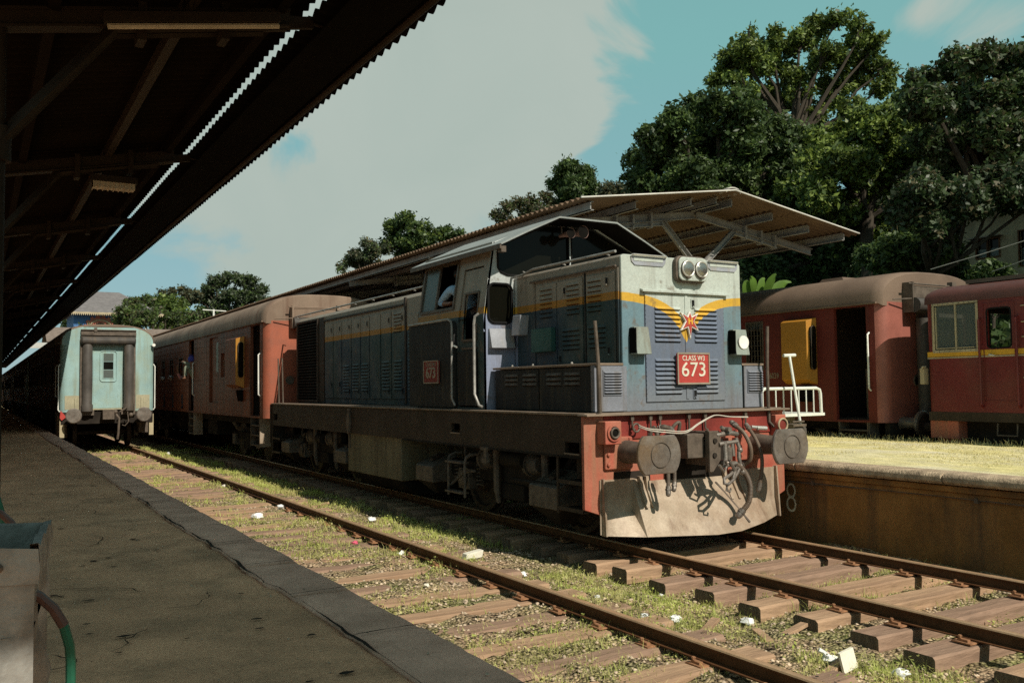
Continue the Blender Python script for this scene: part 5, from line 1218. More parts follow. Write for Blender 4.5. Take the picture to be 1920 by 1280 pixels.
    # ends: gangway, buffers
    for y0, sg in ((0, -1), (L, 1)):
        near = y0 == 0
        if end_style == 'tubes' and near:
            g = MB(); g.box((-.42, .42), (.012, .06), (z0+.1, 3.12)); dr = g.obj('end_door', end, t, local=True, bevel=.01)
            b = MB(); fr = rrect(-.235, .235, 2.08, 3.03, .09)
            b.tube([(x, .0, z) for x, z in fr+[fr[0]]], .014, 6); b.obj('window_surround', M['greasy'] if False else end, dr, local=True)
            b = MB(); b.box((-.165, .165), (-.004, .011), (2.18, 2.97)); b.obj('window_frame', M['teal'], dr, local=True)
            for z in (2.20, 2.455, 2.71): MB().box((-.14, .14), (-.010, -.005), (z, z+.235)).obj('pane', M['haze_glass'] if z != 2.455 else M['darkglass'], dr, local=True, smooth=False)
            b = MB(); b.box((-.44, .44), (-.02, .02), (z0+.06, z0+.10)); b.obj('door_sill', M['tealrust'], dr, local=True)
            for x in (-.60, .57):
                b = MB(); b.lathe((x, -.13, 0), 'Z', [(z0+.02, .16), (z0+.2, .165), (z0+.25, .14), (2.2, .148), (3.15, .14), (3.22, .1)], 18); b.obj('gangway_tube', M['rubber'], t, local=True)
                b = MB(); b.box((x-.2, x+.2), (-.10, .0), (z0-.1, z0+.06)); b.box((x+(.12 if x > 0 else -.2), x+(.2 if x > 0 else -.12)), (-.09, 0), (z0, 3.4)); b.obj('gangway_frame', M['greasy'], t, local=True, smooth=False)
            b = MB(); b.lathe((0, -.14, 3.33), 'X', [(-.78, .09), (-.74, .125), (.72, .125), (.76, .09)], 18); b.obj('gangway_tube', M['rubber'], t, local=True)
            b = MB(); b.box((-.78, .78), (-.14, 0), (3.50, 3.58)); b.box((-.78, .78), (-.09, 0), (3.56, 3.68)); b.box((-.78, .78), (-.10, 0), (3.44, 3.49)); b.tube([(-.78, -.12, 3.66), (.78, -.12, 3.66)], .015, 6); b.box((-.42, -.34), (-.16, -.1), (3.60, 3.73)); b.obj('gangway_hood', M['greasy'], t, local=True, smooth=False)
            for x in (-.9, .98): MB().box((x-.04, x+.04), (-.03, .0), (z0+.05, z0+.42)).obj('lamp_bracket', M['tealrust'], t, local=True, bevel=.01)
            for (x0, x1) in ((-1.2, -.8), (.8, 1.2)):
                b = MB(); b.box((x0, x1), (-.006, -.001), (z0+.08, z0+.50)); b.obj('stain_panel', M['tealrust'], t, local=True, smooth=False)
            for x in (-hw-.04, hw+.04):
                b = MB(); b.tube([(x*.97, .12, z0+.02), (x, .10, z0+.08), (x, .10, 2.55), (x*.97, .12, 2.62)], .018, 6); b.obj('handrail', M['whiterail'], t, local=True)
                b = MB(); b.box(sorted((x*.97, x*.97-(.13 if x > 0 else -.13))), (.04, .06), (.40, 1.06)); b.obj('step_side', M['creamwall'], t, local=True, smooth=False)
            b = MB(); b.lathe((hw-.03, -.02, 3.22), 'Y', [(0, .05), (-.09, .05)], 14); b.obj('tail_lamp', M['starw'], t, local=True)
            b = MB(); b.prism([(-hw, 1.0), (-hw+.02, 1.22), (-hw+.18, 1.02), (-hw+.05, .92)], 'Y', -.03, -.02); b.obj('red_flag', M['plate'], t, local=True, smooth=False)
        else:
            dh = ze-3.38
            b = MB(); b.box((-.52, -.42), sorted((y0, y0+sg*.26)), (z0, 3.12+dh)); b.box((.42, .52), sorted((y0, y0+sg*.26)), (z0, 3.12+dh)); b.box((-.52, .52), sorted((y0, y0+sg*.26)), (3.12+dh, 3.22+dh))
            b.lathe((-.55, y0+sg*.16, 0), 'Z', [(z0, .12), (3.1+dh, .12)], 14); b.lathe((.55, y0+sg*.16, 0), 'Z', [(z0, .12), (3.1+dh, .12)], 14); b.lathe((0, y0+sg*.2, 3.32+dh), 'X', [(-.85, .13), (.85, .13)], 16); b.obj('gangway_tube', M['rubber'], t, local=True)
            b = MB(); b.box((-.85, .85), sorted((y0, y0+sg*.16)), (3.46+dh, 3.66+dh)); b.tube([(-1.25, y0+sg*.08, ze+.03), (-.85, y0+sg*.18, ze+.05)], .012, 5); b.tube([(-.95, y0+sg*.18, 3.69+dh), (.95, y0+sg*.18, 3.69+dh)], .016, 6); b.box((.2, .32), sorted((y0+sg*.14, y0+sg*.24)), (3.64+dh, 3.76+dh)); b.box((-.87, -.83), sorted((y0, y0+sg*.2)), (3.2+dh, 3.72+dh)); b.obj('gangway_hood', roof if end is M['coachend'] else M['greasy'], t, local=True, smooth=False)
            MB().box((-.42, .42), sorted((y0+sg*.02, y0+sg*.03)), (z0, 3.1+dh)).obj('end_door', M['void'], t, local=True, smooth=False)
        b = MB(); b.box((-1.3, 1.3), sorted((y0-sg*.02, y0-sg*.12)), (.80, z0)); b.obj('headstock', M['under'], t, local=True, smooth=False)
        for s in (-1, 1):
            b = MB(); b.lathe((s*.985, y0, 1.06), 'Y', [(-sg*.05, .11), (sg*.35, .09)], 16); b.lathe((s*.985, y0, 1.06), 'Y', [(sg*.35, .21), (sg*.39, .225), (sg*.41, .20), (sg*.415, .05)], 22); b.obj('buffer', M['bufhead'], t, local=True)
        b = MB(); b.box((-.18, .14), sorted((y0+sg*.05, y0+sg*.35)), (.93, 1.22)); b.tube([(.18, y0+sg*.3, 1.1), (.28, y0+sg*.33, .95), (.26, y0+sg*.33, .5), (.24, y0+sg*.3, .32)], .035, 7); b.tube([(.3, y0+sg*.3, 1.15), (.5, y0+sg*.32, 1.28)], .025, 6); b.tube([(.52, y0+sg*.3, 1.15), (.55, y0+sg*.33, .85), (.45, y0+sg*.32, .72), (.36, y0+sg*.33, .75)], .016, 6); b.sphere((.18, y0+sg*.3, 1.15), .07, 6); b.sphere((.62, y0+sg*.3, 1.05), .07, 6); b.obj('coupling_gear', M['greasy'], t, local=True)
    b = MB(); b.box((-1.2, 1.2), (.3, L-.3), (.92, z0)); 
    for y in np.arange(6, L-6, 2.3): b.box((-1.15, -.5), (y, y+1.2), (.5, .95)); b.cyl((-1.0, y+1.4, .75), (-1.0, y+2.1, .75), .15, n=10)
    b.obj('underframe', M['under'], t, local=True, smooth=False)
    simple_bogie(t, 3.0, M['under']); simple_bogie(t, L-3.0, M['under'])
    return t
def more(c, n, step, labels):
    for k in range(n):
        q = copy_tree(c); q.location = c.location + Vector((0, step*(k+1), 0)); q['label'] = labels[k]
# brown coach coupled behind the locomotive
Y0 = 20.45
wn = [(a-Y0-.28, a-Y0+.30, 2.18, 2.80) for a in (30.15, 31.75, 33.3, 34.9, 36.5, 38.0)]
rc = coach('red-brown passenger coach coupled behind the locomotive, guard lookout box on its side', (XL, Y0, 0), 19.8, M['coachbrown'], M['coachend'], M['coachroof'],
           [(20.85-Y0, 21.68-Y0), (28.18-Y0, 28.92-Y0)], wn, 'red-brown coaches behind the locomotive', hw=1.455, z0=1.11, ze=3.36, zt=4.02, lookout=(22.3-Y0, 23.4-Y0, 1.83, 3.06),
           insets=[(23.80-Y0, 24.70-Y0, 2.12, 2.76), (25.02-Y0, 26.10-Y0, 1.42, 3.24)], lmat=(M['coachbrown'], M['orange']))
more(rc, 2, 20.6, ['second red-brown coach of the train, mostly hidden behind the turquoise coach', 'third red-brown coach of the train, far down the track'])
# buffer-side disc and rails on its end
b = MB(); b.lathe((6.25, Y0-.01, 1.98), 'Y', [(0, .10), (-.02, .10)], 20); b.box((6.15, 6.35), (Y0-.025, Y0-.02), (1.97, 1.985)); b.obj('end_disc', M['greasy'], rc)
# turquoise-ended train beside the platform
wt = [(y, y+.75, 2.05, 2.85) for y in np.arange(2.6, 17.5, 1.15)]
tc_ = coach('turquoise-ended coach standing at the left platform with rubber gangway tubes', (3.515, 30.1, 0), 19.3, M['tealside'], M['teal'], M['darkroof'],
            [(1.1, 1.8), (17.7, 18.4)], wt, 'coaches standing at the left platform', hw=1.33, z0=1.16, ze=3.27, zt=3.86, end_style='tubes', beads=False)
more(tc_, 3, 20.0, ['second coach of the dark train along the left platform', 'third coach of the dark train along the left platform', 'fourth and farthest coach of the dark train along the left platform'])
# maroon coach on the far side of the island platform
Y1 = 9.75
mc = coach('maroon coach with an orange lookout box behind the grassy platform', (XR, Y1, 0), 19.8, M['maroon'], M['maroonend'], M['darkroof'],
           [(10.07-Y1, 10.74-Y1), (18.9, 19.5)], [(12.45-Y1, 12.85-Y1, 2.05, 2.95)]+[(y, y+.8, 2.1, 2.85) for y in np.arange(5, 17, 1.5)], 'maroon coaches behind the island platform', hw=1.45, z0=1.07, ze=3.14, zt=3.72,
           lookout=(11.20-Y1, 11.80-Y1, 1.76, 2.92), lmat=(M['orange'], M['orange']), beads=False)
more(mc, 1, 20.6, ['second maroon coach, hidden beyond the locomotive on the far track'])
text('coach_number', '16039', .15, M['numdull'], mc, (XR-1.456, 12.20, 1.905), (radians(90), 0, radians(-90)), .0008, .8)
b = MB()
for k in range(5): b.box((-1.49, -1.46), (2.72+k*.08, 2.725+k*.08), (2.05, 2.95))
for k in range(8): b.box((-1.49, -1.46), (2.7, 3.1), (2.1+k*.1, 2.105+k*.1))
b.obj('window_grille', M['greasy'], mc, local=True, smooth=False)
b = MB(); b.ring((XR-.55-.0, Y1-.005, 1.78), 'Y', .09, .016, 20, 6); o = b.obj('porthole_rim', M['greasy'], mc); o2 = MB().lathe((XR-.55, Y1-.004, 1.78), 'Y', [(0, .08), (-.003, .08)], 16).obj('porthole', M['void'], mc)
b = MB(); b.box((-1.05, -.3), (.62, .66), (1.13, 2.0)); b.obj('inner_cabinet', M['greasy'], mc, local=True, smooth=False)

# ------------------------------------------------------------------ railcar (dark crimson, yellow band), front at y 8.95 running towards -y
RC = thing('railcar', (XR, 8.95, 0), 'crimson railcar with a yellow band at the right edge of the photo', 'railcar')
L = 17.0; hw = 1.45
lw = [(-.86, -.17, 2.26, 2.97), (-1.40, -1.03, 2.26, 2.86)] + [(-y-.9, -y, 2.15, 2.9) for y in np.arange(2.2, 15.5, 1.25)]
for s in (-1, 1):
    b = MB(); b.wall(lambda u, v, d: (s*(hw-d), u, v), (-L, -.12), (1.28, 3.02), lw, .06)
    secs = []
    for k in range(6):
        a = pi/2*k/5; x = s*(hw-.12+.12*cos(a)); y = -(.12-.12*sin(a)); secs.append([(x, y, 1.28), (x, y, 3.02)])
    b.loft(secs); b.obj('side_wall', M['railcar'], RC, local=True, ang=.5)
    MB().box(sorted((s*(hw-.06), s*(hw+.006))), (-L, -.02), (1.14, 1.28)).obj('skirt', M['frame'], RC, local=True, smooth=False)
    MB().box(sorted((s*(hw+.001), s*(hw+.005))), (-L, -.03), (2.155, 2.235)).obj('yellow_band', M['yellow'], RC, local=True, smooth=False)
    MB().box(sorted((s*(hw+.001), s*(hw+.007))), (-L, -.03), (2.125, 2.147)).obj('white_line', M['cream'], RC, local=True, smooth=False)
b = MB(); secs = []
for (y, sc_) in ((0, .86), (-.05, .94), (-.16, 1), (-L, 1)):
    secs.append([((hw+.01)*abs(cos(a))**.6*(1 if cos(a) >= 0 else -1)*(1 if sc_ == 1 else .96+.04*sc_), y, 3.0+.34*sc_*sin(a)**.6) for a in np.linspace(0, pi, 21)])
b.loft(secs); b.obj('roof', M['railcarroof'], RC, local=True, ang=.8)
b = MB(); b.box((-1.1, 1.1), (-L, -.5), (3.31, 3.37)); b.obj('roof_walkway', M['darkroof'], RC, local=True, smooth=False)
MB().cyl((-.2, -.9, 3.3), (-.2, -.9, 3.43), .33, n=18).obj('roof_vent', M['darkroof'], RC, local=True)
MB().box((-.5, .3), (-2.6, -1.75), (3.3, 3.85), skew=lambda x, y, z: (x, y+(.0 if z < 3.5 else (.18 if y < -2 else -.1)), z)).obj('roof_housing', M['darkroof'], RC, local=True, bevel=.03)
b = MB(); b.wall(lambda u, v, d: (u, -.001-d, v), (-hw+.12, hw-.12), (1.28, 3.02), [(-1.15, -.42, 2.32, 2.88), (.30, 1.15, 2.30, 2.92)], .05); b.prism([((hw)*.95*cos(a), 3.0+.28*sin(a)) for a in np.linspace(0, pi, 16)], 'Y', -.05, -.001); b.obj('end_wall', M['railcar'], RC, local=True, smooth=False)
b = MB(); b.box((-hw+.1, hw-.1), (-L, -.1), (1.2, 1.26)); b.box((-hw+.1, hw-.1), (-1.75, -1.7), (1.26, 3.0)); b.box((-.9, -.3), (-.75, -.3), (1.26, 2.2)); b.box((-hw+.1, hw-.1), (-L, -L+.05), (1.26, 3.3)); b.obj('interior', M['void'], RC, local=True, smooth=False)
b = MB(); x0, x1 = -hw-.014, -hw+.03
for (u0, u1, v0, v1) in ((-.90, -.13, 2.215, 2.26), (-.90, -.13, 2.97, 3.005), (-.90, -.86, 2.26, 2.97), (-.17, -.13, 2.26, 2.97), (-.54, -.515, 2.26, 2.97), (-.83, -.2, 2.28, 2.295), (-.2, -.185, 2.28, 2.95)): b.box((x0, x1), (u0, u1), (v0, v1))
wf = b.obj('cab_window', M['cream'], RC, local=True, bevel=.004)
b = MB()
for k in range(9):
    for z in (2.238, 2.988): b.cyl((x0-.004, -.16-.087*k, z), (x0, -.16-.087*k, z), .007, n=6)
b.obj('frame_bolts', M['greasy'], wf, local=True, kind='stuff')
MB().face([(-hw+.01, -.17, 2.26), (-hw+.01, -.86, 2.26), (-hw+.01, -.86, 2.97), (-hw+.01, -.17, 2.97)]) .obj('pane', M['haze_glass'], wf, local=True, smooth=False)
b = MB()
for (u0, u1, v0, v1) in ((-1.46, -.97, 1.45, 1.465), (-1.46, -1.445, 1.45, 2.93), (-.985, -.97, 1.45, 2.93), (-1.46, -.97, 2.93, 2.945)): b.box((-hw-.008, -hw), (u0, u1), (v0, v1))
d_ = b.obj('cab_door', M['railcar'], RC, local=True, smooth=False)
MB().tube([(-hw-.004, -1.08, 2.16), (-hw-.05, -1.08, 2.155), (-hw-.05, -1.17, 2.14)], .014, 6).obj('door_handle', M['chrome'], d_, local=True)
b = MB(); fr = rrect(-1.40, -1.03, 2.26, 2.86, .06)
b.tube([(-hw+.0, u, v) for u, v in fr+[fr[0]]], .012, 6); b.obj('window_seal', M['black'], d_, local=True)
for u in (-.93, -1.50):
    b = MB(); b.tube([(-hw, u, 2.72), (-hw-.05, u, 2.69), (-hw-.05, u, 1.40), (-hw, u, 1.36)], .018, 7); b.obj('handrail', M['railcar'], RC, local=True)
for z in (1.80, 2.4, 2.62, 2.86): MB().box((-hw-.014, -hw), (-2.1, -1.56), (z, z+.012)).obj('moulding', M['cream'], RC, local=True, smooth=False)
b = MB(); b.box((-hw+.02, -hw+.35), (-.50, -.02), (.86, 1.14)); b.box((-hw+.08, -hw+.3), (-.48, -.1), (.60, .86)); b.obj('buffer_beam_box', M['red'], RC, local=True, bevel=.006)
for s in (-1, 1):
    b = MB(); b.lathe((s*.985, 0, 1.0), 'Y', [(0, .13), (.12, .12), (.12, .10), (.36, .08)], 16); b.lathe((s*.985, 0, 1.0), 'Y', [(.36, .22), (.39, .225), (.40, .2)], 20); b.obj('buffer', M['frame'], RC, local=True)
b = MB(); b.box((-1.2, 1.2), (-L+.3, -.1), (.8, 1.2))
for y in (-5.5, -7.5, -9): b.box((-1.2, -.5), (y, y+1.2), (.4, .9))
b.obj('underframe', M['under'], RC, local=True, smooth=False)
b = MB(); b.tube([(-hw+.04, -1.12, 1.12), (-hw+.02, -1.12, .94), (-hw+.02, -1.42, .94), (-hw+.04, -1.42, 1.12)], .014, 6); b.obj('step_iron', M['greasy'], RC, local=True)
simple_bogie(RC, -2.6, M['under']); simple_bogie(RC, -L+2.6, M['under'])
b = MB(); b.tube([(-hw-.06, .06, 1.95), (-hw-.06, .03, 2.0), (-hw+.02, .03, 2.0)], .02, 6); b.box((-hw-.04, -hw+.08), (.02, .1), (1.72, 1.98)); b.obj('lamp_bracket', M['cream'], RC, local=True, bevel=.015)
# ------------------------------------------------------------------ trees
def leaves(clumps, n, size, seed=1, flat=.0, aspect=.5, up=.35, sub=True):
    r = np.random.default_rng(seed); air = .86 if seed == 21 else 1
    if sub:
        cl2 = []
        for c, q in clumps:
            k = 9 if q > .6 else 5
            for _ in range(k):
                d = r.normal(size=3); d /= np.linalg.norm(d); d[2] = d[2]*.8+.12
                cl2.append((tuple(np.array(c)+d*q*(.50+.38*r.random())), q*(.36+.26*r.random())*air))
            if air == 1: cl2.append((tuple(c), q*.55))
        clumps = cl2
    n = int(n)
    C_ = np.array([c[0] for c in clumps]); R_ = np.array([c[1] for c in clumps]); w = R_**2; w = w/w.sum()
    idx = r.choice(len(clumps), n, p=w); d = r.normal(size=(n, 3)); d /= np.linalg.norm(d, axis=1)[:, None]
    # lobed, uneven surface per clump
    lob = 1+.22*np.sin(d[:, 0]*5+idx*1.7)*np.sin(d[:, 1]*4+idx*2.3)+.15*np.sin(d[:, 2]*9+idx)
    rad = R_[idx]*lob*(1-.55*r.random(n)**2.2)*np.where(d[:, 2] < 0, .8, 1)
    P_ = C_[idx]+d*rad[:, None]*np.array([1, 1, .82])
    # leaves gather into twigs
    tw = r.normal(size=(n//9+1, 3)); ti = r.integers(0, len(tw), n); P_ += 0
    k = n//7; src = r.integers(0, n, k); P2_ = P_[src][r.integers(0, k, n)]; near = r.random(n) < .72
    P_ = np.where(near[:, None], P2_+r.normal(size=(n, 3))*size*1.05, P_)
    nrm = d*.6+r.normal(size=(n, 3))*.55+np.array([0, 0, up]); nrm /= np.linalg.norm(nrm, axis=1)[:, None]
    t = np.cross(nrm, r.normal(size=(n, 3))); t /= np.linalg.norm(t, axis=1)[:, None]; b = np.cross(nrm, t)
    s = size*(.4+1.2*r.random(n)**1.5)[:, None]; aspect = (aspect*(.6+.8*r.random(n)))[:, None]
    V = np.stack([P_-t*s, P_+b*s*aspect-nrm*s*.12, P_+t*s, P_-b*s*aspect-nrm*s*.12], 1).reshape(-1, 3)
    return V, np.arange(4*n).reshape(n, 4)
def tree(label, clumps, n, size, mats, seed, base=None, tr=.28, group=None, name='tree', limb=.5, jit=1.0, fill=True):
    r = random.Random(seed); cl = []
    for (px, py, rp, D) in clumps:
        d = D+r.uniform(-1, 1)*jit*1.5; c = at(px, py, d); R_ = rp/FPX*d; cl.append((c, R_))
    cen = sum((c for c, _ in cl), Vector())/len(cl); low = min(c.z-q for c, q in cl)
    bx = base if base is not None else (cen.x, cen.y)
    bz = float(hz(np.array(bx[0]), np.array(bx[1])))-.2 if bx[0] > 17 else -.5
    t = thing(name, (bx[0], bx[1], bz), label, 'tree', group)
    b = MB(); top = Vector((bx[0], bx[1], bz)); H = max(1.5, (cen.z-bz)*.62); fork = Vector((bx[0]*.5+cen.x*.5, bx[1]*.5+cen.y*.5, bz+H))
    mid = top.lerp(fork, .5)+Vector((r.uniform(-.3, .3), r.uniform(-.3, .3), 0)); b.tube([top-Vector((0, 0, .3)), top+Vector((0, 0, .5)), mid, fork], [tr*1.5, tr*1.1, tr*.9, tr*.75], 9)
    for c, q in cl:
        m1 = fork.lerp(c, .35)+Vector((r.uniform(-.4, .4), r.uniform(-.4, .4), r.uniform(-.5, .1))); m2 = fork.lerp(c, .7)+Vector((r.uniform(-.3, .3), r.uniform(-.3, .3), r.uniform(-.1, .4)))
        w = tr*limb*min(1.2, q/1.5+.3); b.tube([fork-Vector((0, 0, .2)), m1, m2, c], [w, w*.75, w*.5, w*.28], 6)
        for k in range(4):
            e = c+Vector((r.uniform(-1, 1), r.uniform(-1, 1), r.uniform(-.3, 1)))*q*.85; b.tube([m2.lerp(c, .6), c.lerp(e, .5)+Vector((0, 0, .1*q)), e], [w*.3, w*.2, w*.08], 4)
    b.obj('trunk', M['bark'], t)
    n = int(n*1.8); size *= .76; V, F = leaves(cl, n, size, seed); V = V-np.array(t.location)
    mi = np.random.default_rng(seed).choice(len(mats), len(F), p=None) if len(mats) == 1 else np.random.default_rng(seed).choice(len(mats), len(F), p=[.6]+[.4/(len(mats)-1)]*(len(mats)-1))
    np_mesh('crown', V, F, mats, t, mi)
    return t
LD, LM_, LL, LB, LG = M['leafdark'], M['leafmid'], M['leaflight'], M['leafbrown'], M['leafgrey']
C4 = lambda D, L_: [(x, y, r, D) for x, y, r in L_]
tree('tallest broad tree with open branching crown against the sky', C4(50, [(1400, 85, 42), (1368, 120, 34), (1350, 150, 22), (1440, 75, 30), (1425, 120, 34), (1395, 130, 34), (1455, 118, 40), (1500, 75, 34), (1535, 50, 28), (1570, 42, 24), (1615, 62, 32), (1640, 90, 26), (1595, 105, 38), (1545, 110, 36), (1620, 140, 30), (1660, 130, 24), (1500, 165, 40), (1390, 165, 34), (1440, 200, 42), (1568, 170, 38), (1650, 165, 24), (1520, 225, 40), (1600, 215, 34), (1400, 215, 28), (1470, 255, 36)]), 25000, .17, [LL, LM_, LD], 21, tr=.42, limb=.42, base=(37.0, 33.4))
tree('dark dense domed tree left of the tallest tree', C4(44, [(1205, 300, 34), (1232, 262, 34), (1262, 232, 34), (1300, 210, 36), (1340, 196, 36), (1390, 205, 40), (1215, 345, 42), (1260, 300, 52), (1320, 270, 54), (1380, 270, 52), (1430, 260, 46), (1290, 350, 56), (1360, 340, 60), (1430, 340, 60), (1480, 270, 50), (1520, 300, 50), (1240, 375, 40), (1330, 400, 55), (1420, 410, 60), (1480, 330, 45)]), 60000, .17, [LD, LM_], 22, tr=.4)
tree('dark leafy tree behind the shelter roof', C4(42, [(1480, 440, 60), (1560, 440, 60), (1440, 470, 50), (1620, 480, 60), (1520, 490, 60), (1690, 480, 60), (1400, 480, 45), (1440, 520, 40), (1750, 470, 50), (1600, 400, 60), (1500, 390, 55), (1745, 430, 45), (1670, 430, 50)]), 42000, .17, [LD, LD, LM_], 23, tr=.35)
tree('sunlit mid green tree hung with creepers below the tallest tree', C4(39, [(1560, 270, 42), (1610, 250, 44), (1660, 235, 42), (1710, 235, 40), (1740, 270, 40), (1540, 320, 44), (1600, 310, 50), (1660, 300, 50), (1550, 375, 48), (1620, 370, 50), (1690, 360, 50), (1500, 345, 34), (1580, 415, 36), (1640, 425, 40), (1720, 330, 44)]), 42000, .16, [LL, LM_, LD], 24, tr=.33)
tree('tall dark drooping tree at the right edge above the cream house', C4(33, [(1712, 158, 26), (1745, 140, 28), (1790, 125, 32), (1835, 118, 34), (1880, 118, 36), (1925, 120, 38), (1740, 200, 40), (1800, 185, 46), (1860, 180, 48), (1925, 190, 55), (1760, 265, 48), (1820, 260, 54), (1890, 260, 58), (1950, 280, 60), (1800, 340, 54), (1865, 340, 56), (1930, 350, 60), (1770, 390, 40), (1840, 395, 40), (1905, 400, 42), (1980, 200, 70), (1990, 330, 70)]+[]), 78000, .14, [LD, LG, LM_, LB], 25, tr=.4)
tree('low drooping dark tree hanging in front of the cream house roof', C4(28, [(1735, 365, 44), (1765, 400, 40), (1800, 385, 44), (1840, 388, 34), (1850, 355, 44), (1885, 380, 36), (1915, 355, 46), (1950, 375, 46), (1745, 430, 28), (1780, 432, 22), (1700, 400, 36)]), 26000, .12, [LD, LG, LB], 39, tr=.24, base=(27.2, 19.5))
tree('dark bush in front of the cream house window', C4(27, [(1850, 515, 22), (1830, 525, 20), (1870, 500, 16), (1890, 530, 24), (1810, 540, 20), (1920, 535, 24)]), 6000, .10, [LD, LM_], 40, tr=.06)
tree('dark bushy tree on the bank left of the cream house', C4(30, [(1690, 480, 36), (1730, 470, 34), (1765, 470, 30), (1650, 490, 34), (1720, 510, 34), (1770, 515, 34), (1790, 490, 22)]), 16000, .13, [LD, LM_], 41, tr=.18)
tree('slender green tree between the dark dome and right edge tree', C4(41, [(1705, 195, 34), (1692, 245, 42), (1730, 190, 30), (1770, 330, 50), (1745, 380, 46), (1720, 400, 40), (1790, 410, 36), (1700, 300, 34)]), 19000, .16, [LM_, LD], 26, tr=.22)
tree('round dark tree rising behind the shelter roof ridge', C4(92, [(1065, 325, 24), (1090, 330, 26), (1050, 345, 20), (1105, 350, 20), (1078, 360, 30), (1060, 375, 22), (1098, 378, 24)]), 12000, .26, [LD, LM_], 27, tr=.4)
tree('greyish thin tree right of the round dark tree', C4(88, [(1135, 355, 16), (1160, 362, 18), (1190, 368, 20), (1145, 380, 22), (1180, 390, 22), (1215, 385, 20)]), 5000, .22, [LG, LB], 28, tr=.25)
tree('sparse brownish tree above the shelter eaves', C4(90, [(930, 402, 13), (950, 392, 16), (975, 384, 16), (1000, 380, 16), (1022, 368, 12), (945, 415, 16), (985, 400, 18), (1030, 385, 14), (1012, 398, 16)]), 4200, .20, [LB, LG, LM_], 29, tr=.22)
tree('bushy green tree in the middle distance beyond the shelter roof', C4(96, [(738, 428, 20), (762, 418, 20), (785, 430, 22), (742, 450, 22), (770, 455, 26), (800, 450, 22), (820, 440, 16), (760, 478, 24), (800, 475, 24)]), 10000, .25, [LD, LM_, LL], 30, tr=.35)
tree('small round tree at the right of the middle group', C4(98, [(843, 438, 15), (860, 440, 10), (835, 455, 14), (850, 460, 14)]), 3000, .24, [LD, LM_], 31, tr=.2)
tree('low thin grey green tree at the left of the middle group', C4(94, [(690, 462, 15), (672, 475, 16), (700, 480, 18), (720, 470, 14), (655, 490, 14), (680, 495, 18), (638, 502, 9), (710, 500, 16)]), 5500, .2, [LG, LM_, LB], 32, tr=.22)
tree('spreading flat topped tree in the far left group', C4(128, [(388, 545, 16), (405, 535, 16), (425, 528, 15), (450, 525, 15), (472, 532, 15), (490, 545, 13), (395, 560, 18), (430, 552, 20), (465, 555, 20), (492, 565, 14), (415, 575, 20), (455, 578, 20), (370, 560, 12)]), 11000, .27, [LG, LD, LM_], 33, tr=.4, base=(29.5, 131))
tree('bright green dense tree in front of the far left group', C4(120, [(300, 572, 14), (318, 565, 16), (335, 572, 15), (295, 590, 18), (320, 588, 20), (345, 592, 18), (305, 610, 20), (335, 612, 20), (360, 612, 18)]), 8500, .27, [LM_, LL], 34, tr=.35)
tree('thin bare topped tree with a few leaf tufts, far left group', C4(126, [(305, 552, 9), (322, 548, 9), (340, 546, 9), (355, 548, 10), (368, 556, 12), (350, 565, 12)]), 2600, .25, [LG, LB], 35, tr=.25)
tree('olive green tree in front of the blue building', C4(85, [(228, 582, 9), (240, 572, 12), (250, 572, 12), (262, 585, 14), (240, 590, 16), (225, 600, 14), (270, 600, 16), (250, 608, 16), (283, 590, 12), (150, 612, 4), (168, 612, 4), (200, 612, 4)]), 8000, .2, [LM_, LB, LG], 36, tr=.25)
tree('dark tree behind the bright green tree, far left group', C4(136, [(385, 590, 20), (415, 600, 20), (270, 575, 12), (445, 600, 18), (380, 610, 20), (285, 560, 10)]), 5000, .28, [LD, LM_], 37, tr=.3)
tree('olive leafy tree right behind the blue building roof end', C4(112, [(255, 575, 14), (275, 568, 14), (290, 580, 16), (270, 592, 16), (305, 590, 14), (240, 585, 12), (330, 600, 16), (360, 600, 16)]), 9000, .24, [LM_, LG, LB], 42, tr=.3)
tree('dark tree peeping out left of the blue building', C4(108, [(130, 600, 9), (122, 606, 8), (136, 592, 6)]), 1200, .22, [LD], 38, tr=.2)
# undergrowth below the big trees
cl = []
r_ = random.Random(3)
for k in range(110):
    y = r_.uniform(5, 75); x = r_.uniform(18.5, 30); cl.append((Vector((x, y, float(hz(np.array(x), np.array(y)))+.3)), r_.uniform(.7, 1.6)))
V, F = leaves(cl, 38000, .15, 77); tag(np_mesh('undergrowth', V, F, [M['leafdark'], M['leafmid']], None, np.random.default_rng(3).choice(2, len(F), p=[.7, .3])), 'dense dark undergrowth covering the bank behind the far track', None, None, 'stuff')
# banana plant
bp = thing('banana_plant', tuple(at(1430, 560, 26)), 'banana plant with bright upright leaves behind the maroon coach roof', 'plant')
for (x0, y0, x1, y1, w) in ((1415, 545, 1399, 510, .16), (1420, 545, 1425, 513, .13), (1432, 548, 1446, 505, .16), (1436, 548, 1474, 520, .15), (1425, 550, 1412, 530, .14), (1400, 550, 1390, 518, .2)):
    b = MB(); p0 = at(x0, y0+15, 26); p1 = at(x1, y1, 26.2+random.uniform(-.3, .3)); secs = []; d = (p1-p0); s = d.cross(Vector((0, -1, .2))).normalized()
    for k in range(9):
        t = k/8; c = p0+d*t+Vector((0, -.12, .04))*sin(t*pi)+Vector((0, -.2, -.18))*t**3; ww = w*sin(min(1, t*1.25+.05)*pi*.8)**.7*(1-t**6)
        secs.append([c-s*ww+Vector((0, .03, .05)), c, c+s*ww+Vector((0, .03, .05))])
    b.loft(secs); b.obj('leaf', M['banana'], bp)
b = MB(); b.tube([at(1428, 640, 26), at(1430, 590, 26), at(1428, 555, 26)], [.14, .12, .05], 8); b.obj('stem', M['bark'], bp)

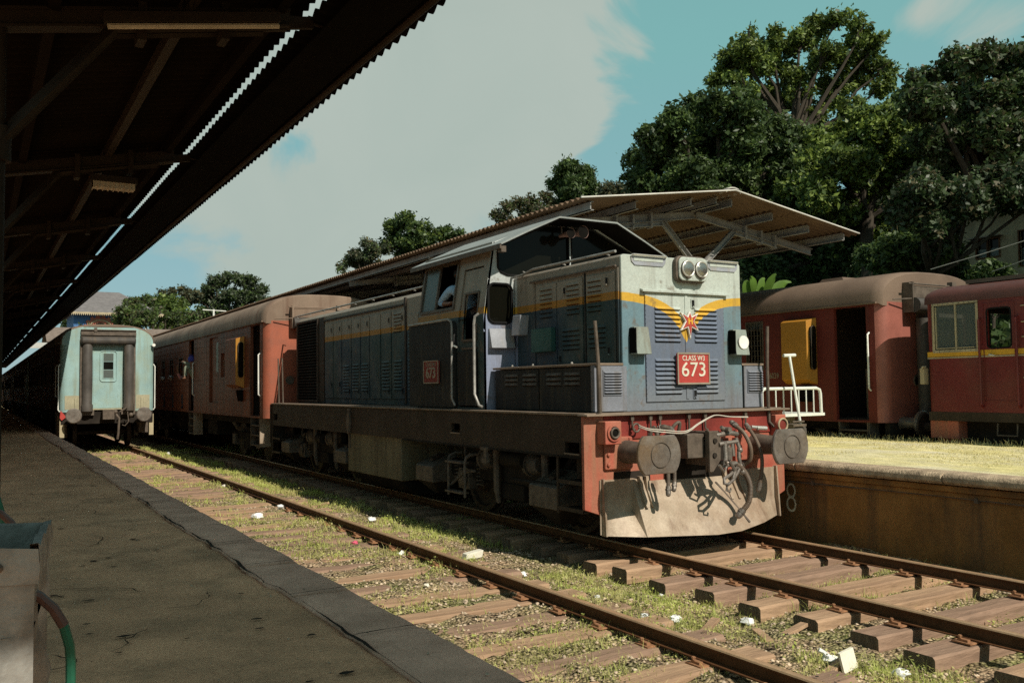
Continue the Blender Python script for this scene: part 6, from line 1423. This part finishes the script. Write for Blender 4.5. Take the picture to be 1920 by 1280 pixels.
# ------------------------------------------------------------------ buildings
hs = thing('cream_house', (34, 13, 5), 'cream walled house half hidden under the trees at the right', 'house')
hs.location = (0, 0, 0)
wins = [(17.45, 17.82, 6.02, 6.62), (17.88, 18.25, 6.02, 6.62), (16.35, 16.75, 5.6, 6.75), (13.2, 14.2, 5.8, 6.7), (10.5, 11.5, 5.8, 6.7)]
b = MB(); b.wall(lambda u, v, d: (30+d, u, v), (9, 18.9), (3.2, 7.9), wins, .2); b.box((30.2, 37), (18.7, 18.9), (3.2, 7.9)); b.box((30.2, 37), (9, 9.2), (3.2, 7.9)); b.box((36.8, 37), (9.2, 18.7), (3.2, 7.9)); b.obj('wall', M['creamwall'], hs, smooth=False)
b = MB(); b.prism([(28.9, 7.75), (33.5, 9.4), (38, 7.75), (38, 7.85), (33.5, 9.52), (28.9, 7.87)], 'Y', 8.3, 19.6); b.obj('roof', M['tiles'], hs, smooth=False)
for (a, c, d, e) in wins:
    b = MB()
    for (u0, u1, v0, v1) in ((a-.04, a, d-.04, e+.04), (c, c+.04, d-.04, e+.04), (a, c, d-.04, d), (a, c, e, e+.04)): b.box((29.96, 30.06), (u0, u1), (v0, v1))
    w = b.obj('window', M['steel'], hs, smooth=False); b = MB(); b.face([(30.1, a, d), (30.1, c, d), (30.1, c, e), (30.1, a, e)]); b.obj('pane', M['darkglass'], w, smooth=False)
    MB().box((30.07, 30.09), ((a+c)/2-.17, (a+c)/2+.17), (d, (d+e)/2)).obj('shutter', M['haze_glass'], w, smooth=False)
MB().box((29.7, 30.0), (17.3, 18.4), (6.68, 6.72)).obj('window_hood', M['tiles'], hs, smooth=False)
for i, ((x0, y0), (x1, y1)) in enumerate((((1745, 505), (1935, 447)), ((1860, 509), (1935, 482)))):
    tag(MB().tube([at(x0, y0, 24), at((x0+x1)/2, (y0+y1)/2+1, 22), at(x1, y1, 20)], .011, 4).obj('stay_wire', M['wire']), ['long pale wire sloping across in front of the cream house', 'short lower pale wire rising beside the railcar roof housing'][i], 'wire', 'wires in front of the house')
bl = thing('blue_building', (11.5, 101, 0), 'blue painted building with a red gear emblem under a grey hipped roof', 'building')
b = MB(); b.box((8.5, 15.2), (101, 109), (-.5, 10.0)); b.obj('wall', M['bluewall'], bl, smooth=False)
b = MB(); b.raw([(7.6, 100, 9.85), (17, 100, 9.85), (17, 111, 9.85), (7.6, 111, 9.85), (11.0, 104.5, 12.45), (13.2, 104.5, 12.45)], [(0, 1, 5, 4), (1, 2, 5), (2, 3, 4, 5), (3, 0, 4), (0, 3, 2, 1)]); b.obj('roof', M['greytiles'], bl, smooth=False)
b = MB(); b.box((7.6, 17), (99.95, 100), (9.72, 9.88))
b.obj('fascia', M['cream'], bl, smooth=False)
b = MB()
for k in range(52): b.prism([(7.62+k*.18, 9.72), (7.76+k*.18, 9.72), (7.69+k*.18, 9.52)], 'Y', 99.95, 99.98)
b.obj('valance', M['cream'], bl, smooth=False, kind='stuff')
cc = (11.0, 7.95)
P_ = []
for k in range(18):
    for (f_, rr) in ((-.4, 1.5), (-.22, 1.72), (.22, 1.72), (.4, 1.5)): a = 2*pi*(k+f_)/18; P_.append((cc[0]+rr*cos(a), cc[1]+rr*sin(a)))
b = MB(); b.prism(P_, 'Y', 100.9, 100.99); em2 = b.obj('gear_emblem', M['red'], bl, smooth=False)
b = MB(); b.ring((cc[0], 100.88, cc[1]), 'Y', 1.2, .08, 40, 6); b.obj('emblem_ring', M['cream'], em2)
MB().lathe((cc[0], 100.88, cc[1]), 'Y', [(0, .9), (-.02, .89)], 30).obj('emblem_disc', M['void'], em2)
MB().lathe((cc[0]+.2, 100.85, cc[1]-.2), 'Y', [(0, .6), (-.02, .58)], 24).obj('emblem_core', M['yellow'], em2)
sh2 = thing('station_hall', (16, 95, 0), 'far station hall with a long brown tiled roof across the tracks', 'building')
b = MB(); b.prism([(93.2, 6.45), (97, 7.95), (101, 6.45), (101, 6.55), (97, 8.07), (93.2, 6.55)], 'X', 5.6, 40); b.obj('roof', M['tiles'], sh2, smooth=False)
b = MB()
for x in (6, 12, 18, 24, 30, 39.5): b.box((x, x+.5), (94, 94.5), (-.5, 6.5)); b.box((x, x+.5), (100, 100.5), (-.5, 6.5))
b.obj('pillar', M['creamwall'], sh2, smooth=False); MB().box((5.6, 40), (100.6, 100.9), (3.2, 6.5)).obj('wall', M['creamwall'], sh2, smooth=False)
tag(MB().box((3.7, 5.55), (84, 92), (5.45, 5.6), skew=lambda x, y, z: (x, y, z+(y-84)*.09)).obj('metal_roof', M['sheettop'], smooth=False), 'small bright sloping metal roof beyond the dark train', 'roof')
tag(MB().box((.9, 1.9), (112, 113), (.58, 4.4)).obj('kiosk', M['orangewall'], smooth=False), 'orange walled kiosk at the far end of the left platform', 'kiosk')
ms = MB(); ms.tube([(13.3, 60, -.3), (13.3, 60, 7.05)], .06, 8); ms.tube([(12.6, 60, 7.0), (14.1, 60, 6.95)], .035, 6); tag(ms.obj('signal_mast', M['whiterail']), 'slim white mast with a crossbar above the coach roofs', 'mast')
ms = MB(); ms.tube([(14.0, 92, 6), (14.0, 92, 9.2)], .04, 6); tag(ms.obj('roof_pole', M['whiterail']), 'thin pale pole standing on the far tiled roof', 'pole')

# ------------------------------------------------------------------ platform trolley
TX, TY_ = 10.06, 9.55
tl = thing('platform_trolley', (TX+.6, TY_, QZ), 'white railed platform trolley with an upright T handle behind the right buffer', 'trolley')
XE = on(1537, 728, 'Y', TY_).x; b = MB(); b.box((TX, XE+.08), (TY_-.02, TY_+1.5), (1.255, 1.30)); b.obj('deck', M['white'], tl, bevel=.004)
b = MB(); pts = [(TX+.02, TY_, 1.30), (TX+.02, TY_, 1.64), (TX+.07, TY_, 1.685), (XE-.08, TY_, 1.685), (XE-.01, TY_, 1.66), (XE+.01, TY_, 1.60), (XE+.02, TY_, 1.30)]; b.tube(pts, .024, 8); b.obj('top_rail', M['white'], tl)
for k in range(7): MB().tube([(TX+.15+k*(XE-TX-.2)/6.6, TY_, 1.29), (TX+.15+k*(XE-TX-.2)/6.6, TY_, 1.68)], .011, 6).obj('rail_bar', M['white'], tl)
for y in (TY_+.28, TY_+1.25):
    for x in (TX+.12, XE-.25):
        b = MB(); b.lathe((x, y, QZ+.20), 'X', [(-.03, .13), (-.03, .19), (-.02, .20), (.02, .20), (.03, .19), (.03, .13)], 22); b.lathe((x, y, QZ+.20), 'X', [(-.02, .14), (.02, .14)], 16); b.obj('wheel', M['rubber'], tl)
    b = MB(); b.cyl((TX+.1, y, QZ+.20), (XE-.25, y, QZ+.20), .02, n=8); b.box((TX+.17, XE-.30), (y-.03, y+.03), (QZ+.20, 1.255)); b.obj('axle', M['greasy'], tl)
h0 = on(1501, 796, 'Y', TY_-.30); h1 = on(1480, 666, 'Y', TY_-.12); b = MB(); b.tube([h0, h1], .02, 8); d = Vector((.115, -.01, .004)); b.tube([h1-d, h1+d], .024, 8); b.obj('t_handle', M['white'], tl)
b = MB(); b.box((h0.x-.22, h0.x+.06), (TY_-.36, TY_-.1), (h0.z-.02, h0.z+.015)); b.tube([(h0.x-.2, TY_-.33, h0.z+.05), (h0.x+.04, TY_-.33, h0.z+.05)], .015, 6); b.box((h0.x-.1, h0.x), (TY_-.1, TY_+.3), (h0.z-.02, h0.z+.06)); b.obj('tow_bracket', M['greasy'], tl)

# ------------------------------------------------------------------ bin and hoops in the foreground
bn = thing('metal_bin', (-.2, 2.1, PZ), 'dented grey metal litter bin at the lower left corner', 'bin')
b = MB(); n = 9; secs = []
def dent(x, y, z): k = float(vn(x*1.0+3, z*1.0+y, 7))-.5; k2 = float(vn(x+8, z+y*2, 19))-.5; return k*.06+k2*.022
import itertools
def panel(b, p, q, z0, z1, nrm, nu=10, nv=14):
    g = []
    for i in range(nu+1):
        row = []
        for j in range(nv+1):
            u, v = i/nu, j/nv; x = p[0]+(q[0]-p[0])*u; y = p[1]+(q[1]-p[1])*u; z = z0+(z1-z0)*v
            e = min(1, min(u, 1-u)*6)*min(1, min(v, 1-v)*6); k = dent(x+y, y, z)*e; row.append((x+nrm[0]*k, y+nrm[1]*k, z))
        g.append(row)
    b.loft(g)
c0 = (-.42, 1.80); c1 = (.100, 1.92); c2 = (.145, 2.28); c3 = (-.40, 2.25); 
zb, zt_ = PZ+.06, 1.425
for p, q in ((c0, c1), (c1, c2), (c2, c3), (c3, c0)):
    d = Vector((q[0]-p[0], q[1]-p[1])); nn = (d.y, -d.x); l = hypot(*nn); panel(b, p, q, zb, zt_, (nn[0]/l, nn[1]/l))
b.face([(x, y, zb) for x, y in (c0, c1, c2, c3)]); b.obj('bin_body', M['can'], bn, ang=1.0)
b = MB()
k_ = 1.03
for i, (p, q) in enumerate(((c0, c1), (c1, c2), (c2, c3), (c3, c0))):
    g = []
    for t in range(9):
        u = t/8; x = p[0]+(q[0]-p[0])*u; y = p[1]+(q[1]-p[1])*u; cx_, cy_ = -.14, 2.06; w_ = .006*sin(u*17+i*2); ex, ey = (x-cx_)*.028, (y-cy_)*.028
        g.append([(x+ex, y+ey, zt_-.005+w_*.6), (x+ex*1.3, y+ey*1.3, zt_+.028+w_), (x+ex*.9, y+ey*.9, zt_+.062+w_), (x-ex*1.2, y-ey*1.2, zt_+.060+w_), (x-ex*1.6, y-ey*1.6, zt_-.09)])
    b.loft(g)
b.obj('bin_rim', M['can'], bn, ang=1.0)
b = MB(); b.face([(c[0]*.97, c[1], zt_-.10) for c in (c0, c1, c2, c3)]); b.obj('bin_inside', M['void'], bn, smooth=False)  # near-black sheet stands in for the shade inside the bin
for p in ((.04, 1.897, zt_+.03), (.118, 2.05, zt_-.06), (-.02, 1.89, zt_-.07)): MB().sphere(p, .009, 5).obj('rivet', M['greasy'], bn)
def hoop(pts, lab):
    o = thing('tube_hoop', (pts[0][0], pts[0][1], PZ), lab, 'hoop', 'green tube hoops by the bin'); Q = []
    P_ = [Vector(p) for p in pts]
    b = MB(); b.tube(P_, .0095, 8); b.obj('tube', M['green'], o)
    b = MB(); tp = [p+Vector((0, 0, .0006)) for p in P_ if p.z > max(q.z for q in P_)-.12]; b.tube(tp, .0102, 8); b.obj('worn_top', M['browntube'], o)
def hp(y, xl, xr, z): return [(xl, y, PZ), (xl, y, z-.16)]+[(xl+.12*(1-cos(a)), y, z-.16+.16*sin(a)) for a in np.linspace(.2, pi/2, 6)]+[(xr-.12*(1-cos(a)), y, z-.16+.16*sin(a)) for a in np.linspace(pi/2, .2, 6)]+[(xr, y, z-.16), (xr, y, PZ)]
hoop(hp(2.02, -.48, .172, 1.395), 'green tube hoop carrying the dented bin, its leg right of the bin')
hoop(hp(2.62, -.50, .135, 1.40), 'lower brown-topped green hoop just behind the bin rim')
hoop(hp(2.95, -.42, .125, 1.455), 'middle green hoop behind the bin')
hoop(hp(3.35, -.35, .080, 1.52), 'farthest and highest green hoop at the left photo edge')

# ------------------------------------------------------------------ people
def person(label, loc, joints, edges, hairr=None, cloth=None, hat=None, hand=True):
    import bmesh
    t = thing('person', loc, label, 'person'); off = Vector(loc)
    me = bpy.data.meshes.new('tmp'); bm = bmesh.new(); sk = bm.verts.layers.skin.verify(); V = {}
    for k, (p, r, m) in joints.items():
        v = bm.verts.new(Vector(p)-off); v[sk].radius = (r, r); V[k] = v
    V[list(joints)[0]][sk].use_root = True
    for a, c in edges: bm.edges.new((V[a], V[c]))
    bm.to_mesh(me); bm.free(); o = bpy.data.objects.new('tmp', me); COL.objects.link(o)
    s_ = o.modifiers.new('s', 'SKIN'); s_.use_smooth_shade = True; q = o.modifiers.new('u', 'SUBSURF'); q.levels = 2; q.render_levels = 2
    bpy.context.view_layer.update(); me2 = bpy.data.meshes.new_from_object(o.evaluated_get(bpy.context.evaluated_depsgraph_get())); bpy.data.objects.remove(o)
    me2.name = 'body'; me2.materials.clear(); mats = [M['skin']]+list(cloth)
    for mm in mats: me2.materials.append(mm)
    J = [(Vector(p)-off, m) for p, r, m in joints.values()]
    E_ = [(Vector(joints[a][0])-off, Vector(joints[c][0])-off, joints[a][2], joints[c][2]) for a, c in edges]
    for f in me2.polygons:
        c = f.center; best = (9e9, 0)
        for a, b_, ma, mb_ in E_:
            d = b_-a; tt = max(0, min(1, (c-a).dot(d)/max(1e-9, d.length_squared))); dd = (a+d*tt-c).length
            if dd < best[0]: best = (dd, ma if tt < .5 else mb_)
        f.material_index = best[1]
    me2.shade_smooth(); b = bpy.data.objects.new('body', me2); COL.objects.link(b); b.parent = t
    hd = Vector(joints['head'][0]); f_ = Vector(joints['face'][0])-hd; f_.normalize()
    MB().sphere(tuple(hd-f_*.018+Vector((0, 0, .02))), .106, 8).obj('hair', hat or M['hair'], t)
    if hat:
        b = MB(); c = hd+f_*.10+Vector((0, 0, .045)); s_ = f_.cross(Vector((0, 0, 1))).normalized(); b.face([c-s_*.07, c+s_*.07, c+s_*.05+f_*.07-Vector((0, 0, .01)), c-s_*.05+f_*.07-Vector((0, 0, .01))]); b.obj('cap_peak', hat, t, smooth=False)
    b = MB(); sd = f_.cross(Vector((0, 0, 1))).normalized(); b.sphere(tuple(hd+f_*.10-Vector((0, 0, .015))), .014, 4)
    b.sphere(tuple(hd+sd*.09-Vector((0, 0, .01))), .02, 4); b.sphere(tuple(hd-sd*.09-Vector((0, 0, .01))), .02, 4); b.obj('nose_and_ears', M['skin'], t)
    return t
def body(pel, face, sh=.19, lean=(0, 0), armL=None, armR=None, seated=True, scale=1.0, kneed=(0, -1)):
    P_ = Vector(pel); f = Vector((face[0], face[1], 0)).normalized(); r = Vector((f.y, -f.x, 0)); l = Vector((lean[0], lean[1], 0))
    ch = P_+Vector((0, 0, .32))+l*.6; nk = P_+Vector((0, 0, .52))+l; hd = P_+Vector((0, 0, .68))+l*1.15
    j = {'pel': (P_, .15, 2), 'ch': (ch, .155, 1), 'nk': (nk, .06, 0), 'head': (hd, .088, 0), 'face': (hd+f*.03+Vector((0, 0, .03)), .085, 0)}
    e = [('pel', 'ch'), ('ch', 'nk'), ('nk', 'head'), ('head', 'face')]
    for s, nm, arm in ((1, 'R', armR), (-1, 'L', armL)):
        s0 = nk+r*s*sh-Vector((0, 0, .05)); j['s'+nm] = (s0, .075, 1); e.append(('ch', 's'+nm))
        el, wr, ha = arm if arm else (s0+Vector((0, 0, -.28)), s0+Vector((0, 0, -.36))+f*.2, s0+Vector((0, 0, -.36))+f*.28)
        j['e'+nm] = (el, .050, 1); j['w'+nm] = (wr, .032, 0); j['h'+nm] = (ha, .038, 0); e += [('s'+nm, 'e'+nm), ('e'+nm, 'w'+nm), ('w'+nm, 'h'+nm)]
        hv = Vector(ha)-Vector(wr); hv = hv.normalized() if hv.length else f; sv = hv.cross(Vector((0, 0, 1))); sv = sv.normalized() if sv.length > .01 else r
        for q in range(4): j[f'f{q}{nm}'] = (Vector(ha)+hv*(.075+.01*(q in (1, 2)))+sv*(q-1.5)*.022, .010, 0); e.append(('h'+nm, f'f{q}{nm}'))
        j['t'+nm] = (Vector(ha)+hv*.03+sv*.055, .011, 0); e.append(('h'+nm, 't'+nm))
        hip = P_+r*s*.09-Vector((0, 0, .06))
        if seated: kn = hip+f*.42+Vector((0, 0, .0)); ft = kn-Vector((0, 0, .42)); to = ft+f*.15
        else: kn = hip+f*.03-Vector((0, 0, .40)); ft = hip-Vector((0, 0, .82)); to = ft+f*.15-Vector((0, 0, .03))
        j['k'+nm] = (kn, .07, 2); j['a'+nm] = (ft, .045, 2); j['o'+nm] = (to, .04, 2); e += [('pel', 'k'+nm), ('k'+nm, 'a'+nm), ('a'+nm, 'o'+nm)]
    return j, e
# driver leaning on the cab window sill
elb = Vector((5.83, 11.76, 2.985)); j, e = body((6.18, 11.06, 2.50), (0, -1), armR=None, lean=(-.0, .0), armL=None)
s0 = Vector(j['nk'][0])
j, e = body((6.16, 11.20, 2.72), (0, -1), lean=(-.12, .20), armR=(elb, Vector((5.83, 11.46, 2.97)), Vector((5.84, 11.38, 2.97))))
person('locomotive driver in a light blue shirt, elbow resting on the cab window sill', (6.16, 11.0, 1.6), j, e, cloth=[M['shirtblue'], M['trouser']])
# man in blue cap leaning out of the coach doorway
sh_ = Vector((5.60, 28.30, 2.62))
j, e = body((5.86, 28.50, 2.03), (-.3, -1), lean=(-.20, -.12), seated=False, armL=(Vector((5.52, 28.62, 2.60)), Vector((5.50, 28.92, 2.66)), Vector((5.50, 29.0, 2.66))), armR=None)
person('man in a blue cap leaning out of the brown coach doorway, arm outstretched', (5.86, 28.5, 1.16), j, e, cloth=[M['shirtgreen'], M['trouser']], hat=M['cap'])
for i, (y, cl_, lab) in enumerate(((30.2, 'shirtpink', 'passenger with a raised arm in the nearest open coach window'), (31.8, 'shirtwhite', 'passenger in white leaning out of the second coach window'), (33.35, 'shirtwhite', 'passenger in white resting a hand outside the third coach window'))):
    arm = (Vector((5.62, y+.05, 2.24)), Vector((5.58, y+.02, 2.44 if i == 0 else 2.22)), Vector((5.58, y, 2.52 if i == 0 else 2.18)))
    j, e = body((5.98, y, 1.72), (-.6, -1), lean=(-.12, 0), armL=None, armR=arm if i != 1 else (Vector((5.62, y-.1, 2.24)), Vector((5.56, y-.2, 2.2)), Vector((5.55, y-.26, 2.18))))
    person(lab, (5.98, y, 1.2), j, e, cloth=[M[cl_], M['trouser']])

# ------------------------------------------------------------------ litter
def crumple(name, c, r, m, lab, flat=.6, seed=0, spike=0):
    g = np.random.default_rng(seed+100); b = MB(); n, k = 7, 10; secs = []
    for i in range(n+1):
        ph = pi*i/n; row = []
        for q in range(k):
            th = 2*pi*q/k; rr = r*(.6+.7*g.random()); row.append((c[0]+rr*sin(ph)*cos(th), c[1]+rr*sin(ph)*sin(th), c[2]+r*.3+rr*flat*cos(ph)))
        secs.append(row)
    b.loft(secs, close=True, caps=True)
    if spike: b.tube([(c[0], c[1], c[2]+r*.5), (c[0]-.02, c[1]+.03, c[2]+r*1.2), (c[0]-.05, c[1]+.05, c[2]+r*1.5)], [r*.45, r*.22, r*.3], 6)
    return tag(b.obj(name, m, smooth=True, ang=.5), lab, 'litter', 'litter on the tracks')
LIT = [(482, 973, .085, 'litter', 'white plastic bag lying between the near rail and platform'), (526, 960, .06, 'litter', 'white crumpled scrap beside the near rail, beyond the white bag'), (697, 979, .065, 'litter', 'pale plastic bag in shade between the tracks'),
       (316, 852, .10, 'litter', 'small white litter far down between the tracks'), (421, 915, .06, 'card', 'pale litter strip on a far near-track sleeper'), (665, 1020, .045, 'pinklitter', 'pink wrapper beside the near rail'),
       (753, 1043, .05, 'litter', 'white plastic scrap against the near rail'), (800, 1111, .03, 'card', 'small cream cup on the ballast near the coping'), (980, 1070, .05, 'litter', 'white scrap in grass between the tracks'),
       (1120, 1118, .03, 'litter', 'tiny white scrap left of the sleeper ends'), (1208, 1158, .035, 'litter', 'white scrap just behind the near rail in the foreground'), (1266, 1155, .05, 'litter', 'torn white paper between the tracks in the foreground'), (1239, 1102, .025, 'litter', 'white scrap near the second sleeper end'),
       (1555, 1228, .055, 'litter', 'white twisted plastic bag between dark sleeper ends'), (1687, 1252, .06, 'litter', 'round white plastic bag at the lower right'), (1400, 1152, .055, 'litter', 'grey white plastic bag against a sleeper end'), (1428, 1188, .03, 'litter', 'small white scrap near the foreground sleeper ends'), (1700, 1075, .035, 'litter', 'white scrap by the far rail')]
for i, (x, y, r, m, lab) in enumerate(LIT):
    p = on(x, y, 'Z', -.17); p.z = float(ground_z(p.x, p.y))+.01 if r < .2 else p.z
    crumple('plastic_bag' if m == 'litter' else 'paper_scrap', p, r, M[m], lab, .55, i, spike=(i == 13))
p = on(885, 1052, 'Z', -.2); b = MB(); b.box((p.x-.11, p.x+.11), (p.y-.05, p.y+.06), (-.17, -.09), skew=lambda x, y, z: (x+.02*(z > -.13), y, z+(x-p.x)*.12)); tag(b.obj('card_box', M['card'], bevel=.008), 'flattened cream carton beside the near rail in mid frame', 'litter', 'litter on the tracks')
p = on(1595, 1255, 'Z', -.2); b = MB(); b.box((p.x-.105, p.x+.095), (p.y-.010, p.y+.010), (-.20, -.075), skew=lambda x, y, z: (x, y+(x-p.x)*.25+(z+.2)*.3, z)); tag(b.obj('card_sheet', M['card']), 'square cream card standing in the grass at the lower right', 'litter', 'litter on the tracks')
for i, (x, y, a, l) in enumerate(((1330, 1175, .5, .34), (1560, 1258, .3, .4), (1430, 1195, 1.2, .25), (1490, 1180, .2, .3), (600, 955, .4, .35))):
    p = on(x, y, 'Z', -.2); b = MB(); z = float(ground_z(p.x, p.y)); b.box((-l/2, l/2), (-.035, .035), (0, .03), skew=lambda X, Y, Z: (p.x+X*cos(a)-Y*sin(a)*(1+.4*X), p.y+X*sin(a)+Y*cos(a), z+.01+Z+X*.1))
    tag(b.obj('wood_offcut', M['wood'], bevel=.004), ['split brown timber offcut among litter between the tracks', 'reddish timber offcut in the foreground grass', 'short timber piece by the sleeper ends', 'thin timber strip near the foreground sleeper ends', 'timber offcut between tracks in the distance'][i], 'wood', 'timber offcuts on the ground')

# ------------------------------------------------------------------ stones, grass, weeds
def scatter_ok(x, y): return np.ones_like(x, bool)
def stones(n, y0, y1, x0, x1, smin, smax, seed):
    g = np.random.default_rng(seed); x = g.uniform(x0, x1, n); y = y0+(y1-y0)*g.random(n)**1.4
    keep = vn(x, y, .9)+.25*g.random(n) > .42; x, y = x[keep], y[keep]; n = len(x); s = smin+(smax-smin)*g.random(n)**3; z = ground_z(x, y)
    oc = np.array([(1, 0, 0), (0, 1, 0), (-1, 0, 0), (0, -1, 0), (.1, .1, .8), (0, 0, -.7), (.6, .6, .35), (-.6, -.5, .4)]); F0 = np.array([(0, 6, 4), (6, 1, 4), (1, 2, 4), (2, 7, 4), (7, 3, 4), (3, 0, 4), (0, 1, 6), (2, 3, 7), (1, 0, 5), (2, 1, 5), (3, 2, 5), (0, 3, 5)])
    V = oc[None]*(s[:, None, None])*(.6+.8*g.random((n, 8, 3))); a = g.uniform(0, 2*pi, n); ca, sa = np.cos(a)[:, None], np.sin(a)[:, None]
    X = V[..., 0]*ca-V[..., 1]*sa; Y = V[..., 0]*sa+V[..., 1]*ca; V = np.stack([X+x[:, None], Y+y[:, None], V[..., 2]*.8+z[:, None]+s[:, None]*.25], -1).reshape(-1, 3)
    return V, (F0[None]+8*np.arange(n)[:, None, None]).reshape(-1, 3)
V1, F1 = stones(27000, 2.0, 16, 2.2, 8.8, .004, .024, 1)
tag(np_mesh('ballast_stones', V1, F1, M['stone']), None, None, None, 'stuff')
def blades(x, y, z, h, w, g, lean=.5):
    n = len(x); a = g.uniform(0, 2*pi, n); ln = lean*g.random(n)*h; dx, dy = np.cos(a), np.sin(a); b = g.uniform(0, 2*pi, n); sx, sy = np.cos(b)*w, np.sin(b)*w
    V = np.zeros((n, 6, 3))
    for k, (t, ww) in enumerate(((0, 1), (.55, .75), (1, .12))):
        cx = x+dx*ln*t*t; cy = y+dy*ln*t*t; cz = z+h*t*(1-.25*t*lean)
        V[:, 2*k] = np.stack([cx-sx*ww, cy-sy*ww, cz], -1); V[:, 2*k+1] = np.stack([cx+sx*ww, cy+sy*ww, cz], -1)
    F = np.array([(0, 1, 3, 2), (2, 3, 5, 4)])[None]+6*np.arange(n)[:, None, None]
    return V.reshape(-1, 3), F.reshape(-1, 4)
def grass(n, y0, y1, x0, x1, seed, hs_, dens, per=9, spread=.05, wd=.0022, yp=1.5):
    g = np.random.default_rng(seed); x = g.uniform(x0, x1, n); y = y0+(y1-y0)*g.random(n)**yp
    k = dens(x, y) > g.random(n); x, y = x[k], y[k]; m = len(x); cx = np.repeat(x, per)+g.normal(size=m*per)*spread; cy = np.repeat(y, per)+g.normal(size=m*per)*spread
    h = np.repeat(hs_[0]+(hs_[1]-hs_[0])*g.random(m)**2.5, per)*(.4+.8*g.random(m*per)); sc = np.clip(cy/7, 1, 4)
    return blades(cx, cy, ground_z(cx, cy)-.01, h, wd*sc*(.7+.8*g.random(m*per)), g, .8)
def dens(x, y):
    d = np.clip((vn(x, y, 1.1)+.35*vn(x+5, y, 4)-.50)*3.2, 0, 1)
    lane = np.interp(x, [2, 3.2, 4.1, 4.5, 5.2, 6.0, 6.6, 7.6, 8.3, 8.8], [.5, .6, .75, 1, 1.15, .7, .6, .6, .5, .4])
    track_s = np.where(np.abs(x-XN) < 1.2, .75, 1); return d*lane*track_s
Vg, Fg = grass(70000, 1.8, 34, 2.2, 8.8, 5, (.012, .13), dens)
tag(np_mesh('grass', Vg, Fg, M['grassblade']), None, None, None, 'stuff')
# broad-leaved weeds
g = np.random.default_rng(9); n = 3800; x = g.uniform(2.3, 8.6, n); y = 2+28*g.random(n)**1.6; k = dens(x, y) > g.random(n)*1.1; x, y = x[k], y[k]; per = 22; m = len(x)
cx = np.repeat(x, per)+g.normal(size=m*per)*.055; cy = np.repeat(y, per)+g.normal(size=m*per)*.055; hh = np.repeat(.015+.12*g.random(m)**2.2, per)*g.random(m*per); cz = ground_z(cx, cy)+hh
nn = g.normal(size=(m*per, 3))*.5+np.array([0, 0, 1]); nn /= np.linalg.norm(nn, axis=1)[:, None]; t = np.cross(nn, g.normal(size=(m*per, 3))); t /= np.linalg.norm(t, axis=1)[:, None]; b_ = np.cross(nn, t); s = (.007+.014*g.random(m*per))[:, None]; P_ = np.stack([cx, cy, cz], -1)
V = np.stack([P_-t*s, P_+b_*s*.5, P_+t*s, P_-b_*s*.5], 1).reshape(-1, 3)
tag(np_mesh('weeds', V, np.arange(4*m*per).reshape(-1, 4), M['grassblade']), None, None, None, 'stuff')
# dry turf on the island platform
g = np.random.default_rng(12); n = 34000; x = g.uniform(QX+.42, 13.0, n); y = 3.5+13*g.random(n); k = (vn(x, y, 1.5) > .32+.4*(x < 9.6)); x, y = x[k], y[k]
V, F = blades(x, y, turf(x, y)-.004, .012+.035*g.random(len(x))**2, .004*np.ones(len(x)), g, 1.2); o = np_mesh('dry_grass', V, F, M['dryblade']); tag(o, None, None, None, 'stuff')
g = np.random.default_rng(13); n = 2500; x = 12.85+.25*g.random(n); y = 5+10*g.random(n); V, F = blades(x, y, QZ+0*x, .03+.12*g.random(n)**3, .004*np.ones(n), g, .8); tag(np_mesh('dry_grass', V, F, M['dryblade']), None, None, None, 'stuff')
